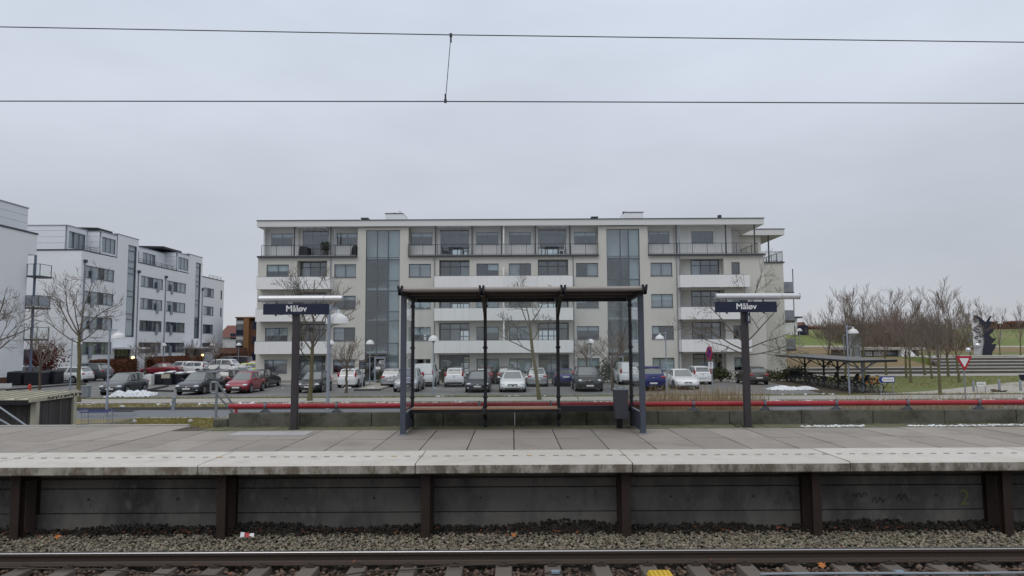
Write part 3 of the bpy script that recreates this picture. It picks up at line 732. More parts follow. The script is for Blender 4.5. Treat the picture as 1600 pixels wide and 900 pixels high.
# glazed stair towers: mullion grid, each pane its own piece
for (a, c), wl in zip(towers, (.655, .672)):
    xa, xc = X(a), X(c); us = [xa, lerp(xa, xc, .33), lerp(xa, xc, wl), xc] if a < 700 else [xa, lerp(xa, xc, .42), lerp(xa, xc, wl), xc]
    ws = [.05, 2.35, 3.35] + [3.35 + 1.0 * i * 0 for i in ()]
    for k in range(1, 5): ws += [2.7 + H * (k - 1) + .75, 2.7 + H * (k - 1) + 2.75] if k > 1 else [5.35]
    ws = sorted(set([w for w in ws if w < twz - .4])) + [twz]
    ws = [.05, 2.3, 3.5, 5.55, 6.4, 8.3, 9.25, 11.2, twz]
    bb = MB(); F = FF
    for u in us: fbox(bb, F, u - .045, u + .045, .02, twz, -.22, -.06)
    for w in ws: fbox(bb, F, xa + .045, xc - .045, w - .04, w + .04, -.21, -.07)
    fr = bb.build('stair_glazing', K['frame'], main)
    for i in range(3):
        for j in range(len(ws) - 1):
            q = MB(); fbox(q, F, us[i] + .04, us[i + 1] - .04, ws[j] + .03, ws[j + 1] - .03, -.15, -.13); q.build('pane', K['tglass'], fr)
    bb = MB()
    for j in range(len(ws) - 1): fbox(bb, F, us[2] + .05, us[3] - .05, ws[j] + .05, ws[j + 1] - .05, -.5, -.46)
    bb.build('screen_panel', K['panel'], fr)
    # entrance door in the tower foot
    dx0, dx1 = (us[0] + .12, us[1] + .1) if a > 700 else (us[1] - .15, us[2] - .15)
    bb = MB(); fbox(bb, F, dx0, dx0 + .12, .03, 2.25, -.10, .03); fbox(bb, F, dx1 - .12, dx1, .03, 2.25, -.10, .03); fbox(bb, F, dx0 + .12, dx1 - .12, 2.12, 2.25, -.10, .03); fbox(bb, F, dx0 + .12, dx1 - .12, .03, .25, -.10, .03); fbox(bb, F, dx0 + .12, dx1 - .12, 1.0, 1.08, -.10, .03)
    dr = bb.build('entrance_door', K['framelight'], main)
    bb = MB(); fbox(bb, F, dx1 - .22, dx1 - .18, .9, 1.5, .04, .09); bb.build('handle', K['chrome'], dr)
    if a < 700:
        p = PY(595.5, 566, YF - .04); text('house_number', '40', .5, p, K['whitesign'], dr)
        bb = MB(); q = PY(591, 575, YF - .04); bb.box(q.x - .25, q.x + .2, YF - .045, YF - .03, q.z - .12, q.z + .12); bb.build('notice', K['whitesign'], dr)
# roof slab with white fascia, chimneys, hoods
bb = MB(); bb.box(X(404, YF, 345) - .02, XR + .0, YF - .35, YB + .5, Zr - .56, Zr - .02); bb.build('roof_slab', K['fascia'], main)
bb = MB(); bb.box(X(404, YF, 345) - .06, XR + .04, YF - .42, YB + .55, Zr - .018, Zr + .05); bb.build('roof_felt', K['roofgrey'], main)
for a, c, sl in ((602, 644, 1), (962, 1005, -1)):
    x0, x1 = X(a, 70, 338), X(c, 70, 338); zt = PY(620, 334, 70).z
    bb = MB(); lo = .9
    bb.prism([(x0 + (lo if sl < 0 else 0), zt), (x1 - (lo if sl > 0 else 0), zt), (x1, Zr + .05), (x0, Zr + .05)], lambda u, w: (u, 70, w), lambda u, w: (u, 73, w)); rh = bb.build('roof_hood', K['white'], main)
    bb = MB(); bb.box(x0 + (lo if sl < 0 else -.05), x1 - (lo if sl > 0 else -.05), 69.95, 73.05, zt + .003, zt + .07); bb.build('hood_cap', K['roofgrey'], rh)
    xx = lerp(x0, x1, .28 if sl > 0 else .36); bb = MB(); bb.tube([(xx, 71, zt), (xx, 71, zt + .28)], .14, 8); bb.build('flue', K['steel'], rh)
    if sl > 0: bb = MB(); bb.tube([(x0 + 1.35, 70.5, zt), (x0 + 1.35, 70.5, zt + .4)], .12, 8); bb.build('flue', K['white'], rh)
for a, c in ((568, 578), (922.5, 932)):
    x0, x1 = X(a, 68, 340), X(c, 68, 340); bb = MB(); bb.box(x0, x1, 67, 67.7, Zr, Zr + .55); bb.box(x0 - .04, x1 + .04, 66.95, 67.75, Zr + .553, Zr + .66); bb.build('chimney', K['steel'], main)
x0 = X(1119.5, 68, 340); bb = MB(); bb.tube([(x0, 67, Zr), (x0, 67, Zr + .5)], .11, 8); bb.tube([(x0, 67, Zr + .5), (x0, 67, Zr + .72)], .2, 8); bb.build('vent_pipe', K['steel'], main)
# pergola rafters and pale strip over the living-room doors of the penthouse
for a, c in ((473, 514), (688, 733), (840.7, 884.9)):
    bb = MB(); bb.box(XP(a), XP(c), YF - .28, YP - .02, Zr - .60, Zr - .572); bb.build('canopy_sheet', K['white'], main)
    for i in range(5):
        x = lerp(XP(a), XP(c), i / 4); bb = MB(); bb.box(x - .025, x + .025, YF - .26, YP - .02, Zr - .68, Zr - .603); bb.build('rafter', K['fascia'], main)
# penthouse terraces: dark edge band, railing, posts
terr = [(403, 558.4, -.02), (638, 935.5, 0), (1013, 1194, .02)]
for a, c, q in terr:
    xa, xc = X(a) - (.03 if a == 403 else 0), X(c) + (.06 if c == 1194 else 0)
    bb = MB(); bb.box(xa, xc, YF - .28, YP, Zp - .118, Zp + .03); bb.build('terrace_edge', K['steel'], main)
    xa2 = X(409.5) if a == 403 else xa
    xc2 = X(1184) if c == 1194 else xc
    railing('terrace_railing', frontF(YF - .2), xa2, xc2, Zp + .03, Zp + 1.02, 0, main, .15, .005)
    bb = MB(); bb.box(xa + .1, xc - .1, YF - .2, YP - .01, Zp + .034, Zp + .06); bb.build('terrace_bounce_deck', K['penthouse'], main)  # pale deck added to bounce light up onto the penthouse wall
railing('terrace_railing', eastF(X(1184)), YF + .0, YB - 1, Zp + .03, Zp + 1.02, 0, main, .25)
for px in (460, 517, 523, 680.5, 737.5, 783.5, 836.5, 890.5, 1056.5, 1061.5, 1134, 1179):
    x = X(px, YF - .1, 375); bb = MB(); bb.box(x - .05, x + .05, YF - .15, YF - .05, Zp + .03, Zr - .56); bb.build('terrace_post', K['steel'] if px not in (523, 1061.5) else K['framelight'], main)
bb = MB(); x = X(787, YF - .05, 375); bb.box(x - .06, x + .06, YF - .1, YP, Zp + .03, Zr - .56); bb.build('party_screen', K['balcony'], main)
bb = MB(); x = X(411, YF, 375); bb.box(x - .06, x + .06, YF + .3, YP + .2, Zp + .03, Zr - .56); bb.build('party_screen', K['penthouse'], main)
# balconies
YBc = 63.8
for a, c, tops, left in ((400, 515.5, 432.6, 1), (678.5, 895, 431.6, 0), (1063, 1172, 430.0, 0)):
    xa, xc = PY(a, 440, YBc).x, PY(c, 440, YBc).x
    for k in (1, 2, 3):
        z0 = 8.41 - H * (3 - k); z1 = z0 + 1.1; n_ = 2 if c - a < 150 else 4
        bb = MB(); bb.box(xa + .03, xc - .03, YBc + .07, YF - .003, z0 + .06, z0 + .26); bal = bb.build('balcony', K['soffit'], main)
        us = [lerp(xa, xc, i / n_) for i in range(n_ + 1)]
        for u0, u1 in zip(us, us[1:]):
            bb = MB(); bb.box(u0 + .004, u1 - .004, YBc, YBc + .06, z0, z1); bb.build('front_panel', K['balcony'], bal)
        for x in (xa, xc - .06):
            bb = MB(); bb.box(x + .002, x + .058, YBc + .062, YF - .004, z0 + .01, z1 - .01); bb.build('side_panel', K['balcony'], bal)
        bb = MB(); bb.bar((xa, YBc + .03, z1 + .03), (xc, YBc + .03, z1 + .03), .05, .03); bb.build('handrail', K['galv'], bal)
    if not left and a < 700:
        x = X(787); bb = MB(); bb.box(x - .07, x + .07, YBc + .1, YF - .005, 2.8, 10.3); bb.build('balcony_screen', K['balcony'], main)
for px in (517, 679, 895.5, 1057, 1062):
    x = X(px); bb = MB(); bb.tube([(x, YF - .07, .1), (x, YF - .07, Zp - .13)], .05, 8); bb.build('downpipe', K['galv'], main, smooth=True)
# ground-floor plinth
bb = MB(); bb.box(XL - .02, X(571) - .02, YF - .03, YF - .004, -.05, .22); bb.box(X(625), X(948), YF - .03, YF - .004, -.05, .22); bb.box(X(1001), XR + .02, YF - .03, YF - .004, -.05, .22); bb.build('plinth', K['foot'], main)
# ---- the east wing stands further back
YW = 71.5; FW = frontF(YW); XW0, XW1 = XR - 1.0, PY(1226, 480, YW).x
Zw = Zp
wing = main
wall('wing_wall', FW, XR - .6, XW1, 0, Zw - .1, [], K['render'], wing)
bb = MB(); bb.box(XW1 - .3, XW1, YW + .3, YW + 16, 0, Zw - .1); bb.build('wing_side_wall', K['render'], wing)
bb = MB(); bb.box(XR - .3, XW1 + .12, YW - .1, YW + 16, Zw - .1, Zw + .04); bb.build('wing_terrace_edge', K['steel'], wing)
xq = PY(1189, 395, YW).x
bb = MB(); bb.box(XR - 2.2, xq, YW - .02, YW + 12, Zw + .04, Zr - .6); bb.build('wing_penthouse_wall', K['render'], wing)
xr_ = PY(1222, 363, YW).x
bb = MB(); bb.box(XR - 2.5, xr_, YW - .6, YW + 13, Zr - .6, Zr - .02); bb.build('wing_roof', K['fascia'], wing)
bb = MB(); bb.box(XR - 2.5, xr_ + .05, YW - .66, YW + 13.05, Zr - .018, Zr + .05); bb.build('roof_felt', K['roofgrey'], wing)
# overhanging corner of the main roof, stepped side wall under it
bb = MB(); bb.box(XP(1143) + .003, XP(1166), YP + 2.2, YB, Zp - .1, Zr - .57); bb.build('penthouse_step', K['penthouse'], main)
railing('terrace_railing', frontF(YW), xq + .1, XW1 - .05, Zw + .04, Zw + 1.05, 0, wing, .125)
railing('terrace_railing', eastF(XW1 - .05), YW, YW + 12, Zw + .04, Zw + 1.05, 0, wing, .25)
x = PY(1201, 390, YW).x; bb = MB(); bb.box(x - .06, x + .06, YW - .05, YW + .05, Zw + .04, Zr - .6); bb.build('terrace_post', K['steel'], wing)
for k in (1, 2, 3):                      # balconies on the far side of the wing
    z0 = 2.55 + H * (k - 1); y0 = YW + 1.2
    bb = MB(); bb.box(XW1 + .003, XW1 + 1.5, y0, y0 + 4.5, z0, z0 + .2); bl = bb.build('side_balcony', K['steel'], wing)
    bb = MB(); bb.box(XW1 + .04, XW1 + 1.46, y0 + .02, y0 + .06, z0 + .22, z0 + 1.25); bb.build('balcony_panel', K['galv'], bl)
    bb = MB(); bb.box(XW1 + 1.44, XW1 + 1.48, y0 + .08, y0 + 4.4, z0 + .22, z0 + 1.25); bb.build('balcony_panel', K['galv'], bl)
    bb = MB(); bb.bar((XW1 + 1.45, y0 + .1, z0 + 1.25), (XW1 + 1.45, y0 + .1, z0 + 2.6), .07); bb.build('balcony_post', K['steel'], bl)

# terrace furniture
def chair(name, label, x, y, z, m, rz=0, group='chairs on the roof terraces'):
    t = thing(name, label, 'chair', (x, y, z), group, rz=rz)
    bb = MB(); bb.box(-.24, .24, -.24, .24, .40, .45); bb.build('seat', m, t, world=False)
    bb = MB(); bb.hexa([(-.24, .22, .45), (.24, .22, .45), (.24, .26, .45), (-.24, .26, .45), (-.22, .32, .95), (.22, .32, .95), (.22, .35, .95), (-.22, .35, .95)]); bb.build('backrest', m, t, world=False)
    for sx in (-.2, .2):
        for sy in (-.2, .2):
            bb = MB(); bb.bar((sx, sy, 0), (sx * .95, sy * .95, .4), .04); bb.build('leg', m, t, world=False)
def table(label, x, y, z, m):
    t = thing('table', label, 'table', (x, y, z), 'tables on the roof terraces')
    bb = MB(); bb.box(-.65, .65, -.4, .4, .70, .74); bb.build('tabletop', m, t, world=False)
    for sx in (-.58, .58):
        for sy in (-.33, .33):
            bb = MB(); bb.bar((sx, sy, 0), (sx, sy, .7), .05); bb.build('leg', m, t, world=False)
zt = Zp + .06; yt = 65.45
table('dark table on the terrace in front of the middle left penthouse doors', X(712, yt, 380), yt, zt, K['steel'])
table('dark table on the terrace in front of the middle right penthouse doors', X(862, yt, 380), yt, zt, K['steel'])
chair('chair', 'dark chair left of the table on the middle left terrace', X(695, yt, 380), yt, zt, K['steel'], R(90))
chair('chair', 'dark chair right of the table on the middle left terrace', X(728, yt, 380), yt, zt, K['steel'], R(-90))
chair('chair', 'white chair left of the table on the middle right terrace', X(848, yt, 380), yt, zt, K['whitesign'], R(90))
chair('chair', 'white chair right of the table on the middle right terrace', X(877, yt, 380), yt, zt, K['whitesign'], R(-90))
def leafball(bb, c, r, n, s, r_):
    for _ in range(n):
        d = Vector((r_.gauss(0, 1), r_.gauss(0, 1), r_.gauss(0, 1))).normalized() * (r_.random() ** .5)
        p = Vector(c) + Vector((d.x * r[0], d.y * r[1], d.z * r[2]))
        u = Vector((r_.gauss(0, 1), r_.gauss(0, 1), r_.gauss(0, 1))).normalized() * s * r_.uniform(.6, 1.3); w = u.cross(Vector((r_.gauss(0, 1), r_.gauss(0, 1), r_.gauss(0, 1)))).normalized() * s * .6
        bb.add([p - u, p - w, p + u, p + w], [(0, 1, 2, 3)])
x = X(508, yt, 380)
t = thing('potted_plant', 'bushy green potted plant on the left roof terrace', 'potted plant', (x, yt, zt))
bb = MB(); bb.lathe([(.16, 0), (.24, .4), (.22, .4)], 12, (x, yt, zt)); bb.build('pot', K['steel'], t)
bb = MB(); leafball(bb, (x, yt, zt + .95), (.5, .4, .6), 260, .09, random.Random(4)); bb.build('foliage', K['green'], t)
x = X(475, yt, 382)
t = thing('storage_box', 'tall black covered box on the left roof terrace', 'box', (x, yt, zt))
bb = MB(); bb.hexa([(x - .42, yt - .3, zt), (x + .42, yt - .3, zt), (x + .42, yt + .3, zt), (x - .42, yt + .3, zt), (x - .36, yt - .25, zt + .95), (x + .36, yt - .25, zt + .9), (x + .36, yt + .25, zt + .9), (x - .36, yt + .25, zt + .95)]); bb.build('cover', K['trim'], t, bevel=.04)
x = X(555, yt, 385)
t = thing('covered_grill', 'grill under a sagging black cover at the right end of the left roof terrace', 'grill', (x, yt, zt))
bb = MB(); bb.lathe([(.38, 0), (.36, .5), (.30, .8), (.12, 1.0)], 10, (x, yt, zt)); bb.build('cover', K['trim'], t)

# ================================================================== LEFT WHITE BUILDINGS
XE = -49.2; FE = eastF(XE)
wb = thing('white_building', 'long white four storey building with window bands and two glazed stair strips', 'apartment building', (XE, 95, 0))
YE = lambda px, py=470: PXp(px, py, XE).y
y0, y1 = PXp(125.5, 450, XE).y, PXp(348, 480, XE).y
ZQ = 14.35; HQ = 2.95
bands = [(131, 177, 0), (219, 254, 1), (260, 290, 1), (318, 334, 2)]
hl = []; wl = []
for k in range(4):
    zt_, zb_ = 3.9 + HQ * k, 2.48 + HQ * k
    for a, c, q in bands:
        h = (YE(a), YE(c), zb_, zt_); hl.append(h); wl.append((q, k, h))
    h = (YE(344.5), YE(347), zb_, zt_)
    if k in (2, 3): hl.append(h); wl.append((3, k, h))
strips = [(197.5, 211), (304.5, 312.5)]
for a, c in strips: hl.append((YE(a), YE(c), 4.55, 16.4))
doors = [(178.5, 204), (289, 316)]
for a, c in doors: hl.append((YE(a, 560), YE(c, 560), .3, 3.0))
tow = [(183, 216), (295.5, 316.5)]
wall('wall', FE, y0, y1, -.1, ZQ, hl, K['white'], wb, .3)
for (a, c), (sa, sc_) in zip(tow, strips): wall('stair_tower_wall', FE, YE(a, 400), YE(c, 400), ZQ, 17.35, [(YE(sa), YE(sc_), ZQ - .01, 16.4, .3)], K['white'], wb, .3)
rr = random.Random(5)
for q, k, h in wl:
    if q == 0: window(FE, *h, wb, split=(.22, .5, .66, .8), solid=(2,), curt=1, n=-.1)
    elif q == 1: window(FE, *h, wb, split=(.18, .38, .56, .74), solid=(2,), curt=1, n=-.1)
    elif q == 2: window(FE, *h, wb, split=(.45, .75), solid=(1,), curt=1, n=-.1)
    else: window(FE, *h, wb, split=(.5,), n=-.1)
    if q in (0, 1):                      # hanging light box over the sill
        u = lerp(h[0], h[1], .2 if (q == 0 or h[0] > YE(257)) else .7); bb = MB(); fbox(bb, FE, u, u + (h[1] - h[0]) * .09, h[2] - .45, h[3] - .5, .01, .16); bb.build('shutter_box', K['framelight'], wb)
for a, c in strips:
    u0, u1 = YE(a), YE(c); ws = [4.6]
    for k in range(4): ws += [4.6 + HQ * k + 2.25, 4.6 + HQ * k + HQ]
    ws = [w for w in ws if w < 16.2] + [16.35]
    bb = MB()
    for u in (u0, u1 - .12): fbox(bb, FE, u, u + .12, 4.56, 16.39, -.2, -.02)
    for w in ws: fbox(bb, FE, u0 + .12, u1 - .12, w - .05, w + .05, -.19, -.03)
    fr = bb.build('stair_window', K['frame'], wb)
    for c_, d in zip(ws, ws[1:]):
        q = MB(); fbox(q, FE, u0 + .1, u1 - .1, c_ + .04, d - .04, -.14, -.12); q.build('pane', K['glass'], fr)
        q = MB(); fbox(q, FE, u0 + .1, u1 - .1, c_ + .05, d - .05, -.26, -.24); q.build('net_curtain', K['penthouse'], fr)
for a, c in doors:
    u0, u1 = YE(a, 560), YE(c, 560)
    bb = MB(); fbox(bb, FE, u0 - .5, u1 + .5, 3.04, 3.25, -.1, 2.2); bb.build('entrance_canopy', K['cladding'], wb)
    bb = MB()
    for i in range(5): u = lerp(u0 + .05, u1 - .05, i / 4); fbox(bb, FE, u - .05, u + .05, .3, 3.0, -.28, -.18)
    fbox(bb, FE, u0 + .1, u1 - .1, 2.3, 2.4, -.275, -.185); dr = bb.build('entrance_door', K['frame'], wb)
    q = MB(); fbox(q, FE, u0 + .1, u1 - .1, .3, 2.95, -.24, -.22); q.build('pane', K['glass'], dr)
    p = FE(lerp(u0, u1, .55), 1.95, 1.2); bb = MB(); bb.ell(p, (.2, .2, .2), 12, 8); bb.build('globe_lamp', K['glow'], wb, smooth=True)
    bb = MB(); bb.tube([(p[0], p[1], p[2] + .2), (p[0], p[1], 3.05)], .03, 6); bb.build('lamp_stem', K['steel'], wb)
for px in (214.5, 257.5, 315.5):
    u = YE(px); bb = MB(); bb.tube([FE(u, .2, .08), FE(u, 12.2 if px > 300 else 13.0, .08)], .07, 8); dp = bb.build('downpipe', K['galv'], wb, smooth=True)
    bb = MB(); fbox(bb, FE, u - .22, u + .22, (12.2 if px > 300 else 13.0), (12.2 if px > 300 else 13.0) + .35, .01, .25); bb.build('hopper', K['steel'], dp)
u = YE(129.5); bb = MB(); bb.tube([FE(u, .2, .08), FE(u, 13.0, .08)], .07, 8); dp = bb.build('downpipe', K['galv'], wb, smooth=True)
bb = MB(); fbox(bb, FE, u - .22, u + .22, 13.0, 13.35, .01, .25); bb.build('hopper', K['steel'], dp)
# body, south front, roof, penthouses
bb = MB(); bb.box(XE - 14, XE - .31, y0, y0 + .3, -.1, ZQ); bb.box(XE - 14, XE - .003, y1 + .002, y1 + .3, -.1, ZQ); bb.box(XE - 14.3, XE - 14, y0, y1 + .3, -.1, ZQ); bb.box(XE - .308, XE - .003, y0 - .003, y0 + .3, -.1, ZQ)
bb.build('end_wall', K['white'], wb)
for k in range(5):
    bb = MB(); bb.box(XE - 13.9, XE - .35, y0 + .4, y1 - .1, HQ * k + 1.35 - (1.3 if k == 0 else 0), HQ * k + 1.5 - (1.3 if k == 0 else 0)); bb.build('floor_slab', K['floor'], wb)
bb = MB(); bb.box(XE - 4.2, XE - 4.0, y0 + .4, y1 - .1, 0, ZQ - .1); bb.build('inner_wall', K['inside'], wb)
for ya, yb in ((y0 - .06, YE(158, 380) - .06), (YE(216, 400) + .06, YE(277, 420) - .06), (YE(316.5, 430) + .06, y1 + .35)):
    bb = MB(); bb.box(XE - 3, XE + .05, ya, yb, ZQ + .002, ZQ + .14); bb.build('parapet_cap', K['steel'], wb)
bb = MB(); bb.box(XE - 14.35, XE - 3.003, y0 - .06, y1 + .35, ZQ + .002, ZQ + .13); bb.build('parapet_cap', K['steel'], wb)
def pbox(name, ya, yb, xs, zt_, win=None, m=None, xb=XE - 10):
    F = eastF(xs); hs = [(lerp(ya, yb, a), lerp(ya, yb, c), ZQ + .35, zt_ - .55) for a, c in (win or [])]
    wall(name, F, ya, yb, ZQ + .14, zt_, hs, m or K['cladding'], wb, .2)
    for h in hs: window(F, *h, wb, split=(.33, .66), n=-.08, fm=K['frame'], curt=1, sill=False)
    bb = MB(); bb.box(xb, xs - .205, ya, ya + .2, ZQ + .14, zt_ - .002); bb.box(xb, xs - .205, yb - .2, yb, ZQ + .14, zt_ - .002); bb.build('penthouse_side_wall', m or K['cladding'], wb)
    bb = MB(); bb.box(xb - .1, xs + .06, ya - .06, yb + .06, zt_ + .003, zt_ + .10); bb.build('roof_cap', K['framelight'], wb)
    bb = MB()
    for i in range(1, 4):
        z = ZQ + .14 + i * (zt_ - ZQ) / 4; bb.box(xb, xs - .21, ya - .006, ya - .001, z, z + .03)
    bb.build('panel_joint', K['framelight'], wb)
yA = PXp(104.5, 370, -50.9).y
pbox('penthouse_wall', yA, YE(158, 380) - .05, -50.9, 17.2, [(.10, .92)])
pbox('penthouse_wall', YE(158, 380), YE(183, 380), XE - .02, 17.1, [(.06, .92)])
pbox('penthouse_wall', YE(216, 400), YE(277, 420) - .05, -51, 16.9, [(.02, .33), (.42, .74)])
pbox('penthouse_wall', YE(277, 420), YE(295.5, 420), XE - .02, 17.1, [(.06, .92)])
pbox('penthouse_wall', YE(316.5, 430), YE(327.5, 430), XE - 1.2, 16.6, [(.1, .75)])
for (a, c) in tow:
    bb = MB(); bb.box(XE - 10, XE - .31, YE(a, 400), YE(a, 400) + .2, ZQ + .14, 17.35); bb.box(XE - 10, XE - .31, YE(c, 400) - .2, YE(c, 400), ZQ + .14, 17.35); bb.build('tower_side_wall', K['white'], wb)
    bb = MB(); bb.box(XE - 10, XE + .05, YE(a, 400) - .05, YE(c, 400) + .05, 17.353, 17.45); bb.build('roof_cap', K['framelight'], wb)
for a, c, py in ((164, 187, 366), (266, 294, 396)):
    ya, yb = YE(a, 400), YE(c, 400); bb = MB(); bb.hexa([(-54, ya, 17.45), (XE - 1.0, ya, 17.45), (XE - 1.0, yb, 17.45), (-54, yb, 17.45), (-54, ya, 17.85), (XE - 1.0, ya, 17.75), (XE - 1.0, yb, 17.75), (-54, yb, 17.85)]); bb.build('solar_panel', K['trim'], wb)
    bb = MB(); bb.tube([(-54, ya - .8, 17.2), (-54, ya - .8, 17.9)], .4, 10); bb.build('roof_vent', K['galv'], wb)
for ya, yb in ((y0 + .3, YE(156, 380)), (YE(217, 400), YE(275, 410)), (YE(328, 430), y1 - .3)):
    bb = MB()
    for i in range(int((yb - ya) / 1.6) + 1): bb.bar(FE(ya + i * 1.6, ZQ + .14, -.15), FE(ya + i * 1.6, ZQ + .62, -.15), .04)
    for z in (ZQ + .38, ZQ + .62): bb.bar(FE(ya, z, -.15), FE(yb, z, -.15), .04)
    bb.build('terrace_railing', K['steel'], wb)
# brown-red brick base course and ramp wall at the foot
bb = MB(); fbox(bb, FE, y0, YE(178), -.1, .55, .004, .12); bb.build('brick_plinth', K['brick'], wb)

# nearer white building, cut by the left edge of the photograph
XN = -46.0; yN = PXp(58, 372, XN).y; yB = yN - 1.15
nb = thing('white_building', 'nearest white building at the photo edge with corner balconies on a blue post', 'apartment building', (XN, 60, 0))
zN = PXp(58, 367, XN).z
bb = MB(); bb.box(XN - 14, XN, 36, yB, -.1, zN); bb.build('wall', K['white'], nb)
bb = MB(); bb.box(XN - 14, XN, yB + .002, yN, zN - 2.0, zN); bb.build('corner_overhang', K['white'], nb)
bb = MB(); bb.box(XN - 14, XN - 1.6, yB + .002, yN - .01, -.1, zN - 2.003); bb.build('recessed_wall', K['white'], nb)
bb = MB(); bb.box(XN - 14, XN + .08, 35.9, yN + .08, zN + .003, zN + .16); bb.build('parapet_cap', K['steel'], nb)
xp_ = -48.4; yq = PXp(43.5, 340, xp_).y; zq = PXp(43.5, 326, xp_).z
bb = MB(); bb.box(XN - 14, xp_, 38, yq, zN + .16, zq); bb.build('penthouse_wall', K['cladding'], nb)
bb = MB(); bb.box(XN - 14, xp_ + .06, 37.9, yq + .06, zq + .003, zq + .12); bb.build('roof_cap', K['framelight'], nb)
bb = MB()
for i in range(1, 4): z = lerp(zN, zq, i / 4); bb.box(xp_ + .001, xp_ + .006, 38, yq, z, z + .03)
bb.build('panel_joint', K['framelight'], nb)
pxp = PXp(47.5, 420, XN + .15).y
bb = MB(); bb.tube([(XN + .12, yN - .25, 0), (XN + .12, yN - .25, zN - 2.0)], .11, 10); bb.build('corner_post', mat('blue_grey_post', (.13, .16, .25), .45), nb, smooth=True)
for k in range(3):
    z0 = 3.95 + 3.0 * k; yb0, yb1 = yB - .1, yN + .5
    bb = MB(); bb.box(XN + .004, XN + 1.30, yb0, yb1, z0, z0 + .16); bl = bb.build('balcony', K['steel'], nb)
    bm = K['pane'] if k != 1 else K['framelight']
    bb = MB(); bb.box(XN + .01, XN + 1.22, yb0 + .03, yb0 + .06, z0 + .22, z0 + 1.2); bb.build('glass_panel', bm, bl)
    bb = MB(); bb.box(XN + 1.22, XN + 1.25, yb0 + .08, yb1 - .05, z0 + .22, z0 + 1.2); bb.build('glass_panel', bm, bl)
    bb = MB()
    for q in ((XN + .02, yb0 + .045), (XN + .62, yb0 + .045), (XN + 1.235, yb0 + .045), (XN + 1.235, yb1 - .04)): bb.bar((*q, z0 + .18), (*q, z0 + 1.25), .05)
    bb.bar((XN + .02, yb0 + .045, z0 + 1.25), (XN + 1.235, yb0 + .045, z0 + 1.25), .05); bb.bar((XN + 1.235, yb0 + .045, z0 + 1.25), (XN + 1.235, yb1, z0 + 1.25), .05)
    bb.build('handrail', K['steel'], bl)
q0_, q1_ = PY(38, 556, y0).x, PY(62, 556, y0).x; window(frontF(y0 - .12), q0_, q1_, 1.4, 3.1, wb, split=(.5,), n=0, gm=K['darkpanel'])
bb = MB(); bb.box(XN + .003, XN + .12, 36, yB - .05, -.1, .62); bb.build('brick_plinth', K['brick'], nb)

# ================================================================== BUILDINGS FAR BEHIND
def block(name, label, x0, x1, y0, y1, z0, z1, m, cat='building', loc=None):
    t = thing(name, label, cat, ((x0 + x1) / 2, y0, z0)); bb = MB(); bb.box(x0, x1, y0, y1, z0, z1); bb.build('wall', m, t); return t
d = 118
q0, q1 = PY(367, 530, d).x, PY(402, 530, d).x; zt_ = PY(380, 497, d).z
ob = thing('office_building', 'brown timber clad building with dark glass corner behind the green car', 'building', (q0, d, 0))
xm, xm2 = PY(380, 530, d).x, PY(388, 530, d).x
bb = MB(); bb.box(xm, xm2, d, d + 14, -.1, zt_); bb.build('timber_wall', K['orange'], ob)
bb = MB(); bb.box(q0, xm - .003, d + .4, d + 14, -.1, zt_); bb.build('glass_corner', K['darkpanel'], ob)
bb = MB(); bb.box(xm2 + .003, q1 + 6, d + .5, d + 14, -.1, zt_ - .4); bb.build('brick_wall', K['brick'], ob)
bb = MB(); bb.box(q0 - .05, q1 + 6.1, d - .05, d + 14, zt_ + .003, zt_ + .2); bb.build('roof', K['orange'], ob)
for k in range(3):
    bb = MB(); z = .8 + k * 2.6; bb.box(q0 + .1, xm - .1, d + .3, d + .39, z, z + 1.7); bb.build('window', K['carglass'], ob)
    bb = MB(); bb.box(q0 + .12, xm - .12, d + .26, d + .295, z + 1.0, z + 1.5); bb.build('blind', K['curtain'], ob)
    bb = MB(); bb.box(xm2 + .5, q1 + 1, d + .42, d + .49, z + .2, z + 1.5); bb.build('window', K['darkpanel'], ob)
d = 135; a, c = PY(343, 540, d).x, PY(371, 540, d).x
hs = thing('house', 'pale gabled house with red brown roof between the white building and brown office', 'house', (a, d, 0))
bb = MB(); bb.box(a, c + 4, d, d + 9, -.1, 5.2); bb.build('wall', K['penthouse'], hs)
bb = MB(); bb.prism([(d - .4, 5.0), (d + 4.5, 7.4), (d + 9.4, 5.0)], lambda u, w: (a - .4, u, w), lambda u, w: (c + 4.4, u, w)); bb.build('roof', K['tile'], hs)
bb = MB(); q = PY(364, 525, d - .02); bb.box(q.x - .5, q.x + .5, d - .04, d - .003, q.z - .6, q.z + .5); bb.build('window', K['darkpanel'], hs)
d = 112; a, c = PY(343, 550, d).x, PY(369, 550, d).x
cp = thing('carport', 'dark red brick outbuilding behind the parked van', 'outbuilding', (a, d, 0))
bb = MB(); bb.box(a, c, d, d + 5, -.1, 2.2); bb.build('wall', K['brick'], cp)
bb = MB(); bb.hexa([(a - .2, d - .3, 2.2), (c + .1, d - .3, 2.2), (c + .1, d + 5, 2.2), (a - .2, d + 5, 2.2), (a - .2, d + .2, 3.1), (c + .1, d + .2, 3.1), (c + .1, d + 4, 3.1), (a - .2, d + 4, 3.1)]); bb.build('roof', K['brick'], cp)

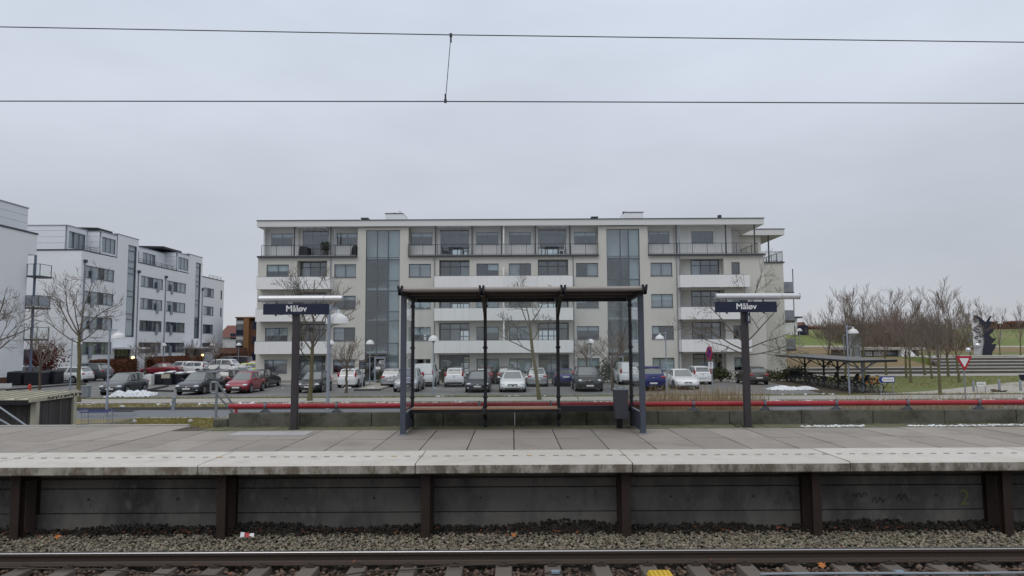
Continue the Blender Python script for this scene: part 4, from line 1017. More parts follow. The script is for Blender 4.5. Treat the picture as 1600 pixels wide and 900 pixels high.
# houses on the hill
def hill_house(label, px0, px1, py_eave, py_ridge, d, wm, dep=9, gable=0):
    x0, x1 = PY(px0, py_eave, d).x, PY(px1, py_eave, d).x; ze, zr = PY((px0 + px1) / 2, py_eave, d).z, PY((px0 + px1) / 2, py_ridge, d).z
    zg = hill_z(x0, d) - .2
    t = thing('house', label, 'house', ((x0 + x1) / 2, d, zg), 'houses on the hill')
    bb = MB(); bb.box(x0, x1, d, d + dep, zg, ze); bb.build('wall', wm, t)
    bb = MB()
    if gable: bb.prism([(x0 - .3, ze), ((x0 + x1) / 2, zr), (x1 + .3, ze)], lambda u, w: (u, d - .4, w), lambda u, w: (u, d + dep + .4, w))
    else: bb.prism([(d - .4, ze), (d + dep / 2, zr), (d + dep + .4, ze)], lambda u, w: (x0 - .4, u, w), lambda u, w: (x1 + .4, u, w))
    bb.build('roof', K['tile'], t)
    bb = MB(); w = (x1 - x0); bb.box(x0 + w * .2, x0 + w * .45, d - .03, d - .003, lerp(zg, ze, .45), lerp(zg, ze, .85)); bb.build('window', K['darkpanel'], t)
    return t
hill_house('small gabled house with red roof and yellow wall just right of the cream building', 1249, 1261, 514, 503, 150, K['yellowwall'], 8, 1)
hill_house('long low house with red brown roof behind the first bare trees', 1262, 1292, 514, 508, 152, K['brick'])
hill_house('low house with red brown roof behind the middle of the tree row', 1342, 1400, 512, 506, 158, K['brick'])
hill_house('low house with red brown roof behind the dense middle trees', 1408, 1458, 511, 504, 160, K['brick'])
hill_house('pale roofed house beyond the dark sculpture', 1552, 1600, 507, 501, 165, K['yellowwall'])
hill_house('low brown house at the far right behind the hedge', 1604, 1660, 506, 500, 165, K['brick'])
d = 100; t = thing('balcony_house', 'pale flat roofed house beyond the end of the cream building', 'house', (PY(1243, 510, 118).x, 118, 1.6))
x0, x1 = PY(1225, 510, 118).x, PY(1246, 510, 118).x; z1 = PY(1240, 497, 118).z
bb = MB(); bb.box(x0, x1, 118, 126, 1.6, z1); bb.build('wall', K['penthouse'], t)
bb = MB(); bb.box(x0 - .2, x1 + .8, 117.6, 126, z1 + .003, z1 + .25); bb.build('roof', K['steel'], t)
bb = MB(); bb.box(x1 + .003, x1 + 1.8, 118, 121, z1 - 3.2, z1 - 1.2); bb.build('balcony', K['darkpanel'], t)

# low pavilion behind the trees on the right
d = 88
pv = thing('pavilion', 'low grey pavilion with dark glazing behind the row of bare trees', 'pavilion', (PY(1380, 560, d).x, d, 0))
x0, x1 = PY(1344, 560, d).x, PY(1440, 560, d).x; zt_ = PY(1390, 543, d).z
bb = MB(); bb.box(x0, x1, d + .5, d + 8, 0, zt_ - .3); bb.build('wall', mat('pavilion_concrete', (.19, .17, .15), .85, var=.1, vs=1), pv)
bb = MB(); bb.box(x0 - .6, x1 + .4, d - .4, d + 8.5, zt_ - .297, zt_); bb.build('roof', K['foot'], pv)
FPv = frontF(d + .5)
for a, c in ((1352, 1362), (1365.5, 1381), (1384, 1404)):
    xa, xc = PY(a, 560, d + .5).x, PY(c, 560, d + .5).x
    fr = window(frontF(d + .42), xa, xc, 1.75, zt_ - .5, pv, split=(.5,), n=-.03, fm=K['whitesign'] if a < 1380 else K['frame'], gm=K['carglass'], sill=False, fw=.12)
xa, xc = PY(1406, 560, d).x, PY(1419, 560, d).x
bb = MB(); bb.hexa([(xa, d - .6, 1.6), (xc + .8, d - .6, 1.6), (xc + .8, d + .49, 1.6), (xa, d + .49, 1.6), (xa, d - .6, zt_ - .3), (xc, d - .6, zt_ - .3), (xc, d + .49, zt_ - .3), (xa, d + .49, zt_ - .3)]); bb.build('white_panel', K['white'], pv)
# glass lift tower beside it
x0, x1 = PY(1329, 550, d - 2).x, PY(1344, 550, d - 2).x; zt_ = PY(1336, 523, d - 2).z
lt = thing('lift_tower', 'small glazed lift tower behind the bicycle shelter', 'lift tower', ((x0 + x1) / 2, d - 2, 1.6))
bb = MB()
for x in (x0, x1):
    for y in (d - 2, d - .4): bb.bar((x, y, 1.6), (x, y, zt_), .14)
for z in (1.7, lerp(1.6, zt_, .5), zt_):
    for y in (d - 2, d - .4): bb.bar((x0, y, z), (x1, y, z), .14)
    for x in (x0, x1): bb.bar((x, d - 2, z), (x, d - .4, z), .14)
bb.build('frame', K['framelight'], lt)
bb = MB(); bb.box(x0 + .07, x1 - .07, d - 1.98, d - 1.95, 1.75, zt_ - .1); bb.build('glass', K['carglass'], lt)
bb = MB(); bb.box(x0 + .02, x1 - .02, d - 1.9, d - .5, zt_ - .05, zt_ + .05); bb.build('roof', K['steel'], lt)

# ================================================================== LOW WALL, RED PIPE
lw = thing('low_wall', 'low mossy concrete wall behind the shelter carrying the red pipe', 'wall', (0, 14.95, PZ))
xw0 = PY(356.5, 650, 14.85).x
xx = xw0; i = 0
while xx < 16:
    L_ = 1.48; bb = MB(); bb.box(xx + .006, xx + L_ - .006, 14.85 + rnd.uniform(-.006, .006), 15.05, PZ - .2, PZ + .27 + rnd.uniform(-.006, .006)); bb.build('wall_block', K['concrete'], lw, bevel=.012); xx += L_
bb = MB(); x1 = xw0 - .02; bb.box(PY(333, 660, 14.9).x, x1, 14.88, 15.06, PZ - .2, PZ + .15); t = thing('concrete_block', 'small mossy concrete block at the left end of the low wall', 'block', (x1 - .2, 14.95, PZ)); bb.build('body', K['concrete'], t, bevel=.015)
pp = thing('pipe_rail', 'long red pipe rail clamped along the low wall', 'pipe rail', (0, 14.95, PZ + .27))
zc = PY(800, 632.5, 14.95).z; xp0 = PY(358, 634, 14.95).x
bb = MB(); bb.tube([(xp0, 14.95, zc), (16, 14.95, zc)], .051, 16); bb.build('pipe', K['red'], pp, smooth=True)
bb = MB(); bb.tube([(xp0 + .15, 14.95, PZ + .272), (xp0 + .15, 14.95, zc - .05)], .028, 8); bb.tube([(xp0 + .15, 14.95, PZ + .272), (xp0 + .15, 14.95, PZ + .285)], .055, 10); bb.build('end_foot', K['red'], pp)
xb = PY(415, 632, 14.95).x
for k in range(-1, 20):
    x = xb + 1.484 * k
    if k < 0 or x > 15.8: continue
    if -2.2 < x < 2.6: pass
    bb = MB(); z0 = PZ + .272
    bb.tube([(x - .025, 14.95, zc), (x + .025, 14.95, zc)], .062, 14)
    bb.prism([(-.10, z0), (.10, z0), (.10, z0 + .02), (.03, zc - .06), (.03, zc), (-.03, zc), (-.03, zc - .06), (-.10, z0 + .02)], lambda u, w: (x + u, 14.93, w), lambda u, w: (x + u, 14.97, w))
    bb.box(x - .11, x + .11, 14.885, 15.01, z0, z0 + .012); bb.tube([(x, 14.95, zc + .055), (x, 14.95, zc + .085)], .016, 8)
    for s in (-.075, .075): bb.tube([(x + s, 14.91, z0 + .01), (x + s, 14.91, z0 + .04)], .014, 6)
    bb.build('pipe_clamp', K['clampgrey'], pp)

# ================================================================== PLATFORM SHELTER
sh = thing('platform_shelter', 'open steel and glass waiting shelter with wooden bench on the platform', 'shelter', (.19, 14.0, PZ))
FX = [.19 + 1.487 * q for q in (-1.5, -.5, .5, 1.5)]
YFp, YBp = 13.38, 14.62
zrf, zrb = 4.33, 4.285
# two front posts (square tube) and four back posts with collars
for x in (FX[0], FX[3]):
    bb = MB(); bb.box(x - .05, x + .05, YFp - .05, YFp + .05, PZ - .004, zrf - .06); po = bb.build('front_post', K['shelter'], sh, bevel=.008)
    bb = MB(); bb.box(x - .075, x + .075, YFp - .08, YFp + .08, PZ - .004, PZ + .012); bb.build('base_plate', K['galv'], po)
for x in FX:
    bb = MB(); bb.box(x - .033, x + .033, YBp - .04, YBp + .04, PZ - .004, zrb - .03); po = bb.build('back_post', K['black'], sh, bevel=.006)
    for py in (478, 543, 620):
        z = PY(800, py, YBp).z; bb = MB(); bb.tube([(x - .048, YBp - .03, z), (x + .048, YBp - .03, z)], .024, 10); bb.build('glass_clamp', K['black'], po)
# roof frame
for i, x in enumerate(FX):
    bb = MB(); bb.hexa([(x - .035, 12.98, zrf - .10), (x + .035, 12.98, zrf - .10), (x + .035, 14.82, zrb - .09), (x - .035, 14.82, zrb - .09), (x - .035, 12.98, zrf + .01), (x + .035, 12.98, zrf + .01), (x + .035, 14.82, zrb + .01), (x - .035, 14.82, zrb + .01)])
    ar = bb.build('roof_arm', K['black'], sh)
    bb = MB()                            # forked bracket at the eaves
    for s in (-1, 1): bb.hexa([(x - .03, 12.9, zrf - .12), (x + .03, 12.9, zrf - .12), (x + .03, 12.97, zrf - .12), (x - .03, 12.97, zrf - .12), (x + s * .036 - .018, 12.9, zrf + .058), (x + s * .036 + .018, 12.9, zrf + .058), (x + s * .036 + .018, 12.97, zrf + .058), (x + s * .036 - .018, 12.97, zrf + .058)])
    bb.build('fork_bracket', K['black'], ar)
    if i in (1, 2):
        bb = MB(); bb.hexa([(x - .03, 13.5, zrf - .10), (x + .03, 13.5, zrf - .10), (x + .03, 13.58, zrf - .10), (x - .03, 13.58, zrf - .10), (x - .03, YBp - .06, zrb - .42), (x + .03, YBp - .06, zrb - .42), (x + .03, YBp, zrb - .36), (x - .03, YBp, zrb - .36)]); bb.build('roof_strut', K['black'], ar)
def interp_y(y): return lerp(zrf, zrb, (y - 12.95) / 1.9)
for a, c in zip(FX, FX[1:]):
    bb = MB(); y0_, y1_ = 13.0, 14.84; a_, c_ = a + .04, c - .04
    bb.hexa([(a_, y0_, zrf - .012), (c_, y0_, zrf - .012), (c_, y1_, zrb - .012), (a_, y1_, zrb - .012), (a_, y0_, zrf + .004), (c_, y0_, zrf + .004), (c_, y1_, zrb + .004), (a_, y1_, zrb + .004)]); bb.build('roof_sheet', mat('roof_sheet', (.13, .105, .085), .7, var=.15, vs=3) if a == FX[0] else bpy.data.materials['roof_sheet'], sh)
    bb = MB(); bb.tube([(a_, 12.97, zrf - .01), (c_, 12.97, zrf - .01)], .042, 10); bb.build('front_gutter', mat('gutter_metal', (.30, .27, .25), .5, .3, var=.08, vs=5) if a == FX[0] else bpy.data.materials['gutter_metal'], sh, smooth=True)
    for y in (13.6, 14.2):
        bb = MB(); z = interp_y(y); bb.box(a_, c_, y - .02, y + .02, z - .055, z - .014); bb.build('purlin', K['postbrown'], sh)
    bb = MB(); bb.box(a_, c_, 14.80, 14.86, zrb - .09, zrb - .014); bb.build('rear_beam', K['black'], sh)
# glass: back panes and side panes, steel lower side panels
for i, (a, c) in enumerate(zip(FX, FX[1:])):
    bb = MB(); bb.box(a + .045, c - .045, YBp + .02, YBp + .03, PZ + .42, zrb - .14); bb.build('back_pane', K['pane'], sh)
    bb = MB(); bb.box(a + .034, c - .034, YBp - .015, YBp + .015, PZ + .33, PZ + .40); bb.build('lower_rail', K['shelter'], sh)
for x in (FX[0], FX[3]):
    bb = MB(); bb.hexa([(x - .012, YFp + .05, PZ + .03), (x + .012, YFp + .05, PZ + .03), (x + .012, YBp - .04, PZ + .03), (x - .012, YBp - .04, PZ + .03), (x - .012, YFp + .05, PZ + .36), (x + .012, YFp + .05, PZ + .36), (x + .012, YBp - .04, PZ + .36), (x - .012, YBp - .04, PZ + .36)]); bb.build('side_panel', K['shelter'], sh)
    bb = MB(); bb.box(x - .02, x + .02, YFp + .05, YBp - .04, PZ + .362, PZ + .385); bb.build('side_rail', K['galv'], sh)
    bb = MB(); bb.box(x - .005, x + .005, YFp + .055, YBp - .045, PZ + .39, zrb - .16); bb.build('side_pane', K['pane'], sh)
# bench in the first two bays
zs = PY(700, 637.5, 14.12).z
for a, c in ((FX[0], FX[1]), (FX[1], FX[2])):
    for j in range(4):
        y = 14.12 + j * .098; bb = MB(); bb.box(a + .045, c - .045, y, y + .09, zs - .035, zs); bb.build('bench_slat', K['wood'], sh, bevel=.006)
    bb = MB(); bb.box(a + .05, c - .05, 14.16, 14.24, zs - .10, zs - .038); bb.box(a + .05, c - .05, 14.40, 14.46, zs - .10, zs - .038); bb.build('bench_bearer', K['black'], sh)
for x in FX[:3]:
    bb = MB(); bb.hexa([(x - .03, 14.16, zs - .13), (x + .03, 14.16, zs - .13), (x + .03, YBp - .04, zs - .28), (x - .03, YBp - .04, zs - .28), (x - .03, 14.16, zs - .045), (x + .03, 14.16, zs - .045), (x + .03, YBp - .04, zs - .045), (x - .03, YBp - .04, zs - .045)]); bb.build('bench_arm', K['black'], sh)
bb = MB(); bb.box(FX[2] + .05, FX[3] - .05, YBp - .08, YBp - .02, PZ + .30, PZ + .42); bb.build('lean_rail', K['black'], sh)
# litter bin
x0, x1 = PY(961, 630, 13.95).x, PY(982.5, 630, 13.95).x
bn = thing('litter_bin', 'dark grey metal litter bin hanging in the right end of the shelter', 'litter bin', ((x0 + x1) / 2, 14.08, PZ))
zb_, zt_ = PY(970, 655, 13.95).z, PY(970, 609, 13.95).z
bb = MB(); bb.hexa([(x0 + .012, 13.97, zb_), (x1 - .012, 13.97, zb_), (x1 - .012, 14.25, zb_), (x0 + .012, 14.25, zb_), (x0, 13.95, zt_), (x1, 13.95, zt_), (x1, 14.27, zt_), (x0, 14.27, zt_)]); bb.build('body', K['bin'], bn, bevel=.01)
bb = MB(); bb.box(x0 + .03, x1 - .03, 13.99, 14.23, zt_ + .002, zt_ + .006); bb.build('opening', K['trim'], bn)
bb = MB()
for q in ((x0 - .006, x1 + .006, 13.944, 13.985), (x0 - .006, x1 + .006, 14.235, 14.276), (x0 - .006, x0 + .032, 13.985, 14.235), (x1 - .032, x1 + .006, 13.985, 14.235)): bb.box(*q, zt_ - .004, zt_ + .016)
bb.build('rim', K['framelight'], bn)
bb = MB(); bb.box(x0 + .08, x1 - .08, 14.276, 14.36, PZ, zt_ - .08); bb.build('stand', K['trim'], bn)

# ================================================================== STATION NAME SIGNS
def sign(label, pxp, pxb0, pxb1, pyb0, pyb1, pxt0, pxt1, pyt0, pyt1, pytxt, number=False, joint=.78):
    y = 14.42; ys = y - .11
    xc_ = PY(pxp, 560, y).x
    t = thing('station_sign', label, 'station sign', (xc_, y, PZ), 'station name signs on the platform')
    zt = PY(pxp, (pyt0 + pyt1) / 2, y).z
    bb = MB(); bb.box(xc_ - .064, xc_ + .064, y - .06, y + .06, PZ - .02, zt - .07); bb.build('post', K['postbrown'], t, bevel=.01)
    bb = MB(); bb.box(xc_ - .09, xc_ + .09, y - .085, y + .085, PZ - .02, PZ + .012); bb.build('base_plate', K['postbrown'], t)
    x0, x1 = PY(pxb0, 480, ys).x, PY(pxb1, 480, ys).x; z1, z0 = PY((pxb0 + pxb1) / 2, pyb0, ys).z, PY((pxb0 + pxb1) / 2, pyb1, ys).z
    bb = MB(); bb.box(x0, x1, ys, ys + .045, z0, z1); sb = bb.build('name_board', K['navy'], t, bevel=.006)
    for q in (.19, .79):
        xx = lerp(x0, x1, q); bb = MB(); bb.bar((xx, ys + .024, z0 - .03), (xx, ys + .024, z0), .03); bb.bar((xx, ys + .024, z1), (xx, y - .02, zt - .04), .025); bb.build('hanger', K['postbrown'], sb)
    text('lettering', 'M\u00e5l\u00f8v', (z1 - z0) * .80, (PY(pytxt, 480, ys).x, ys - .004, (z0 + z1) / 2 + .006), K['letter'], sb, bold=.0032)
    a, c = PY(pxt0, 465, y).x, PY(pxt1, 465, y).x; xm = lerp(a, c, joint)
    for u0, u1, nm in ((a, xm - .004, 'lamp_tube'), (xm + .004, c, 'lamp_end')):
        bb = MB(); bb.tube([(u0, y - .02, zt), (u1, y - .02, zt)], .064 if nm == 'lamp_tube' else .062, 16); lt_ = bb.build(nm, K['tube'], t, smooth=True)
    bb = MB(); bb.box(a + .06, xm - .06, y - .055, y + .015, zt - .072, zt - .058); bb.build('diffuser', K['framelight'], t)
    for u in (a, c):
        bb = MB(); bb.disc((u, y - .02, zt), .067, (1, 0, 0), .012, 16); bb.build('end_cap', K['framelight'], t)
    if number:
        q = PY(1169, 497, y - .1); h = .105
        bb = MB(); bb.hexa([(q.x - .045, y - .16, q.z - h), (q.x + .055, y - .08, q.z - h), (q.x + .045, y - .065, q.z - h), (q.x - .055, y - .145, q.z - h), (q.x - .045, y - .16, q.z + h), (q.x + .055, y - .08, q.z + h), (q.x + .045, y - .065, q.z + h), (q.x - .055, y - .145, q.z + h)]); nbd = bb.build('track_number_board', K['navy'], t)
        text('track_number', '1', .15, (q.x + .006, y - .124, q.z - .012), K['letter'], nbd, rot=(R(90), 0, math.atan2(.08, .1)), bold=.003)
sign('station name sign left of the shelter with wide lamp tube on top', 461.7, 411, 514, 474.5, 491.5, 405.5, 536, 461.8, 471.8, 463)
sign('station name sign right of the shelter with track number plate below', 1165, 1117.6, 1214, 471.2, 487.8, 1117.5, 1248, 458, 468.5, 1166, True, .785)
bb = MB(); bb.tube([(PY(1163, 664, 14.2).x - .25, 14.35, PZ + .1), (PY(1163, 664, 14.2).x - .1, 14.36, PZ + .0), (PY(1163, 664, 14.2).x, 14.36, PZ + .03)], .012, 6); tag(bb.build('sign_cable', K['trim']), 'short black cable at the foot of the sign with track number', 'cable')
# access cover set in the paving
x0, x1 = PY(372, 670, 13.9).x, PY(490, 670, 13.9).x
t = thing('access_cover', 'pale rectangular access cover in the paving by the left sign', 'access cover', ((x0 + x1) / 2, 13.6, PZ))
for a, c in ((x0, x0 + 1.05), (x0 + 1.06, x1)):
    bb = MB(); bb.box(a, c, 13.36, 13.95, PZ - .03, PZ + .006); bb.build('cover_plate', mat('cover_plate', (.37, .36, .355), .6, .1, var=.08, vs=4) if a == x0 else bpy.data.materials['cover_plate'], t)

# ================================================================== STREET LAMPS
def lamp_proto():
    t = thing('street_lamp', 'x', 'street lamp', (0, 0, 0), 'grey street lamps with white domes')
    bb = MB(); bb.tube([(0, 0, 0), (0, 0, .9)], .058, 10); bb.tube([(0, 0, .9), (0, 0, 4.2)], .045, 10); bb.build('post', K['lampgrey'], t, smooth=True, world=False)
    bb = MB(); bb.bar((0, 0, 4.14), (.42, 0, 4.14), .05, .05); bb.bar((-.05, 0, 4.16), (.05, 0, 4.16), .13, .16); bb.build('arm', K['lampgrey'], t, world=False)
    bb = MB(); bb.lathe([(.02, 4.13), (.06, 4.11), (.07, 4.02), (.13, 3.99), (.24, 3.93), (.30, 3.83), (.32, 3.72), (.30, 3.72), (.22, 3.86), (.05, 3.94)], 18, (.42, 0, 0)); bb.build('dome', K['dome'], t, smooth=True, world=False)
    bb = MB(); bb.ell((.42, 0, 3.80), (.1, .1, .1), 10, 6); bb.build('bulb', K['penthouse'], t, smooth=True, world=False)
    return t
def lamp_top():
    t = thing('street_lamp', 'x', 'street lamp', (0, 0, 0), 'post top lamps with white domes')
    bb = MB(); bb.tube([(0, 0, 0), (0, 0, .8)], .055, 10); bb.tube([(0, 0, .8), (0, 0, 3.5)], .038, 10); bb.build('post', K['lampgrey'], t, smooth=True, world=False)
    bb = MB(); bb.lathe([(.02, 3.98), (.10, 3.96), (.24, 3.88), (.33, 3.74), (.36, 3.60), (.33, 3.60), (.05, 3.72)], 18); bb.build('dome', K['dome'], t, smooth=True, world=False)
    bb = MB(); bb.lathe([(.06, 3.48), (.12, 3.55), (.12, 3.62)], 12); bb.build('socket', K['lampgrey'], t, smooth=True, world=False)
    return t
LA, LT = lamp_proto(), lamp_top(); used = set()
def lamp(proto, px, pyb, label, rz=0, s=1.0, d=None):
    p = G(px, pyb) if d is None else Vector((PY(px, 540, d).x, d, 0))
    o = proto if proto.name not in used else copy_tree(proto); used.add(proto.name)
    o.location = p; o.rotation_euler.z = rz; o.scale = (s, s, s); o['label'] = label; return o
lamp(LA, 166.5, 648, 'tall grey street lamp in front of the dark parked hatchback at the snow pile')
lamp(LA, 513.5, 600, 'thick near street lamp with big white dome beside the left station sign', R(72), 1.06, 20.5)
lamp(LA, 109.5, 611, 'grey street lamp in front of the white estate car at the far left', R(15), .95)
lamp(LA, 1042, 613, 'grey street lamp beside the white saloon car', R(180), .98)
lamp(LA, 1327.5, 615, 'grey street lamp in front of the bicycle shelter', R(10), 1.06)
lamp(LT, 577.5, 604, 'post top lamp with blue board before the left entrance tower', 0, .95)
lamp(LT, 677, 617, 'post top lamp seen through the shelter beside the white van', 0, 1.0)
lamp(LT, 1250, 560, 'small far lamp on the slope above the bicycle shelter', 0, 1.0, 98)
lamp(LT, 202, 583, 'lamp before the first entrance of the white building', 0, .95)
lamp(LT, 256, 578, 'lamp behind the red car at the white building', 0, .95, 92)
lamp(LT, 332, 578, 'lamp behind the white cars at the end of the white building', 0, .95, 92)
lamp(LT, 373, 577, 'lamp in front of the brown timber building', 0, .95, 95)
lamp(LT, 923, 604, 'lamp before the cream wall behind the large black off-roader', 0, .95, 60)
lamp(LT, 517, 604, 'lamp behind the small round tree near the cream wall', 0, .95, 60)
lamp(LT, 1565, 560, 'far lamp on the lawn right of the sculpture', 0, 1.0, 110).location.z = 2.6
for o in S.objects:
    if o.get('label', '').startswith('small far lamp'): o.location.z = 1.4
# direction board on the lamp before the entrance
p = PY(574, 569, 56); t = thing('direction_board', 'dark blue direction board on a post before the left entrance', 'direction board', (p.x, 54.3, 0))
bb = MB(); bb.box(p.x - .28, p.x + .22, 54.25, 54.3, p.z - .32, p.z + .34); bd = bb.build('board', K['navy'], t)
for i in range(4):
    bb = MB(); z = p.z + .22 - i * .15; bb.box(p.x - .22, p.x + .16 - .06 * (i % 2), 54.243, 54.249, z - .022, z + .022); bb.build('text_line', K['framelight'], bd)
bb = MB(); bb.bar((p.x - .02, 54.33, 0), (p.x - .02, 54.33, p.z + .3), .06); bb.build('post', K['lampgrey'], t)

# ================================================================== LEFT FOREGROUND: shed, hand rails, trolleys, bollards
d0_, d1_ = 18.2, 19.9; xs_ = PY(56.5, 640, d0_).x
zt0, zt1 = PY(56.5, 627, d0_).z, PY(110, 621.7, d1_).z
sd_ = thing('wooden_shed', 'weathered dark board shed with ribbed cream roof and sprayed fascia', 'shed', (xs_ - 2.5, d0_, 0))
xl = xs_ - 6.0
bw = .14
i = 0
while xl + i * bw < xs_ - .16:
    x = xl + i * bw; bb = MB(); bb.box(x + .004, x + bw - .004, d0_ + .05 + rnd.uniform(-.008, .008), d0_ + .08, 0, zt0 - .005); bb.build('board', K['board'], sd_); i += 1
i = 0
while d0_ + .16 + i * bw < d1_ - .2:
    y = d0_ + .16 + i * bw; bb = MB(); bb.box(xs_ - .08, xs_ - .05 + rnd.uniform(-.008, .008), y + .004, y + bw - .004, 0, zt0 - .005); bb.build('board', K['board'], sd_); i += 1
for (x, y) in ((xs_ - .08, d0_ + .08), (xs_ - .06, d1_ - .1)):
    bb = MB(); bb.box(x - .07, x + .07, y - .07, y + .07, 0, zt0 - .01); bb.build('corner_post', K['cream'], sd_)
zr1 = PY(100, 612.5, d1_).z + .02
ov = .25                                  # roof: fascia board (with graffiti), ribbed sheets
bb = MB(); bb.hexa([(xs_ - .03, d0_ - ov, zt0 - .01), (xs_ + .02, d0_ - ov, zt0 - .01), (xs_ + .02, d1_ + .15, zt0 + .0), (xs_ - .03, d1_ + .15, zt0 + .0), (xs_ - .03, d0_ - ov, zt0 + .06), (xs_ + .02, d0_ - ov, zt0 + .06), (xs_ + .02, d1_ + .15, zr1), (xs_ - .03, d1_ + .15, zr1)]); bb.build('fascia', K['cream'], sd_)
k = 0
while k * .34 < 5.6:
    x1 = xs_ - .035 - k * .34; bb = MB()
    bb.hexa([(x1 - .325, d0_ - ov, zt0 + .045), (x1, d0_ - ov, zt0 + .045), (x1, d1_ + .1, zr1 - .02), (x1 - .325, d1_ + .1, zr1 - .02), (x1 - .325, d0_ - ov, zt0 + .065), (x1, d0_ - ov, zt0 + .065), (x1, d1_ + .1, zr1), (x1 - .325, d1_ + .1, zr1)])
    bb.bar((x1 - .01, d0_ - ov, zt0 + .075), (x1 - .01, d1_ + .1, zr1 + .01), .03, .05); bb.build('roof_sheet', K['cream'], sd_); k += 1
bb = MB(); bb.box(xl, xs_ - .03, d0_ - ov + .004, d0_ - ov + .03, zt0 - .07, zt0 + .045); bb.build('front_beam', K['trim'], sd_)
bb = MB(); rg = random.Random(8)         # sprayed tag on the fascia
for j in range(9):
    y = lerp(d0_ + .45, d1_ + .05, j / 8); zb0 = lerp(zt0 + .01, zt0 + .02, j / 8); zh = lerp(zt0 + .06, zr1 - .02, (y - d0_ + ov) / (d1_ - d0_ + ov + .15)); h = zh - zb0
    pts = [(xs_ + .024, y + rg.uniform(-.06, .09), zb0 + h * f) for f in (rg.uniform(.05, .3), rg.uniform(.5, .95), rg.uniform(.1, .5), rg.uniform(.6, .95))]
    bb.tube(pts, .014, 5)
bb.build('graffiti_tag', K['spray'], sd_)
# stair hand rails at the left edge
t = thing('stair_handrail', 'two pale stair hand rails slanting down in front of the board shed', 'handrail', (-11.5, 16.3, 0))
for (a, c) in (((-14, 627), (40, 664.5)), ((-10, 650), (18, 666))):
    p0, p1 = PY(*a, 16.2), PY(*c, 16.2); dv = (p1 - p0).normalized()
    bb = MB(); bb.tube([p0 - dv * 1.2, p1 + dv * .6], .022, 8); bb.build('rail', K['galv'], t, smooth=True)
p0 = PY(-14, 627, 16.2); bb = MB(); bb.tube([(p0.x - .4, 16.2, 0), (p0.x - .4, 16.2, p0.z + .25)], .024, 8); bb.build('post', K['galv'], t)
p1 = PY(44, 668, 16.2); bb = MB(); bb.tube([(p1.x, 16.2, 0), (p1.x, 16.2, p1.z)], .024, 8); bb.build('post', K['galv'], t)
# stair rail at the gap left of the red pipe
yh = 17.6
t = thing('stair_handrail', 'grey stair post with looped end and two dark hand rails left of the red pipe', 'handrail', (PY(338, 640, yh).x, yh, 0))
x = PY(338, 630, yh).x; zt = PY(338, 596.5, yh).z
bb = MB(); bb.tube([(x, yh, -.05), (x, yh, zt)], .034, 10); bb.build('post', K['galv'], t, smooth=True)
xl2 = PY(329.5, 600, yh).x; zl = PY(334, 613.5, yh).z
bb = MB(); bb.tube([(x, yh, zt - .01), (xl2 + .03, yh, zt - .01), (xl2, yh, zt - .04), (xl2, yh, zl + .03), (xl2 + .03, yh, zl), (x, yh, zl)], .024, 8); bb.build('loop', K['galv'], t, smooth=True)
for (a, c) in (((341, 597), (363, 631)), ((341, 616), (361, 641))):
    bb = MB(); bb.tube([(x, yh, PY(*a, yh).z), PY(*c, 15.6), PY(*c, 15.6) + Vector((.12, -.06, -.14))], .022, 8); bb.build('rail', K['steel'], t, smooth=True)
# shopping trolleys
def trolley(label, x, y, z, rz, hm, tilt=0):
    t = thing('shopping_trolley', label, 'shopping trolley', (x, y, z), 'shopping trolleys left on the grass', rz=rz); t.rotation_euler.x = tilt
    bb = MB()
    for s in range(9):
        f = s / 8
        bb.bar((lerp(-.42, .42, f), -.22, .48), (lerp(-.45, .48, f), -.27, .92), .006); bb.bar((lerp(-.42, .42, f), .22, .48), (lerp(-.45, .48, f), .27, .92), .006)
        bb.bar((lerp(-.42, .42, f), -.22, .48), (lerp(-.42, .42, f), .22, .48), .007)
    for z_ in (.48, .6, .74, .92):
        f = (z_ - .48) / .44; w = lerp(.22, .27, f); l0, l1 = lerp(-.42, -.45, f), lerp(.42, .48, f)
        q = .018 if z_ in (.48, .92) else .010
        for a, c in (((l0, -w), (l1, -w)), ((l1, -w), (l1, w)), ((l1, w), (l0, w)), ((l0, w), (l0, -w))): bb.bar((*a, z_), (*c, z_), q)
    bb.build('basket', K['galv'], t, world=False)
    bb = MB(); bb.tube([(-.52, -.27, 1.0), (-.52, .27, 1.0)], .022, 8); bb.build('handle', hm, t, world=False)
    bb = MB()
    for s in (-.275, .275): bb.bar((-.5, s, .945), (.5, s, .945), .03)
    bb.build('rim_strip', hm, t, world=False)
    bb = MB()
    for s in (-.25, .25): bb.tube([(-.52, s, 1.0), (-.44, s, .9), (-.40, s, .15), (.40, s * .8, .13)], .014, 6)
    bb.build('chassis', K['galv'], t, world=False)
    for sx in (-.4, .4):
        for sy in (-.22, .22):
            bb = MB(); bb.disc((sx, sy, .065), .065, (0, 1, 0), .03, 12); bb.build('wheel', K['tyre'], t, world=False)
    return t
p = PY(129, 655, 25.6); trolley('shopping trolley with blue handle on the grass behind the shed', p.x, 26.5, .0, R(4), K['blueplastic'])
p = PY(159, 655, 27); trolley('empty shopping trolley with grey handle just right of the blue handled one', p.x, 28.4, -.15, R(10), K['steel'])
x = PY(134, 655, 25).x; t = thing('plastic_crate', 'dark blue plastic crate below the blue handled trolley', 'crate', (x, 24.7, 0))
bb = MB()
bb.box(x - .18, x + .18, 24.55, 24.85, .0, .03)
for q in ((x - .18, x + .18, 24.55, 24.57), (x - .18, x + .18, 24.83, 24.85), (x - .18, x - .16, 24.57, 24.83), (x + .16, x + .18, 24.57, 24.83)): bb.box(*q, .03, .66)
bb.build('body', mat('crate_blue', (.012, .018, .07), .5), t)
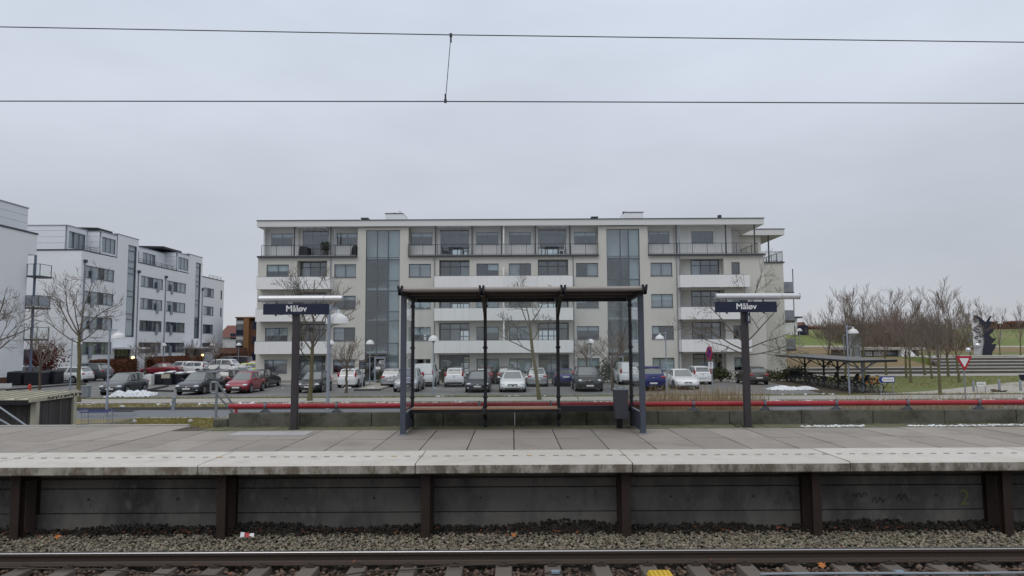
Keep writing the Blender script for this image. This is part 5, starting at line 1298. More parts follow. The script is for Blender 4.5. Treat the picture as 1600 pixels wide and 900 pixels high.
for px, py, lb in ((210.5, 661, 'small pale boulder on the near grass nearer the trolleys'), (298, 660, 'small pale boulder on the near grass by the curved kerb')):
    p = G(px, py + 2); t = rocks('boulder', [(p.x, p.y, .10)], .12, .14, K['stepc'], .8, seed=int(px)); tag(t, lb, 'stone', 'pale boulders on the near grass')
p = G(271, 639); t = thing('marker_post', 'short pale marker post on the kerb before the grass verge', 'marker post', p)
bb = MB(); bb.box(p.x - .09, p.x + .09, p.y - .06, p.y + .06, -.05, .38); bb.build('post', K['galv'], t)
bb = MB(); bb.tube([(p.x, p.y, .38), (p.x + .03, p.y, .62)], .10, 10); bb.build('head', K['galv'], t, smooth=True)
# waste containers, cabinet, hydrant
def container(label, px0, px1, pyt, pyb, d, grp, sign_=False, snow=False):
    x0, x1 = PY(px0, 590, d).x, PY(px1, 590, d).x; h = PY((px0 + px1) / 2, pyt, d).z
    t = thing('waste_container', label, 'waste container', ((x0 + x1) / 2, d, 0), grp)
    bb = MB(); bb.box(x0, x1, d, d + 1.3, 0, h - .12); bb.build('body', K['container'], t, bevel=.05)
    bb = MB(); bb.hexa([(x0 - .04, d - .04, h - .115), (x1 + .04, d - .04, h - .115), (x1 + .04, d + 1.34, h - .115), (x0 - .04, d + 1.34, h - .115), (x0 + .08, d + .1, h), (x1 - .08, d + .1, h), (x1 - .08, d + 1.2, h + .06), (x0 + .08, d + 1.2, h + .06)]); ld = bb.build('lid', K['trim'], t)
    if snow:
        bb = MB(); bb.hexa([(x0 + .1, d + .12, h + .004), (x1 - .1, d + .12, h + .004), (x1 - .1, d + 1.18, h + .062), (x0 + .1, d + 1.18, h + .062), (x0 + .16, d + .16, h + .05), (x1 - .16, d + .16, h + .05), (x1 - .16, d + 1.1, h + .11), (x0 + .16, d + 1.1, h + .11)]); bb.build('snow_cover', K['snow'], ld)
    if sign_:
        bb = MB(); xm = lerp(x0, x1, .3); bb.box(xm - .38, xm + .38, d - .03, d - .003, h - .5, h - .12); bb.build('notice', K['cream'], t)
container('leftmost black waste container before the nearest white building', 10, 32, 581, 600, 63, 'waste containers at the far left')
container('middle black waste container of the far left three', 37, 63, 581, 600, 63, 'waste containers at the far left')
container('black waste container partly hiding the white estate car', 66, 86, 579, 599, 64.5, 'waste containers at the far left')
gB = 'black waste containers between the two front cars'
container('snow topped waste container with low lid nearest the grey box', 237, 254.5, 584, 601, 63, gB, False, True)
container('snow topped waste container with a pale notice on its front', 255, 268, 582, 601, 62.5, gB, True, True)
container('snow topped waste container third in the row beside the dark estate car', 268.5, 283, 583.5, 601, 63, gB, False, True)
container('last waste container of its row half hidden by the charcoal estate car', 283.5, 300, 582.5, 601, 64, gB, False, True)
x0, x1 = PY(226, 595, 62).x, PY(236, 595, 62).x; t = thing('concrete_planter', 'pale grey concrete box left of the snow topped containers', 'planter', ((x0 + x1) / 2, 62, 0))
bb = MB(); bb.box(x0, x1, 62, 62.6, 0, .85); bb.build('box', K['penthouse'], t, bevel=.02); bb = MB(); bb.box(x0 + .05, x1 - .05, 62.05, 62.55, .853, .92); bb.build('snow_cover', K['snow'], t)
p = G(131.5, 620.5); x0, x1 = PY(126, 610, p.y).x, PY(137.5, 610, p.y).x; h = PY(131, 603, p.y).z
t = thing('utility_cabinet', 'grey utility cabinet beside the large bare tree on the verge', 'cabinet', ((x0 + x1) / 2, p.y, 0))
bb = MB(); bb.box(x0, x1, p.y, p.y + .35, 0, h - .05); bb.build('body', K['cabinet'], t, bevel=.01); bb = MB(); bb.box(x0 - .02, x1 + .02, p.y - .02, p.y + .37, h - .047, h); bb.build('roof', K['cabinet'], t)
bb = MB(); bb.box(lerp(x0, x1, .49), lerp(x0, x1, .51), p.y - .004, p.y, .05, h - .08); bb.build('door_gap', K['trim'], t)
p = G(46, 612.5); t = thing('fire_hydrant', 'red fire hydrant behind the shed roof', 'hydrant', p)
bb = MB(); bb.lathe([(.12, 0), (.12, .06), (.085, .08), (.085, .42), (.11, .44), (.11, .48), (.06, .56), (.02, .6)], 12, p); bb.build('body', K['hydrant'], t, smooth=True)
for s in (-1, 1): bb = MB(); bb.tube([(p.x + s * .08, p.y, .34), (p.x + s * .15, p.y, .34)], .045, 8); bb.build('outlet', K['hydrant'], t)
p = G(8, 608); bb = MB(); t = thing('white_barrier', 'low white boarding behind the shed roof at the photo edge', 'barrier', p)
bb.box(p.x - 1.2, p.x + .5, p.y, p.y + .05, .1, .45); bb.build('board', K['penthouse'], t)
for s in (-1.1, .4): bb = MB(); bb.box(p.x + s, p.x + s + .06, p.y + .05, p.y + .1, 0, .5); bb.build('post', K['galv'], t)
# islands and kerbs of the car park
b = MB()
for a, c in (((0, 611), (118, 601.5)), ((232, 610), (262, 604)), ((232, 611), (270, 612)), ((118, 601.5), (135, 601))):
    p0, p1 = G(*a), G(*c); b.bar((p0.x, p0.y, .05), (p1.x, p1.y, .05), .16, .13)
tag(b.build('car_park_kerb', K['kerb']), kind='structure')
b = MB(); b.box(PY(561, 600, 54).x, PY(596, 600, 54).x, 53.0, 61.7, -.03, .10); tag(b.build('paved_island', K['foot']), kind='structure')
b = MB(); b.box(PY(561, 600, 54).x - .15, PY(596, 600, 54).x + .15, 52.84, 52.995, -.03, .115); tag(b.build('island_kerb', K['kerb']), kind='structure')

# ================================================================== PARKED CARS
KIND = dict(
 hatch=dict(L=3.85, W=1.70, H=1.48, n=.70, c=.93, ws0=.25, ws1=.43, r1=.88, r0=.985, zt=.93, rw=.70),
 small=dict(L=3.55, W=1.62, H=1.49, n=.74, c=.96, ws0=.22, ws1=.40, r1=.90, r0=.99, zt=.95, rw=.71),
 sedan=dict(L=4.80, W=1.84, H=1.45, n=.68, c=.92, ws0=.29, ws1=.44, r1=.70, r0=.86, zt=.98, rw=.66),
 coupe=dict(L=4.55, W=1.82, H=1.40, n=.66, c=.90, ws0=.29, ws1=.45, r1=.68, r0=.90, zt=.96, rw=.62),
 estate=dict(L=4.60, W=1.80, H=1.50, n=.70, c=.93, ws0=.26, ws1=.42, r1=.90, r0=.985, zt=.95, rw=.69),
 suv=dict(L=4.75, W=1.92, H=1.74, n=.88, c=1.10, ws0=.27, ws1=.41, r1=.88, r0=.985, zt=1.10, rw=.72),
 mpv=dict(L=4.40, W=1.80, H=1.64, n=.76, c=1.02, ws0=.20, ws1=.40, r1=.90, r0=.985, zt=1.0, rw=.70),
 van=dict(L=4.40, W=1.83, H=1.84, n=.84, c=1.08, ws0=.20, ws1=.34, r1=.965, r0=.995, zt=1.05, rw=.80),
 bigvan=dict(L=5.3, W=1.98, H=2.0, n=.95, c=1.18, ws0=.17, ws1=.31, r1=.97, r0=.995, zt=1.1, rw=.82),
)
CARG = 'cars parked in the car park'
PAINT = {}
def paint(name, col, metal=.0, rough=.28):
    if name not in PAINT: PAINT[name] = mat(name, col, rough, metal, var=.03, vs=3, spec=.5, coat=.5)
    return PAINT[name]
def car(kind, pm, label, x, y, rz=0, name='parked_car', lights='wide', closed=False, trimlow=True, grille='bar', scale=1.0, cat='car', rack=False):
    """built nose towards -y; rz turns it"""
    k = KIND[kind]; L, Wd, Hh = k['L'], k['W'], k['H']; hw = Wd / 2
    t = thing(name, label, cat, (x, y, -.02), CARG, rz=rz); t.scale = (scale,) * 3
    Y_ = lambda q: (q - .5) * L
    st = [(0, .74, .34, k['n'] - .20), (.012, .84, .27, k['n'] - .08), (.04, .93, .22, k['n'] - .005), (.10, .985, .19, lerp(k['n'], k['c'], .42)), (k['ws0'] * .8, 1, .19, lerp(k['n'], k['c'], .86)), (k['ws0'] + .03, 1, .19, k['c']),
          (.5, 1, .19, lerp(k['c'], k['zt'], .5)), (.8, 1, .19, k['zt']), (.93, .975, .22, k['zt']), (.982, .92, .26, k['zt'] - .02), (1, .84, .32, k['zt'] - .12)]
    bb = MB(); rings = []
    for q, w, zb, zt in st:
        h = zt - zb; y = Y_(q); ww = hw * w
        half = [(0, zb), (.82 * ww, zb), (.95 * ww, zb + .05), (.985 * ww, zb + .22 * h), (ww, zb + .52 * h), (.985 * ww, zb + .74 * h), (.955 * ww, zb + .90 * h), (.86 * ww, zt), (.5 * ww, zt + .018), (0, zt + .025)]
        rings.append([(a, y, z) for a, z in half] + [(-a, y, z) for a, z in half[-2:0:-1]])
    n = len(rings[0])
    bb.add([p for r_ in rings for p in r_], [(i * n + j, i * n + (j + 1) % n, (i + 1) * n + (j + 1) % n, (i + 1) * n + j) for i in range(len(st) - 1) for j in range(n)] + [tuple(range(n - 1, -1, -1)), tuple(range((len(st) - 1) * n, len(st) * n))])
    bb.build('body', pm, t, smooth=50, world=False)
    # cabin: belt ring, shoulder ring, roof ring
    cz = k['c'] - .02; rzf = k['zt'] - .02; top = Hh
    def ring(f, inset):
        yf = Y_(lerp(k['ws0'], k['ws1'], f)); yr = Y_(lerp(k['r0'], k['r1'], f)); w = hw * lerp(.90, k['rw'], f ** 1.15)
        zf, zr = lerp(cz, top - .045, f), lerp(rzf, top - .05, f)
        w2 = w * .90
        return [(0, yf - .10 * (1 - .4 * f), zf), (-w2 * .98, yf, zf), (-w, yf + .22, lerp(zf, zr, .1)), (-w * 1.012, (yf + yr) / 2, lerp(zf, zr, .5) + .02 * f), (-w * .98, yr - .22, lerp(zf, zr, .9)), (-w2 * .97, yr, zr), (0, yr + .05, zr),
                (w2 * .97, yr, zr), (w * .98, yr - .22, lerp(zf, zr, .9)), (w * 1.012, (yf + yr) / 2, lerp(zf, zr, .5) + .02 * f), (w, yf + .22, lerp(zf, zr, .1)), (w2 * .98, yf, zf)]
    fr_ = [0, .5, 1]; rg = [ring(f, 0) for f in fr_]
    ymid = Y_((k['ws1'] + k['r1']) / 2)
    cap = [(p[0] * .78, ymid + (p[1] - ymid) * .84, top - .004) for p in rg[-1]]
    rg2 = rg + [cap]
    bb = MB(); n = 12
    bb.add([p for r_ in rg2 for p in r_], [(i * n + j, (i + 1) * n + j, (i + 1) * n + (j + 1) % n, i * n + (j + 1) % n) for i in range(3) for j in range(n)] + [tuple(range(3 * n, 4 * n))])
    bb.build('cabin', pm, t, smooth=50, world=False)
    def pane(name, j0, j1, s0, s1, f0, f1, m=None, par=None, off=.010):
        """patch over cabin facets j0..j1 between heights f0..f1"""
        q = MB(); fs = [f0] + ([.5] if f0 < .5 < f1 else []) + [f1]; cols = []
        us = [j0 + s0] + [j for j in range(j0 + 1, j1) if j0 + s0 < j < j1 - 1 + s1] + [j1 - 1 + s1]
        vs = []
        for f in fs:
            r_ = ring(f, 0)
            for u in us:
                i = int(math.floor(u)); v = u - i; a, c = Vector(r_[i % 12]), Vector(r_[(i + 1) % 12]); p = a.lerp(c, v)
                cen = Vector((0, min(max(p.y, Y_(k['ws1'])), Y_(k['r1'])), .55)); o_ = p - cen
                if name == 'side_window': o_ = Vector((p.x, 0, .25 * abs(p.x)))
                vs.append(p + o_.normalized() * off)
        nu = len(us)
        q.add(vs, [(a * nu + i, a * nu + i + 1, (a + 1) * nu + i + 1, (a + 1) * nu + i) for a in range(len(fs) - 1) for i in range(nu - 1)])
        return q.build(name, m or K['carglass'], par or t, smooth=True, world=False)
    pane('windscreen', 11, 13, .07, .93, .06, .95)
    if not closed: pane('rear_window', 5, 7, .10, .90, .22 if kind not in ('sedan', 'coupe') else .08, .90)
    for (a0, a1, b0, b1) in ((1, 3, .35, .94), (3, 5, .06, .55)):
        if closed and a0 == 3: continue
        pane('side_window', a0, a1, b0, b1, .12, .90)
        pane('side_window', 12 - a1, 12 - a0, 1 - b1, 1 - b0, .12, .90)
    # wheels in dark arches
    rw = .315 if Hh < 1.6 else .355
    for sx in (-1, 1):
        for q in (.185, .80):
            bb = MB(); bb.disc((sx * (hw - .02), Y_(q), rw + .02), rw + .055, (1, 0, 0), .055, 20); bb.build('wheel_arch', K['trim'], t, world=False)
            bb = MB(); bb.lathe([(rw * .6, -.09), (rw * .94, -.10), (rw, -.07), (rw, .07), (rw * .94, .10), (rw * .6, .09)], 20, f=lambda a, b_, z, sx=sx, q=q: (sx * (hw - .075) + z * sx, Y_(q) + a, rw + b_)); wh = bb.build('wheel', K['tyre'], t, smooth=True, world=False)
            bb = MB()
            for j in range(5):
                an = j * 2 * math.pi / 5 + .3; c, s = math.cos(an), math.sin(an)
                bb.bar((sx * (hw + .022), Y_(q) + c * .05, rw + s * .05), (sx * (hw + .018), Y_(q) + c * rw * .62, rw + s * rw * .62), .075, .02)
            bb.lathe([(rw * .60, -.02), (rw * .68, .0), (rw * .68, .035), (rw * .60, .035)], 18, f=lambda a, b_, z, sx=sx, q=q: (sx * (hw - .01) + z * sx, Y_(q) + a, rw + b_)); bb.build('rim', K['rim'], wh, world=False)
    # front
    nz_ = k['n']; yn = Y_(0)
    for sx in (-1, 1):
        bb = MB()
        cx = sx * hw * .70; cy = Y_(.028); cz_ = nz_ - .095
        hwid = .19 if lights == 'wide' else .14; hh = .075 if lights == 'wide' else .10
        bb.ell((cx, cy + .02, cz_), (hwid, .135, hh), 12, 8); bb.build('headlight', K['headlamp'], t, smooth=True, world=False)
        bb = MB(); bb.ell((sx * (hw + .09), Y_(k['ws0'] + .075), k['c'] + .09), (.10, .055, .07), 10, 6); bb.tube([(sx * (hw * .86), Y_(k['ws0'] + .07), k['c'] + .03), (sx * (hw + .04), Y_(k['ws0'] + .075), k['c'] + .07)], .025, 6); bb.build('mirror', pm if trimlow else K['trim'], t, smooth=True, world=False)
    def frontbox(name, w, z0, z1, m, d=.0, yq=.0):
        bb = MB(); bb.hexa([(-w, yn - .012 + d, z0), (w, yn - .012 + d, z0), (w, yn + .12, z0), (-w, yn + .12, z0), (-w * 1.04, yn + .0 + d + .02, z1), (w * 1.04, yn + .02 + d, z1), (w * 1.04, yn + .14, z1), (-w * 1.04, yn + .14, z1)]); return bb.build(name, m, t, world=False)
    gz = nz_ - .17
    if grille == 'bar': frontbox('grille', hw * .42, gz - .04, gz + .055, K['trim'])
    elif grille == 'big':
        gr = frontbox('grille', hw * .36, gz - .10, gz + .08, K['trim'])
        bb = MB()
        for z in (gz - .06, gz - .015, gz + .03): bb.box(-hw * .34, hw * .34, yn - .022, yn + .02, z - .008, z + .008)
        bb.build('grille_bar', K['chrome'], gr, world=False)
        bb = MB(); bb.lathe([(.065, -.01), (.075, 0), (.065, .01), (.06, 0), (.065, -.01)], 16, f=lambda a, b_, z: (a, yn - .03 + z, gz - .01 + b_))
        for j in range(3): an = math.pi / 2 + j * 2 * math.pi / 3; bb.bar((0, yn - .03, gz - .01), (.066 * math.cos(an), yn - .03, gz - .01 + .066 * math.sin(an)), .012)
        bb.build('emblem', K['chrome'], gr, world=False)
    elif grille == 'twin':
        for s in (-1, 1):
            bb = MB(); bb.hexa([(s * .04, yn - .02, gz - .085), (s * .26, yn - .02, gz - .075), (s * .26, yn + .1, gz - .075), (s * .04, yn + .1, gz - .085), (s * .04, yn - .005, gz + .065), (s * .28, yn - .005, gz + .05), (s * .28, yn + .1, gz + .05), (s * .04, yn + .1, gz + .065)]); bb.build('grille', K['trim'], t, world=False)
    elif grille == 'mouth':
        bb = MB(); bb.hexa([(-hw * .72, yn - .01, .28), (hw * .72, yn - .01, .28), (hw * .72, yn + .1, .28), (-hw * .72, yn + .1, .28), (-hw * .38, yn - .008, gz - .02), (hw * .38, yn - .008, gz - .02), (hw * .38, yn + .1, gz - .02), (-hw * .38, yn + .1, gz - .02)]); bb.build('grille', K['trim'], t, world=False)
    elif grille == 'chromebar':
        frontbox('grille', hw * .55, .36, gz - .10, K['trim'])
        bb = MB(); bb.box(-hw * .62, hw * .62, yn - .03, yn + .04, gz - .10, gz - .06); bb.build('chrome_strip', K['chrome'], t, world=False)
    if grille not in ('mouth', 'big'):
        bb = MB(); bb.ell((0, yn + .005, gz + .075 if grille != 'bar' else gz + .01), (.055, .03, .045), 10, 6); bb.build('emblem', K['chrome'], t, smooth=True, world=False)
    if grille != 'mouth': frontbox('lower_intake', hw * .60, .25, .36, K['trim'])
    for s in (-1, 1):
        bb = MB(); bb.ell((s * hw * .76, Y_(.017), .34), (.075, .07, .055), 10, 6); bb.build('fog_lamp', K['trim'] if grille != 'bar' else K['headlamp'], t, smooth=True, world=False)
    bb = MB(); bb.box(-.26, .26, yn - .035, yn + .03, .385, .495); bb.build('number_plate', K['plate'], t, world=False)
    # rear
    yr = Y_(1)
    for sx in (-1, 1):
        bb = MB()
        if kind in ('sedan', 'coupe', 'estate', 'hatch', 'suv') and lights == 'wide': bb.ell((sx * hw * .72, Y_(.985), k['zt'] - .10), (.21, .09, .085), 12, 8)
        else:
            zz = k['zt'] + (.08 if kind in ('small', 'van', 'mpv', 'bigvan') else 0); bb.ell((sx * hw * .83, Y_(.982), zz), (.085, .075, .22), 10, 8)
        bb.build('tail_light', K['taillamp'], t, smooth=True, world=False)
    bb = MB(); bb.hexa([(-hw * .80, yr - .06, .27), (hw * .80, yr - .06, .27), (hw * .80, yr + .015, .27), (-hw * .80, yr + .015, .27), (-hw * .80, yr - .06, .40), (hw * .80, yr - .06, .40), (hw * .80, yr + .02, .40), (-hw * .80, yr + .02, .40)]); bb.build('rear_bumper', K['trim'] if trimlow else pm, t, world=False)
    zpl = .52 if kind in ('small', 'van', 'suv', 'estate', 'hatch') else .74
    if kind in ('sedan', 'coupe'): zpl = .72
    bb = MB(); bb.box(-.26, .26, yr - .03, yr + .03, zpl, zpl + .11); bb.build('number_plate', K['plate'], t, world=False)
    bb = MB(); bb.box(-.06, .06, yr - .06, yr + .012, k['zt'] - .16, k['zt'] - .10); bb.build('boot_handle', K['chrome'], t, world=False)
    if kind in ('hatch', 'estate', 'suv', 'small', 'mpv') and not closed:
        bb = MB(); w = hw * k['rw'] * .8; y_ = Y_(k['r1']); bb.hexa([(-w, y_ - .02, top - .075), (w, y_ - .02, top - .075), (w, y_ + .14, top - .10), (-w, y_ + .14, top - .10), (-w, y_ - .02, top - .03), (w, y_ - .02, top - .03), (w * .95, y_ + .13, top - .075), (-w * .95, y_ + .13, top - .075)]); bb.build('roof_spoiler', pm, t, world=False)
    if closed:
        bb = MB(); bb.box(-.006, .006, yr - .08, Y_(k['r0']) + .028, .5, 1.02); bb.build('door_gap', K['trim'], t, world=False)
    if rack:
        for s in (-1, 1): bb = MB(); bb.tube([(s * hw * .6, Y_(.5), top - .01), (s * hw * .6, Y_(.53), top + .06), (s * hw * .6, Y_(.84), top + .05), (s * hw * .6, Y_(.87), top - .02)], .02, 6); bb.build('roof_rail', K['chrome'], t, world=False)
    # door line and sills
    for sx in (-1, 1):
        bb = MB(); bb.box(sx * hw * .985 - .012, sx * hw * .985 + .012, Y_(.30), Y_(.70), .20, .27); bb.build('side_sill', K['trim'], t, world=False)
        bb = MB()
        for q in (.42, .60): bb.box(sx * (hw + .004) - .01, sx * (hw + .004) + .012, Y_(q) - .09, Y_(q) + .05, k['c'] - .17, k['c'] - .135)
        bb.build('door_handle', pm, t, world=False)
    return t
GREY = paint('slate_grey_paint', (.060, .066, .075), .3); CHAR = paint('charcoal_paint', (.032, .036, .044), .3); WHITE = paint('white_paint', (.72, .73, .74)); BLACK = paint('black_car_paint', (.010, .011, .014), .1)
REDP = paint('red_paint', (.23, .010, .026), .1); SILV = paint('silver_paint', (.40, .41, .43), .5, .35); BLUE = paint('blue_paint', (.012, .018, .12), .3); NAVY = paint('navy_paint', (.014, .018, .035), .3); LIME = paint('lime_paint', (.46, .56, .03)); BRONZE = paint('bronze_grey_paint', (.085, .078, .070), .3); DRED = paint('dark_red_paint', (.07, .012, .018), .2)
def at(px, py, dx=0): p = G(px, py, -.02); return p
def park(kind, pm, label, px, py, rear=False, dy=None, rz=None, **kw):
    """px, py: middle of the end that faces the camera, where its tyres meet the ground"""
    p = G(px, py, -.02); L = KIND[kind]['L']
    if rz is None:
        y = p.y + L * .31 if dy is None else dy
        return car(kind, pm, label, p.x * (1 + L * .12 / p.y), p.y + L * .34, R(180) if rear else 0, **kw)
    return car(kind, pm, label, p.x, p.y, rz, **kw)
park('hatch', GREY, 'dark grey hatchback nose on behind the snow pile at the left', 184, 617, grille='bar')
park('estate', CHAR, 'charcoal estate car nose on beside the snow topped containers', 303.5, 616.5, grille='bar')
park('hatch', REDP, 'bright red hatchback nose on with black grille mouth', 377, 614.5, grille='mouth')
park('sedan', BLACK, 'black saloon seen from behind between the red hatchback and the sign post', 402, 606.5, True)
park('hatch', BLACK, 'black hatchback nose on with chrome strip under the left sign', 487.5, 613.5, grille='chromebar')
park('small', WHITE, 'small white car seen from behind next to the round pruned tree', 546, 605.5, True, lights='tall', trimlow=False)
park('hatch', SILV, 'white silver hatchback seen from behind beside the left shelter post', 613.5, 604.5, True, trimlow=False)
park('mpv', SILV, 'silver people carrier nose on behind the left shelter glass', 637, 612, grille='bar')
park('van', WHITE, 'small white panel van seen from behind with closed rear doors', 664, 604, True, closed=True, cat='van', lights='tall')
park('small', WHITE, 'boxy white car with tall red lights seen from behind in the shelter frame', 711, 604.5, True, lights='tall')
park('hatch', NAVY, 'dark blue hatchback nose on beside the second shelter post', 747, 613, grille='bar')
park('hatch', DRED, 'dark red car half hidden behind the dark blue hatchback', 757, 600, True)
park('sedan', WHITE, 'white saloon nose on with big chrome grille in the middle of the shelter', 801, 612.5, grille='big', trimlow=True)
park('estate', BRONZE, 'dark car with roof rails half hidden behind the white chrome grille saloon', 792, 600, True, rack=True)
park('hatch', SILV, 'silver hatchback seen from behind at the thin leaning tree', 839, 604, True, trimlow=False)
park('coupe', BLUE, 'bright blue car seen from behind left of the large black off-roader', 883, 603.5, True)
park('suv', BLACK, 'large black off-roader nose on with pale headlights', 919, 611.5, grille='twin', lights='tall')
park('van', WHITE, 'white van seen through the right glass of the shelter', 982, 601, True, closed=True, cat='van')
park('suv', BLUE, 'deep blue sports utility car seen from behind right of the shelter', 1016, 610.5, True)
park('sedan', WHITE, 'white saloon nose on with twin grille right of the street lamp', 1069, 608.5, grille='twin')
park('small', WHITE, 'white rounded hatchback seen from behind by the no stopping sign', 1094, 600.5, True, lights='tall', trimlow=False)
park('hatch', BRONZE, 'bronze grey hatchback seen from behind at the right sign post', 1180, 601, True)
# rows at the left, seen from the side or at a slant
def place(kind, pm, label, px, py, d, deg, **kw):
    x = PY(px, 570, d).x; return car(kind, pm, label, x, d, R(deg), **kw)
place('estate', WHITE, 'white estate car with red tail light behind the big bare tree', 104, 598, 67.5, -96, trimlow=True)
place('suv', GREY, 'grey blue off-roader beyond the white estate car', 136, 596, 71, -98)
place('hatch', SILV, 'pale car roof behind the waste containers at the far left', 47, 590, 72, -95)
place('coupe', REDP, 'red coupe side on in front of the long beech hedge', 252, 584, 85, -92)
place('estate', WHITE, 'white estate car just behind the red coupe', 283, 582, 89.5, -95)
place('small', WHITE, 'small white car with red rear lights right of the red coupe', 303, 582, 87, -100)
place('hatch', NAVY, 'dark hatchback with red rear light behind the small white car', 322, 580, 91, -105)
place('suv', WHITE, 'white off-roader in the back row under the second lamp', 343, 580, 89, -97)
place('estate', NAVY, 'dark blue estate car in the middle row behind the charcoal estate', 336, 590, 75, -88)
place('bigvan', BLACK, 'large black van in the back row before the brick outbuilding', 362, 580, 96, -95, closed=True, cat='van')
place('hatch', REDP, 'red and white car at the far end of the back row', 396, 577, 92, -88)
place('small', LIME, 'lime yellow small car behind the red hatchback', 384, 585, 79, -80)
place('hatch', SILV, 'silver car between the lime car and the red hatchback', 364, 596, 67, -85)
park('hatch', BLACK, 'black hatchback seen from behind between charcoal estate and red hatchback', 352, 607, True)

# ================================================================== BARE TREES
def grow(seed, height, trunk_h, r0, spread=.5, levels=4, up=.25, nb=(4, 6), lean=(0, 0), first=None, wig=.10, ratio=.62, twist=.0, low=0.0, rmin=.007, boost=1.0):
    """returns (trunk MB, crown MB) of one bare tree rooted at the origin"""
    q = random.Random(seed); tk, cr = MB(), MB()
    pts = [Vector((0, 0, -.05))]; n = 7
    for i in range(1, n + 1):
        f = i / n; pts.append(Vector((lean[0] * f + q.uniform(-1, 1) * wig * .35, lean[1] * f + q.uniform(-1, 1) * wig * .2, trunk_h * f)))
    tk.tube(pts, [r0 * (1.35 if i == 0 else lerp(1, .72, i / n)) for i in range(n + 1)], 9)
    def branch(p, d, L, r, lev):
        k = 4 if lev < levels else 3; ps = [p]; dd = d.copy()
        for i in range(k):
            dd = (dd + Vector((q.gauss(0, wig * 1.4), q.gauss(0, wig * 1.4), q.gauss(0, wig) + up * .25))).normalized(); ps.append(ps[-1] + dd * L / k)
        r1 = max(rmin, r * .42); cr.tube(ps, [max(rmin * .8, lerp(r, r1, i / k)) for i in range(k + 1)], 5 if lev < 2 else (4 if lev < 3 else 3), False)
        if lev >= levels: return
        m = q.randint(*nb) + (1 if lev >= 2 else 0)
        for j in range(m):
            f = lerp(.28, 1.0, (j + q.random() * .7) / m); i = min(k - 1, int(f * k)); pp = ps[i].lerp(ps[i + 1], f * k - i)
            ax = Vector((q.gauss(0, 1), q.gauss(0, 1), q.gauss(0, 1))); ax = (ax - dd * ax.dot(dd)).normalized()
            a = q.uniform(.35, .95) * (spread / .5); nd = (dd * math.cos(a) + ax * math.sin(a)); nd.z += up * .6; nd.normalize()
            branch(pp, nd, L * ratio * q.uniform(.75, 1.15) * lerp(1.1, .7, f), max(rmin, lerp(r, r1, f) * .62), lev + 1)
    Lc = height - trunk_h; top = pts[-1]
    if first is None:
        m = q.randint(4, 6); first = []
        for j in range(m):
            a = 2 * math.pi * (j + q.random() * .6) / m; e_ = q.uniform(.35, 1.0) * spread * 1.7
            first.append((math.sin(e_) * math.cos(a), math.sin(e_) * math.sin(a), math.cos(e_), q.uniform(.75, 1.0), q.uniform(-low, 0)))
        first.append((q.uniform(-.12, .12), q.uniform(-.12, .12), 1, 1.0, 0))
    for dx, dy, dz, f, zo in first:
        z = trunk_h + zo * trunk_h
        i = min(n - 1, max(0, int(z / trunk_h * n))); base = pts[i].lerp(pts[i + 1], min(1, max(0, z / trunk_h * n - i))) if zo < 0 else top
        branch(base, Vector((dx, dy, dz)).normalized(), Lc * f * .62, r0 * .50 * (.6 + .4 * f) * boost, 1)
    return tk, cr
def tree(name, label, loc, tk, cr, bark, tw, cat='bare tree', group=None, rz=0, s=1.0):
    t = thing(name, label, cat, loc, group, rz=rz); t.scale = (s, s, s)
    tk.build('trunk', bark, t, smooth=True, world=False); cr.build('crown', tw, t, world=False); return t
# four individually shaped trees along the verge
p = G(122.5, 628); tk, cr = grow(21, 8.6, 4.0, .125, .62, 4, .16, (3, 4), (-.1, 0), [(-.85, .2, .75, 1.0, -.02), (-.95, -.2, .42, .9, -.12), (.0, 0, 1, 1.15, 0), (-.45, -.3, .95, 1.05, 0), (.55, .3, .9, 1.0, 0), (.9, -.2, .42, .8, -.1), (.3, -.4, .9, .95, -.02)], rmin=.0085, boost=.78)
tree('bare_tree', 'large spreading bare tree on the verge left of the snow pile', p, tk, cr, K['bark'], K['twiggrey'])
p = G(484, 626); tk, cr = grow(34, 8.6, 3.3, .14, .55, 4, .22, (3, 5), (.12, 0), [(-.7, .2, .8, .9, -.1), (.1, 0, 1, 1.25, 0), (.65, .1, .85, .9, -.05), (-.35, -.3, .95, 1.1, 0), (.4, -.3, .95, 1.1, 0), (-.8, -.3, .5, .6, -.3)], rmin=.0085, boost=.78)
tree('bare_tree', 'tall bare tree with greenish bark between the left sign and the big lamp', p, tk, cr, K['bark'], K['twiggrey'])
p = G(843, 624.5); tk, cr = grow(47, 8.0, 4.4, .115, .55, 4, .18, (3, 4), (-.55, 0), [(-.9, .2, .35, 1.0, -.35), (-.5, .2, .9, 1.0, -.02), (.55, 0, .85, .9, 0), (0, -.1, 1, 1.15, 0), (.6, .3, .6, .7, -.2), (-.75, -.2, .6, .8, -.12)], rmin=.0085, boost=.78)
tree('bare_tree', 'thin leaning bare tree seen through the middle of the shelter', p, tk, cr, K['bark'], K['twiggrey'])
p = G(1166, 626); tk, cr = grow(58, 8.7, 3.3, .125, .66, 4, .08, (3, 4), (0, 0), [(-.95, .2, .42, 1.05, -.12), (.95, .2, .35, 1.1, -.1), (.05, 0, 1, 1.25, 0), (.6, -.2, .62, .95, 0), (-.6, -.2, .62, .9, 0), (.9, -.2, .15, .8, -.2), (-.9, -.1, .3, .8, -.2)], rmin=.0085, boost=.78)
tree('bare_tree', 'spreading bare tree behind the right station sign', p, tk, cr, K['bark'], K['twiggrey'])
p = PY(-34, 600, 41); tk, cr = grow(63, 8.0, 3.6, .15, .62, 4, .14, (3, 5), (0, 0), [(.9, .1, .5, 1.1, -.1), (.6, 0, .8, 1.1, 0), (0, 0, 1, 1.1, 0), (-.6, .2, .8, 1, 0), (.85, -.2, .3, .8, -.25)], rmin=.0085, boost=.78)
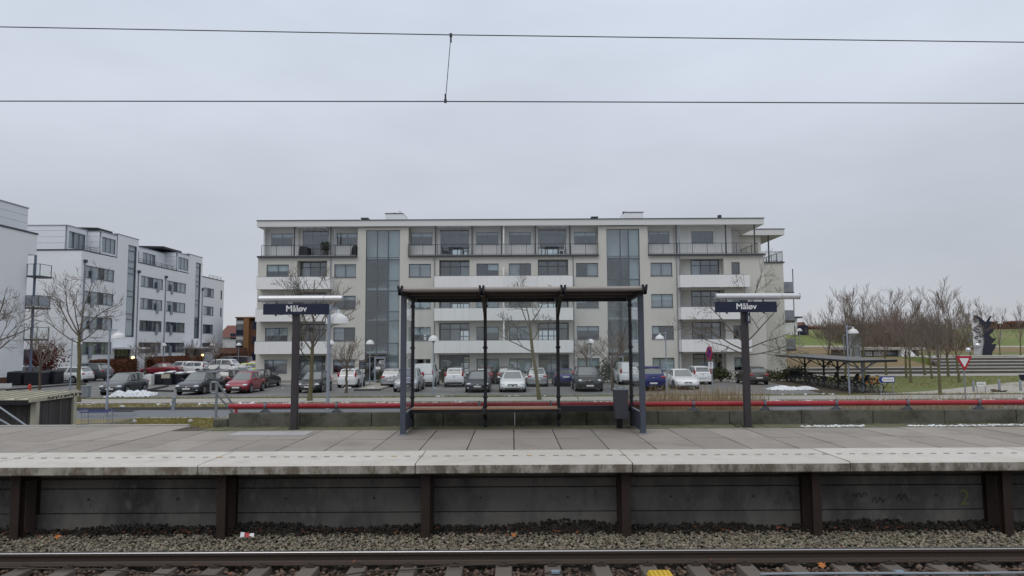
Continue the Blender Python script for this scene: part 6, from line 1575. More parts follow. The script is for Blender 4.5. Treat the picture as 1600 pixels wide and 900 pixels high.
tree('bare_tree', 'bare tree at the left photo edge with its branches reaching in', (p.x, 41, 0), tk, cr, K['bark'], K['twiggrey'])
# pruned trees close to the building
def pruned(px, py, h, th, seed, label, w=1.0, d=None):
    p = G(px, py) if d is None else Vector((PY(px, 560, d).x, d, 0)); q = random.Random(seed); first = []
    for j in range(17):
        a = q.uniform(0, 6.28); e_ = q.uniform(.1, 1.25) * w; first.append((math.sin(e_) * math.cos(a), math.sin(e_) * math.sin(a), math.cos(e_), q.uniform(.75, 1.0), q.uniform(-.22, 0)))
    tk, cr = grow(seed, h, th, .095, .42, 3, .10, (3, 4), (0, 0), first, wig=.08, rmin=.009, boost=.6)
    return tree('pruned_tree', label, p, tk, cr, K['barkbrown'], K['twig'], 'bare tree')
pruned(541, 613.5, 5.0, 1.75, 5, 'small round bare tree with many thin branches beside the small white car', 1.05)
pruned(957, 610, 5.6, 2.0, 6, 'dense upright bare tree behind the litter bin', .9)
pruned(917, 604, 4.6, 2.2, 7, 'small round bare tree behind the black off-roader', 1.0, 60)
pruned(228, 583, 5.4, 2.0, 8, 'small bare tree by the entrance lamp of the white building', 1.1, 83)
pruned(300, 577, 5.2, 2.0, 9, 'small bare tree before the second entrance of the white building', 1.0, 92)
pruned(337, 583, 5.4, 2.2, 10, 'small bare tree over the row of parked cars', 1.0, 86)
pruned(64, 598, 6.0, 2.3, 12, 'young bare tree standing in front of the red shrub', .9, 56)
# the row and grove on the right: five crowns, copied with their own size and turn
protos = []
for i, (hh, th, sp, up, sd_n) in enumerate(((8.2, 2.7, .34, .34, 71), (8.6, 2.5, .40, .30, 72), (7.8, 2.9, .30, .38, 73), (8.4, 2.4, .44, .26, 74))):
    q = random.Random(sd_n); first = []
    for j in range(6):
        a = 2 * math.pi * j / 6 + q.uniform(-.3, .3); e_ = q.uniform(.25, .9) * (sp / .36); first.append((math.sin(e_) * math.cos(a), math.sin(e_) * math.sin(a), math.cos(e_), q.uniform(.7, 1.0), q.uniform(-.35, 0)))
    first += [(.05, 0, 1, 1.2, 0), (-.08, .05, 1, 1.1, 0)]
    tk, cr = grow(sd_n, hh, th, .12, sp, 4, up, (3, 4), (q.uniform(-.2, .2), 0), first, wig=.09, rmin=.0085, boost=.7)
    t = tree('bare_tree', 'x', (0, 0, 0), tk, cr, K['bark'], K['twigred'] if i % 2 else K['twig'], group='bare trees in the grove on the right'); protos.append(t)
grove = [  # px, ground row, distance (None: from the ground row), scale, label
 (1293, 555, 78, 1.02, 'slender bare tree standing alone at the left end of the grove'),
 (1319, 570, 70, 1.12, 'tall bare tree second from the left end of the grove'),
 (1349, 575, 68, 1.03, 'bare tree rising behind the bicycle shelter lamp'),
 (1385, 586, None, 1.0, 'bare tree directly behind the blue arrow sign'),
 (1416, 590, None, .98, 'left of two close bare trees before the pavilion end'),
 (1423, 597, None, .90, 'right of two close bare trees before the pavilion end'),
 (1445, 586, None, 1.0, 'bare tree in the middle of the lawn before the steps'),
 (1456, 591, None, .86, 'short bare tree just behind the nearest grove tree'),
 (1469, 617, None, .86, 'nearest grove tree standing at the edge of the sandy path'),
 (1482, 588, None, 1.05, 'bare tree in front of the left end of the white plinth'),
 (1499, 597, None, .96, 'bare tree directly behind the give way sign'),
 (1333, 560, 86, 1.0, 'bare tree beside the glass lift tower'),
 (1400, 560, 100, 1.12, 'bare tree behind the pavilion white panel'),
 (1516, 560, 92, .95, 'bare tree at the left side of the sculpture'),
 (1562, 560, 93, .74, 'small bare tree just right of the sculpture'),
 (1594, 560, 91, .82, 'bare tree at the right photo edge on the upper square'),
 (1539, 545, 118, .8, 'far bare tree behind the sculpture tip'),
]
usedp = set()
for i, (px, py, d, s, lb) in enumerate(grove):
    pr = protos[(i * 3 + i // 4) % 4]
    p = G(px, py) if d is None else Vector((PY(px, 545, d).x, d, 0)); p.z = max(0, hill_z(p.x, p.y)) if p.y > 80.5 else 0
    o = pr if i not in usedp and pr.name not in usedp else copy_tree(pr); usedp.add(pr.name)
    o.location = p; o.scale = (s * .95, s * .95, s); o.rotation_euler.z = i * 2.1; o['label'] = lb

# ================================================================== HEDGES AND SHRUBS
def hedge(name, label, x0, x1, y0, y1, z0, z1, n, m, cat='hedge', s=.12, seed=1):
    q = random.Random(seed); bb = MB()
    t = thing(name, label, cat, ((x0 + x1) / 2, (y0 + y1) / 2, z0))
    for _ in range(n):
        f = q.randrange(3)
        x, y, z = q.uniform(x0, x1), q.uniform(y0, y1), lerp(z0, z1, q.random())
        if f == 0: y = y0 + q.uniform(-.06, .1)
        elif f == 1: z = z1 + q.gauss(0, .06)
        elif x1 - x0 < y1 - y0: x = (x1 if q.random() < .7 else x0) + q.uniform(-.08, .08)
        leafball(bb, (x, y, z), (.02, .02, .02), 1, s, q)
    fo = bb.build('foliage', m, t)
    bb = MB(); bb.box(x0 + .1, x1 - .1, y0 + .1, y1 - .1, z0, z1 - .1); bb.build('core', m, t)
    return t
hedge('hedge', 'square brown beech hedge before the first entrance of the white building', XE + .8, XE + 3.0, YE(128, 570), YE(178, 570), -.05, 1.75, 2600, K['hedge'], seed=2)
hedge('hedge', 'long brown beech hedge behind the red coupe', XE + 1.6, XE + 2.8, YE(207, 570), YE(290, 570), -.05, 1.9, 3000, K['hedge'], seed=3)
hedge('hedge', 'short brown hedge right of the second entrance', XE + 1.6, XE + 2.8, YE(318, 570), y1, -.05, 1.9, 900, K['hedge'], seed=4)
hb = []
for i, (a, c, d, pt, pb, lb) in enumerate(((1226, 1300, 140, 512.5, 522, 'red brown beech hedge on the hill behind the leftmost grove trees'), (1300, 1480, 138, 508.5, 520, 'long brown hedge on the hill behind the grove'), (1548, 1660, 136, 504, 514, 'brown hedge on the hill at the right photo edge'))):
    x0, x1 = PY(a, 515, d).x, PY(c, 515, d).x; z1 = PY((a + c) / 2, pt, d).z; z0 = hill_z((x0 + x1) / 2, d) - .3
    hedge('hedge', lb, x0, x1, d, d + 2, z0, z1, 2600, K['hedge'], s=.22, seed=20 + i)
def bush(name, label, px, py, d, r, n, m, s=.10, seed=0, cat='shrub', z=0):
    x = PY(px, py, d).x; t = thing(name, label, cat, (x, d, z)); q = random.Random(seed); bb = MB()
    for _ in range(7): leafball(bb, (x + q.uniform(-.5, .5) * r[0], d + q.uniform(-.4, .4) * r[1], z + r[2] * q.uniform(.35, 1.2)), (r[0] * .62, r[1] * .62, r[2] * .6), n // 7, s, q)
    bb.build('foliage', m, t)
    bb = MB()
    for j in range(6): a = j * 1.05; bb.tube([(x, d, z), (x + .5 * r[0] * math.cos(a), d + .4 * r[1] * math.sin(a), z + r[2] * 1.1)], [.03, .01], 5)
    bb.build('stems', K['twig'], t)
bush('red_shrub', 'large red leaved shrub before the nearest white building', 66, 570, 72, (2.5, 1.6, 2.4), 1500, K['redleaf'], .14, 3)
bush('evergreen_shrub', 'round evergreen shrub at the foot of the entrance by the no stopping sign', 1126, 580, 62.5, (1.3, .8, .85), 900, K['green'], .10, 5)
bush('evergreen_shrub', 'evergreen shrub right of the black off-roader', 943, 580, 62, (1.1, .8, 1.3), 800, K['green'], .10, 6)
bush('evergreen_shrub', 'small evergreen at the terrace door behind the boxy white car', 693, 585, 63.4, (.7, .5, .9), 420, K['green'], .09, 7)
bush('evergreen_shrub', 'dark shrub between the white chrome grille saloon and the dark hatchback', 775, 585, 62, (.8, .6, 1.0), 500, K['green'], .09, 8)
bush('low_shrub', 'low yellow green hedge plant at the right corner of the cream building', 1215, 590, 63.2, (2.2, .9, .7), 900, mat('olive_leaves', (.085, .080, .035), .85, island=.5), .10, 9)
bush('low_shrub', 'dark low shrub beside the first bicycles', 1236, 590, 63.2, (1.5, .9, .9), 800, K['green'], .10, 10)
bush('evergreen_shrub', 'evergreen shrub beside the left entrance door', 600, 585, 63.2, (.8, .6, .8), 400, K['green'], .09, 11)
# brush thicket behind the grove
q = random.Random(77); bb = MB()
for i in range(1700):
    x = q.uniform(49, 66); y = q.uniform(99, 116); z = hill_z(x, y); hh = q.uniform(1.5, 4.2) * (1 - .25 * math.sin(x * .4))
    a = q.uniform(-.35, .35); b2 = q.uniform(-.3, .3); pt = Vector((x, y, z)); mid = pt + Vector((a * hh * .4, b2 * hh * .4, hh * .55)); top = mid + Vector((a * hh * .5 + q.uniform(-.3, .3), b2 * hh * .3, hh * .5))
    bb.tube([pt, mid, top], [.035, .025, .012], 3, False)
    for _ in range(2): bb.tube([mid, mid + Vector((q.uniform(-.7, .7), q.uniform(-.5, .5), q.uniform(.3, 1.0)))], [.018, .01], 3, False)
tag(bb.build('brush', mat('brush_twigs', (.165, .125, .090), .9)), 'brown leafless brush thicket behind the grove trees', 'brush', kind='stuff')
# far trees along the horizon
q = random.Random(9); bb = MB()
for i in range(1500):
    x = q.uniform(70, 330); y = 215 + q.uniform(-10, 25); z = hill_z(x, y) - .2; hh = q.uniform(1.0, 3.2) * (.8 + .4 * math.sin(x * .21))
    pt = Vector((x, y, z)); top = pt + Vector((q.uniform(-.8, .8), 0, hh)); bb.tube([pt, top], [.10, .03], 3, False)
    for _ in range(3): m_ = pt.lerp(top, q.uniform(.4, .9)); bb.tube([m_, m_ + Vector((q.uniform(-1.2, 1.2), 0, q.uniform(.4, 1.4)))], [.05, .02], 3, False)
tag(bb.build('far_wood', K['twigred']), 'far leafless wood along the horizon', 'wood', kind='stuff')
# dry reeds on the embankment behind the low wall
q = random.Random(31); bb = MB()
def reed(x, y, h):
    zb = lerp(1.5, 1.0, (y - 15.05) / 3.15) if y < 18.2 else max(0, lerp(1.0, 0, (y - 18.2) / 4.8))
    lx, ly = q.gauss(0, .10) * h, q.gauss(0, .08) * h; p0 = Vector((x, y, zb - .03)); p1 = p0 + Vector((lx * .4, ly * .4, h * .6)); p2 = p0 + Vector((lx + q.gauss(0, .03), ly, h))
    w = q.uniform(.003, .007); bb.add([p0 - Vector((w, 0, 0)), p0 + Vector((w, 0, 0)), p1 + Vector((w, 0, 0)), p1 - Vector((w, 0, 0)), p2], [(0, 1, 2, 3), (3, 2, 4)])
    if q.random() < .5:
        for _ in range(3):
            a = p1.lerp(p2, q.random()); e_ = a + Vector((q.gauss(0, .07), q.gauss(0, .04), q.uniform(.03, .14))); bb.add([a - Vector((.002, 0, 0)), a + Vector((.004, 0, 0)), e_], [(0, 1, 2)])
for _ in range(3600): reed(q.uniform(2.7, 5.6), q.uniform(15.6, 18.6), q.uniform(.45, 1.15))
for _ in range(1100): reed(q.uniform(.9, 2.6), q.uniform(15.6, 18.4), q.uniform(.3, .75))
for _ in range(2300): reed(q.uniform(7.6, 11.5), q.uniform(15.6, 18.6), q.uniform(.35, .95))
for _ in range(700): reed(q.uniform(5.4, 15), q.uniform(15.3, 17), q.uniform(.25, .55))
for _ in range(140): reed(q.uniform(-6, 1), q.uniform(15.3, 17), q.uniform(.2, .5))
tag(bb.build('dry_reeds', K['reed']), 'dry straw coloured reeds growing behind the low wall', 'reeds', kind='stuff')
bb = MB(); p = Vector((1.62, 16.4, 1.25)); bb.tube([p, p + Vector((-.06, 0, .4)), p + Vector((-.14, 0, .95))], [.012, .009, .004], 5)
for i in range(6): a = p + Vector((-.02 - .018 * i, 0, .25 + .11 * i)); bb.tube([a, a + Vector((.12 * (-1) ** i, .02, .16))], [.006, .003], 4)
t = thing('bare_sapling', 'single dark dry stem behind the third shelter bay', 'sapling', p); bb.build('stem', K['twig'], t)
# grass blades on the verges
q = random.Random(12); bb = MB()
def tuft(x, y, z, h):
    for _ in range(4):
        a = q.uniform(0, 6.28); w = .012; dx, dy = math.cos(a), math.sin(a); p0 = Vector((x + q.uniform(-.06, .06), y + q.uniform(-.06, .06), z)); l_ = Vector((q.gauss(0, .35) * h, q.gauss(0, .35) * h, h))
        bb.add([p0 - Vector((dx * w, dy * w, 0)), p0 + Vector((dx * w, dy * w, 0)), p0 + l_], [(0, 1, 2)])
for _ in range(5500): tuft(q.uniform(-34, 34), q.uniform(38.4, 40.9), .02, q.uniform(.06, .17))
for _ in range(2400): tuft(q.uniform(-17.1, -12), q.uniform(26.6, 32.7), .02, q.uniform(.06, .16))
for _ in range(1500): tuft(q.uniform(-36, 40), q.uniform(45.8, 46.45), .01, q.uniform(.05, .11))
for _ in range(2500): tuft(q.uniform(27, 50), q.uniform(53, 71), -.03, q.uniform(.06, .14))
tag(bb.build('grass_blades', K['blade']), 'yellowing winter grass blades on the verges and lawn', 'grass', kind='stuff')
q = random.Random(14); bb = MB()
for _ in range(900):
    x = q.uniform(-6.3, 13); h = q.uniform(.01, .035); p0 = Vector((x, 14.82 - abs(q.gauss(0, .12)), PZ - .012)); 
    for _k in range(3):
        l_ = Vector((q.gauss(0, .02), q.gauss(0, .02), h)); o_ = Vector((q.uniform(-.03, .03), q.uniform(-.02, .02), 0)); bb.add([p0 + o_ - Vector((.003, 0, 0)), p0 + o_ + Vector((.003, 0, 0)), p0 + o_ + l_], [(0, 1, 2)])
tag(bb.build('moss', mat('moss_green', (.085, .095, .03), .95, island=.4)), 'moss and short weeds along the foot of the low wall', 'moss', kind='stuff')

# ================================================================== SNOW
def snow_pile(label, px0, px1, py, h, dep, seed):
    p0, p1 = G(px0, py), G(px1, py); q = random.Random(seed); n = int((p1.x - p0.x) / .22); bb = MB()
    nx, ny = max(14, n * 4), 18; vs = []
    lumps = [(q.uniform(0, 1), q.uniform(.1, .9), q.uniform(.05, .16), q.uniform(.35, 1)) for _ in range(34)]
    for j in range(ny + 1):
        for i in range(nx + 1):
            u, w = i / nx, j / ny; e_ = min(1, 6 * u * (1 - u) * 1.0) ** .7 * min(1, 5 * w * (1 - w)) ** .8; z = 0
            for lx, ly, r_, a in lumps:
                dd = ((u - lx) / r_) ** 2 + ((w - ly) / (r_ * 2.6)) ** 2; z = max(z, a * max(0, 1 - dd) ** .6)
            vs.append((lerp(p0.x, p1.x, u) + q.uniform(-.05, .05), p0.y + dep * w + q.uniform(-.04, .04), -.03 + h * e_ * (.25 + .75 * z) + q.uniform(0, .22) * h))
    bb.add(vs, [(j * (nx + 1) + i, j * (nx + 1) + i + 1, (j + 1) * (nx + 1) + i + 1, (j + 1) * (nx + 1) + i) for j in range(ny) for i in range(nx)])
    o = bb.build('snow_pile', K['snow'], smooth=30); return tag(o, label, 'snow pile', 'piles of cleared snow')
snow_pile('snow pile in front of the dark grey hatchback at the left', 161, 228, 620.5, .40, 1.5, 3)
snow_pile('snow pile in front of the bicycle shelter', 1206, 1284, 609.5, .28, 1.6, 4)
q = random.Random(41); pts = []
for x0, x1, y0_, y1_, n in ((-34, 34, 39.3, 40.7, 75), (-30, 30, 40.6, 41.1, 40), (-6, 30, 46, 46.4, 12), (-25, 24, 52, 61, 16)):
    for _ in range(n):
        cx, cy = q.uniform(x0, x1), q.uniform(y0_, y1_)
        for _k in range(q.randint(1, 6)): pts.append((cx + q.gauss(0, .22), cy + q.gauss(0, .07), .05 if y0_ < 45 else .02))
tag(rocks('snow_patches', np.array(pts), .05, .14, K['snow'], .45, 44), 'small leftover snow patches on the verge and car park', 'snow', kind='stuff')
for px, py, lb in ((543.5, 608, 'small snow lump behind the round pruned tree'), (580, 608, 'small snow lump at the foot of the lamp with the blue board'), (240.5, 617, 'small snow lump beside the big snow pile at the left')):
    p = G(px, py); o = rocks('snow_lump', [(p.x, p.y, .08), (p.x + .15, p.y + .1, .06), (p.x - .14, p.y, .05)], .14, .2, K['snow'], .8, int(px)); tag(o, lb, 'snow lump', 'single lumps of snow')
pts = []
q = random.Random(6)
for i in range(520):
    x = q.uniform(5.7, 13.2); 
    if math.sin(x * 3.1) + math.sin(x * 1.3 + 2) < -.9: continue
    pts.append((x, 14.42 + .05 * math.sin(x * 2) + q.gauss(0, .05), PZ - .005))
tag(rocks('snow_line', np.array(pts), .02, .05, K['snow'], .35, 45), 'thin melting line of snow along the mossy platform edge at the right', 'snow', kind='stuff')
p = PY(1320, 672, 13.7); 

# ================================================================== BICYCLE SHELTER AND BICYCLES
c4 = [(23.3, 63.2), (22.0, 46.2), (24.75, 46.0), (26.1, 63.0)]
bs = thing('bicycle_shelter', 'long flat roofed bicycle shelter on dark braced posts', 'bicycle shelter', (24, 54, 0))
def bl(u, v): a = Vector((*c4[0], 0)).lerp(Vector((*c4[1], 0)), u); b_ = Vector((*c4[3], 0)).lerp(Vector((*c4[2], 0)), u); return a.lerp(b_, v)
rz_ = lambda u: lerp(2.30, 2.16, u)
for i in range(6):                       # roof sheets
    u0, u1 = i / 6 + .001, (i + 1) / 6 - .001; P4 = [bl(u0, 0), bl(u1, 0), bl(u1, 1), bl(u0, 1)]; zz = [rz_(u0), rz_(u1), rz_(u1) + .05, rz_(u0) + .05]
    bb = MB(); bb.hexa([(p.x, p.y, z) for p, z in zip(P4, zz)] + [(p.x, p.y, z + .03) for p, z in zip(P4, zz)]); bb.build('roof_sheet', mat('felt_grey', (.14, .14, .14), .8, var=.1, vs=1) if i == 0 else bpy.data.materials['felt_grey'], bs)
bb = MB()
for v in (0, 1): a, c = bl(0, v), bl(1, v); bb.bar((a.x, a.y, rz_(0) - .06 + .05 * v), (c.x, c.y, rz_(1) - .06 + .05 * v), .06, .14)
for u in (0, 1): a, c = bl(u, .02), bl(u, .98); bb.bar((a.x, a.y, rz_(u) - .06), (c.x, c.y, rz_(u) - .01), .06, .14)
bb.build('roof_edge', K['trim'], bs)
for i, u in enumerate((.17, .43, .60, .86)):
    c = bl(u, .55); m = K['trim'] if u < .8 else K['lampgrey']; bb = MB(); bb.bar((c.x, c.y, 0), (c.x, c.y, rz_(u) - .03), .11); po = bb.build('post', m, bs)
    bb = MB()
    for v in (.06, .95): e_ = bl(u, v); bb.bar((c.x, c.y, 1.5), (e_.x, e_.y, rz_(u) - .08), .06)
    for du in (-.11, .11): e_ = bl(min(.99, max(.01, u + du)), .55); bb.bar((c.x, c.y, 1.35), (e_.x, e_.y, rz_(u) - .06), .06)
    bb.build('brace', m, po)
# rails for the bikes
bb = MB(); a, c = bl(.05, .5), bl(1.02, .5); bb.bar((a.x, a.y, .45), (c.x, c.y, .45), .05)
for i in range(6): p = a.lerp(c, i / 5); bb.bar((p.x, p.y, 0), (p.x, p.y, .45), .05)
bb.build('bike_rail', K['steel'], bs)
def bike(label, x, y, rz, fm, basket=False, seatm=None, lean=.06, grp='bicycles at the bicycle shelter', child=False):
    t = thing('bicycle', label, 'bicycle', (x, y, 0), grp, rz=rz); t.rotation_euler.x = lean
    def ringt(cx, r):
        bb = MB(); n = 18; bb.tube([(cx + r * math.cos(2 * math.pi * i / n), 0, .34 + r * math.sin(2 * math.pi * i / n)) for i in range(n + 1)], .022, 5, False); w = bb.build('wheel', K['tyre'], t, world=False)
        bb = MB()
        for i in range(9): a = math.pi * i / 9; bb.bar((cx + r * math.cos(a), 0, .34 + r * math.sin(a)), (cx - r * math.cos(a), 0, .34 - r * math.sin(a)), .006)
        bb.tube([(cx, -.04, .34), (cx, .04, .34)], .03, 8); bb.build('spokes', K['rim'], w, world=False)
    ringt(-.54, .33); ringt(.54, .33)
    bb = MB(); r = .036 if fm is K['orangebike'] else .021
    for a, c in (((-.54, 0, .34), (-.08, 0, .30)), ((-.08, 0, .30), (-.22, 0, .82)), ((-.54, 0, .34), (-.20, 0, .74)), ((-.08, 0, .30), (.40, 0, .74)), ((-.20, 0, .70), (.38, 0, .84)), ((.36, 0, .92), (.43, 0, .66)), ((.43, 0, .66), (.54, 0, .34))): bb.tube([a, c], r, 6)
    bb.build('frame', fm, t, world=False)
    bb = MB(); bb.hexa([(-.36, -.08, .86), (-.08, -.03, .88), (-.08, .03, .88), (-.36, .08, .86), (-.37, -.08, .92), (-.07, -.03, .92), (-.07, .03, .92), (-.37, .08, .92)]); bb.tube([(-.22, 0, .8), (-.23, 0, .87)], .016, 6); bb.build('saddle', seatm or K['trim'], t, world=False)
    bb = MB(); bb.tube([(.22, -.28, 1.02), (.34, -.2, 1.04), (.37, 0, 1.0), (.34, .2, 1.04), (.22, .28, 1.02)], .014, 6); bb.tube([(.36, 0, .9), (.37, 0, 1.0)], .016, 6); bb.build('handlebar', K['steel'], t, world=False)
    bb = MB()
    for cx in (-.54, .54): bb.tube([(cx + .38 * math.cos(a), 0, .34 + .38 * math.sin(a)) for a in [math.pi * f / 8 for f in range(1, 9)]], .022, 5, False)
    bb.build('mudguard', K['trim'], t, world=False)
    bb = MB(); bb.box(-.80, -.36, -.07, .07, .70, .72); bb.bar((-.76, 0, .70), (-.54, 0, .36), .014); bb.build('carrier', K['steel'], t, world=False)
    if basket:
        bb = MB(); bb.hexa([(.42, -.14, .80), (.66, -.14, .80), (.66, .14, .80), (.42, .14, .80), (.40, -.18, 1.04), (.72, -.18, 1.04), (.72, .18, 1.04), (.40, .18, 1.04)]); bb.build('basket', K['trim'], t, world=False)
    if child:
        bb = MB(); bb.hexa([(-.72, -.15, .74), (-.42, -.15, .74), (-.42, .15, .74), (-.72, .15, .74), (-.78, -.14, 1.16), (-.66, -.14, 1.16), (-.66, .14, 1.16), (-.78, .14, 1.16)]); bb.build('child_seat', K['trim'], t, world=False, bevel=.03)
    return t
DKG = mat('dark_green_bike_paint', (.02, .05, .045), .4)
bikes = [('dark bicycle at the building end of the bicycle row', BLACK, 0), ('black bicycle second from the building end of the row', CHAR, 1), ('dark bicycle with basket near the first shelter post', NAVY, 1), ('dark bicycle right of the first shelter post', BLACK, 0),
         ('charcoal bicycle leaning at the rail before the second post', CHAR, 0), ('dark green bicycle under the middle of the roof', DKG, 1), ('dark red bicycle under the middle of the roof', DRED, 0), ('black bicycle with child seat behind the pale yellow one', BLACK, 2),
         ('pale yellow green bicycle in the middle of the row', mat('pale_yellow_bike', (.42, .40, .08), .4), 0), ('dark teal bicycle right of the pale yellow one', DKG, 0), ('black bicycle close behind the lamp post', BLACK, 2), ('grey bicycle just left of the lamp post', GREY, 1),
         ('dark bicycle with child seat between lamp post and shelter post', CHAR, 2), ('dark bicycle next to the yellow orange ones', BLACK, 0)]
q = random.Random(19)
for i, (lb, m, ex) in enumerate(bikes):
    u = lerp(.06, .93, i / (len(bikes) - 1)); c = bl(u, .45); bike(lb, c.x + q.uniform(-.2, .2), c.y + q.uniform(-.1, .1), R(180 + q.uniform(-25, 10)), m, ex == 1, None, q.uniform(-.12, .12), child=ex == 2)
for i, (px, py, lb) in enumerate(((1353, 606, 'orange yellow rental bicycle beside the grey shelter post'), (1366, 606, 'orange yellow rental bicycle right of the other orange one'))):
    p = G(px, py); o = bike(lb, p.x, p.y, R(176 - 12 * i), K['orangebike'], False, None, .05)

# ================================================================== SCULPTURE
ys_ = 84.5
sc_ = thing('sculpture', 'tall sculpture of a pale relief slab backed by dark jagged bronze flames', 'sculpture', (PY(1540, 550, ys_).x, ys_, 1.65))
S2 = lambda px, py, y=ys_: PY(px, py, y)
out1 = [(1522, 553), (1520, 530), (1518, 508), (1521, 495), (1525, 493), (1532, 503), (1536, 518), (1538, 535), (1537, 555)]
bb = MB(); n = len(out1); vs = [S2(*q_) for q_ in out1] + [S2(*q_, ys_ + .5) for q_ in out1]; bb.add(vs, [tuple(range(n)), tuple(range(2 * n - 1, n - 1, -1))] + [(i, (i + 1) % n, n + (i + 1) % n, n + i) for i in range(n)]); slab_ = bb.build('relief_slab', K['marble'], sc_)
out2 = [(1521, 492), (1527, 493), (1533, 497), (1540, 503), (1543, 499), (1547, 493), (1549, 494), (1546, 502), (1551, 503), (1548, 508), (1546, 513), (1554, 514), (1551, 519), (1546, 524), (1552, 529), (1557, 527), (1554, 533), (1549, 538), (1557, 537), (1555, 544), (1551, 550), (1550, 555), (1535, 555), (1536, 543), (1538, 536), (1537, 522), (1534, 508), (1529, 498), (1524, 497), (1523, 500)]
n = len(out2); bb = MB(); vs = [S2(*q_, ys_ - .25) for q_ in out2] + [S2(*q_, ys_ + .9) for q_ in out2]; bb.add(vs, [tuple(range(n)), tuple(range(2 * n - 1, n - 1, -1))] + [(i, (i + 1) % n, n + (i + 1) % n, n + i) for i in range(n)]); bb.build('bronze_flame', K['bronze'], sc_)
bb = MB(); q = random.Random(3)
for px, py, r_ in ((1524, 502, .22), (1530, 508, .3), (1528, 517, .35), (1533, 524, .3), (1526, 527, .25), (1522, 515, .2), (1531, 533, .22), (1525, 512, .2), (1518, 523, .3), (1515, 532, .3)):
    c = S2(px, py, ys_ - .06)
    for j in range(5): a = j * 1.26 + q.random(); bb.ell((c.x + r_ * .6 * math.cos(a), c.y, c.z + r_ * .6 * math.sin(a)), (r_ * .42, .08, r_ * .3), 8, 5)
bb.build('relief_leaf', mat('relief_grey', (.14, .13, .14), .7), slab_)
for px, py, r_ in ((1527, 540, .38), (1513, 547, .32)):
    c = S2(px, py, ys_ - .5); bb = MB(); bb.ell(c, (r_, r_, r_), 16, 10); bb.build('metal_ball', K['chrome'], sc_, smooth=True)
x0, x1 = PY(1468, 558, 82).x, PY(1592, 558, 82).x
pl2 = thing('plinth_wall', 'long low white rounded plinth on top of the steps', 'plinth', ((x0 + x1) / 2, 82, 1.65)); z1 = PY(1530, 555.5, 82).z
for i in range(6):
    a, c = lerp(x0, x1, i / 6), lerp(x0, x1, (i + 1) / 6); bb = MB(); bb.box(a + .01, c - .01, 82, 82.6, 1.6, z1); bb.build('block', K['foot'], pl2, bevel=.08)
# ================================================================== ROAD SIGNS
d = 36.0; c = PY(1505.5, 564.5, d)
t = thing('give_way_sign', 'red and white triangular give way sign on a grey post', 'road sign', (c.x, d, 0))
bb = MB(); bb.tube([(c.x, d, -.05), (c.x, d, c.z + .25)], .032, 8); bb.build('post', K['galv'], t, smooth=True)
def tri(r, y, th):
    return lambda bb: bb.prism([(c.x - r, c.z + r * .57), (c.x - r * .9, c.z + r * .66), (c.x + r * .9, c.z + r * .66), (c.x + r, c.z + r * .57), (c.x + r * .08, c.z - r * 1.12), (c.x - r * .08, c.z - r * 1.12)], lambda u, w: (u, y, w), lambda u, w: (u, y + th, w))
bb = MB(); tri(.40, d - .06, .02)(bb); pt_ = bb.build('border', K['redsign'], t); bb = MB(); tri(.235, d - .066, .004)(bb); bb.build('face', K['whitesign'], pt_)
d = 33.0; c = PY(1108, 552, d)
t = thing('no_stopping_sign', 'blue and red round no stopping sign turned away beside the white hatchback', 'road sign', (c.x, d, 0))
bb = MB(); bb.tube([(c.x + .12, d + .04, -.05), (c.x + .12, d + .04, c.z + .3)], .034, 8); bb.build('post', K['galv'], t, smooth=True)
ax = Vector((-.995, -.11, 0)).normalized(); cc = Vector((c.x, d, c.z))
bb = MB(); bb.disc(cc, .33, ax, .03, 24); ds = bb.build('border', K['redsign'], t)
bb = MB(); bb.disc(cc + ax * .017, .255, ax, .006, 24); bb.build('face', K['bluesign'], ds)
sidev = Vector((-ax.y, ax.x, 0))
for s in (-1, 1):
    a, b_ = cc + ax * .022 + (sidev * s * .18) + Vector((0, 0, -.18)), cc + ax * .022 + (sidev * -s * .18) + Vector((0, 0, .18)); bb = MB(); bb.bar(a, b_, .06, .012); bb.build('cross_bar', K['redsign'], ds)
bb = MB(); bb.disc(cc - ax * .03, .33, ax, .012, 24); bb.build('back', K['steel'], ds)
q_ = PY(1110.5, 570.5, d - .02); bb = MB(); bb.box(q_.x - .11, q_.x + .11, d - .03, d - .015, q_.z - .16, q_.z + .15); sp = bb.build('side_plate', K['whitesign'], t)
bb = MB(); bb.bar((q_.x, d - .034, q_.z - .11), (q_.x, d - .034, q_.z + .10), .025, .006); bb.bar((q_.x - .05, d - .034, q_.z + .04), (q_.x, d - .034, q_.z + .11), .025, .006); bb.bar((q_.x + .05, d - .034, q_.z + .04), (q_.x, d - .034, q_.z + .11), .025, .006); bb.build('arrow', K['trim'], sp)
d = 45.5; c = PY(1385, 593, d)
t = thing('direction_sign', 'white arrow shaped direction sign with blue border pointing left', 'road sign', (c.x, d, 0))
w_ = .52; h_ = .19
poly = [(c.x - w_, c.z), (c.x - w_ + .16, c.z + h_), (c.x + w_, c.z + h_), (c.x + w_, c.z - h_), (c.x - w_ + .16, c.z - h_)]
bb = MB(); bb.prism(poly, lambda u, w: (u, d - .03, w), lambda u, w: (u, d, w)); br = bb.build('border', K['bluesign'], t)
bb = MB(); bb.prism([(c.x - w_ + .20, c.z), (c.x - w_ + .28, c.z + h_ - .06), (c.x + w_ - .05, c.z + h_ - .06), (c.x + w_ - .05, c.z - h_ + .06), (c.x - w_ + .28, c.z - h_ + .06)], lambda u, w: (u, d - .038, w), lambda u, w: (u, d - .031, w)); bb.build('face', K['whitesign'], br)
bb = MB()
for i in range(8): x = c.x - .22 + i * .08; bb.box(x, x + .05, d - .044, d - .039, c.z - .045, c.z + (.06 if i in (0, 4) else .03))
bb.build('lettering', K['cabinet'], br)
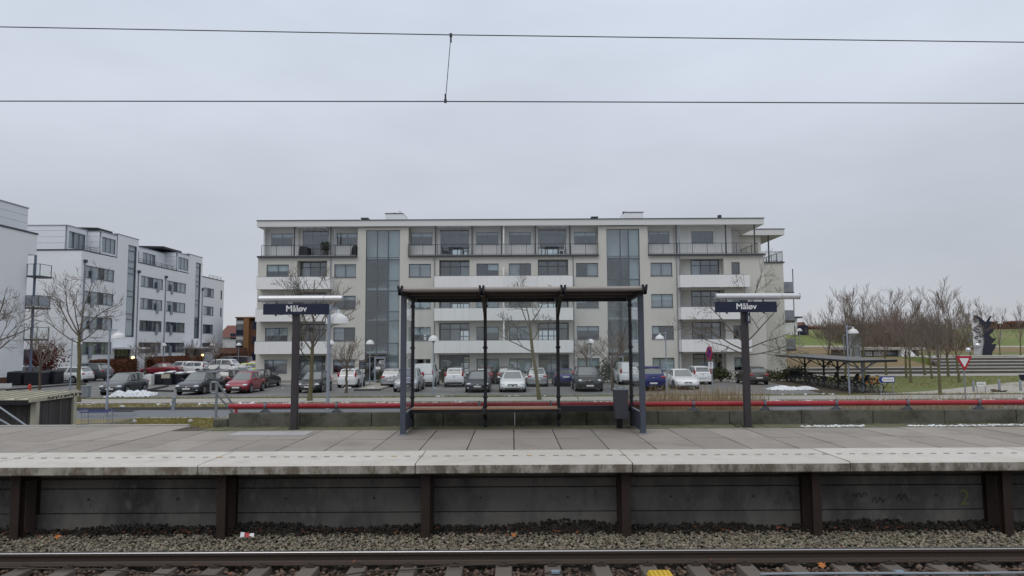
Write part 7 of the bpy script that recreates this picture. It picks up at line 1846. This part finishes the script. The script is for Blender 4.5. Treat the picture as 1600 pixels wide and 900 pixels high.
for s in (-.35, .4): bb = MB(); bb.tube([(c.x + s, d + .02, -.05), (c.x + s, d + .02, c.z)], .03, 8); bb.build('post', K['galv'], t)
d = 47.0; c = PY(1533, 600, d)
t = thing('street_name_sign', 'small white two legged street name sign on the sandy path', 'street sign', (c.x, d, 0))
bb = MB(); bb.box(c.x - .30, c.x + .30, d - .02, d, c.z - .13, c.z + .13); bd = bb.build('plate', K['whitesign'], t)
bb = MB(); bb.box(c.x - .22, c.x + .2, d - .026, d - .021, c.z - .03, c.z + .02); bb.build('text_line', K['cabinet'], bd)
for s in (-.27, .27): bb = MB(); bb.tube([(c.x + s, d + .02, -.05), (c.x + s, d + .02, c.z + .1)], .025, 8); bb.build('leg', K['galv'], t)
for px, pt2, pb, lb in ((1521.5, 595, 612, 'grey bollard left of the small white street sign'), (1562, 593, 611, 'grey bollard standing on a mound of earth'), (1595, 594, 611, 'grey bollard at the right photo edge')):
    p = G(px, pb); h = PY(px, pt2, p.y).z; t = thing('bollard', lb, 'bollard', p, 'bollards on the sandy path')
    bb = MB(); bb.lathe([(.075, -.05), (.075, h - .05), (.05, h), (.01, h + .01)], 12, (p.x, p.y, 0)); bb.build('post', K['galv'], t, smooth=True)
    bb = MB(); bb.lathe([(.078, h * .7), (.08, h * .72), (.08, h * .8), (.078, h * .82)], 12, (p.x, p.y, 0)); bb.build('band', K['lampgrey'], t)
p = G(1562, 612.5); tag(rocks('earth_mound', [(p.x - .2, p.y, 0), (p.x + .2, p.y + .1, 0), (p.x, p.y - .1, .05)], .28, .36, K['earth'], .4, 9), 'small mound of bare earth at the foot of a bollard', 'mound')
p = G(1602, 603); t = thing('dark_bin', 'dark blue bowl shaped bin cut by the right photo edge', 'litter bin', p)
z0 = PY(1600, 594, p.y).z; z1 = PY(1600, 585.5, p.y).z
bb = MB(); bb.lathe([(.05, z0 - .05), (.28, z0), (.40, z1), (.36, z1), (.05, z0 + .05)], 14, (p.x, p.y, 0)); bb.build('bowl', K['navy'], t, smooth=True)
bb = MB(); bb.tube([(p.x, p.y, 0), (p.x, p.y, z0)], .06, 8); bb.build('stand', K['galv'], t)
# small dark pole boxes on the road at the right, seen under the pipe
p = PY(1505, 636, 30); t = thing('barrier_foot', 'small dark weighted foot on the road under the give way sign', 'barrier foot', (p.x, 30, 0))
bb = MB(); bb.hexa([(p.x - .22, 29.8, 0), (p.x + .3, 29.8, 0), (p.x + .3, 30.1, 0), (p.x - .22, 30.1, 0), (p.x - .12, 29.85, .34), (p.x + .25, 29.85, .34), (p.x + .25, 30.05, .34), (p.x - .12, 30.05, .34)]); bb.build('body', K['trim'], t)
bpy.context.view_layer.update()
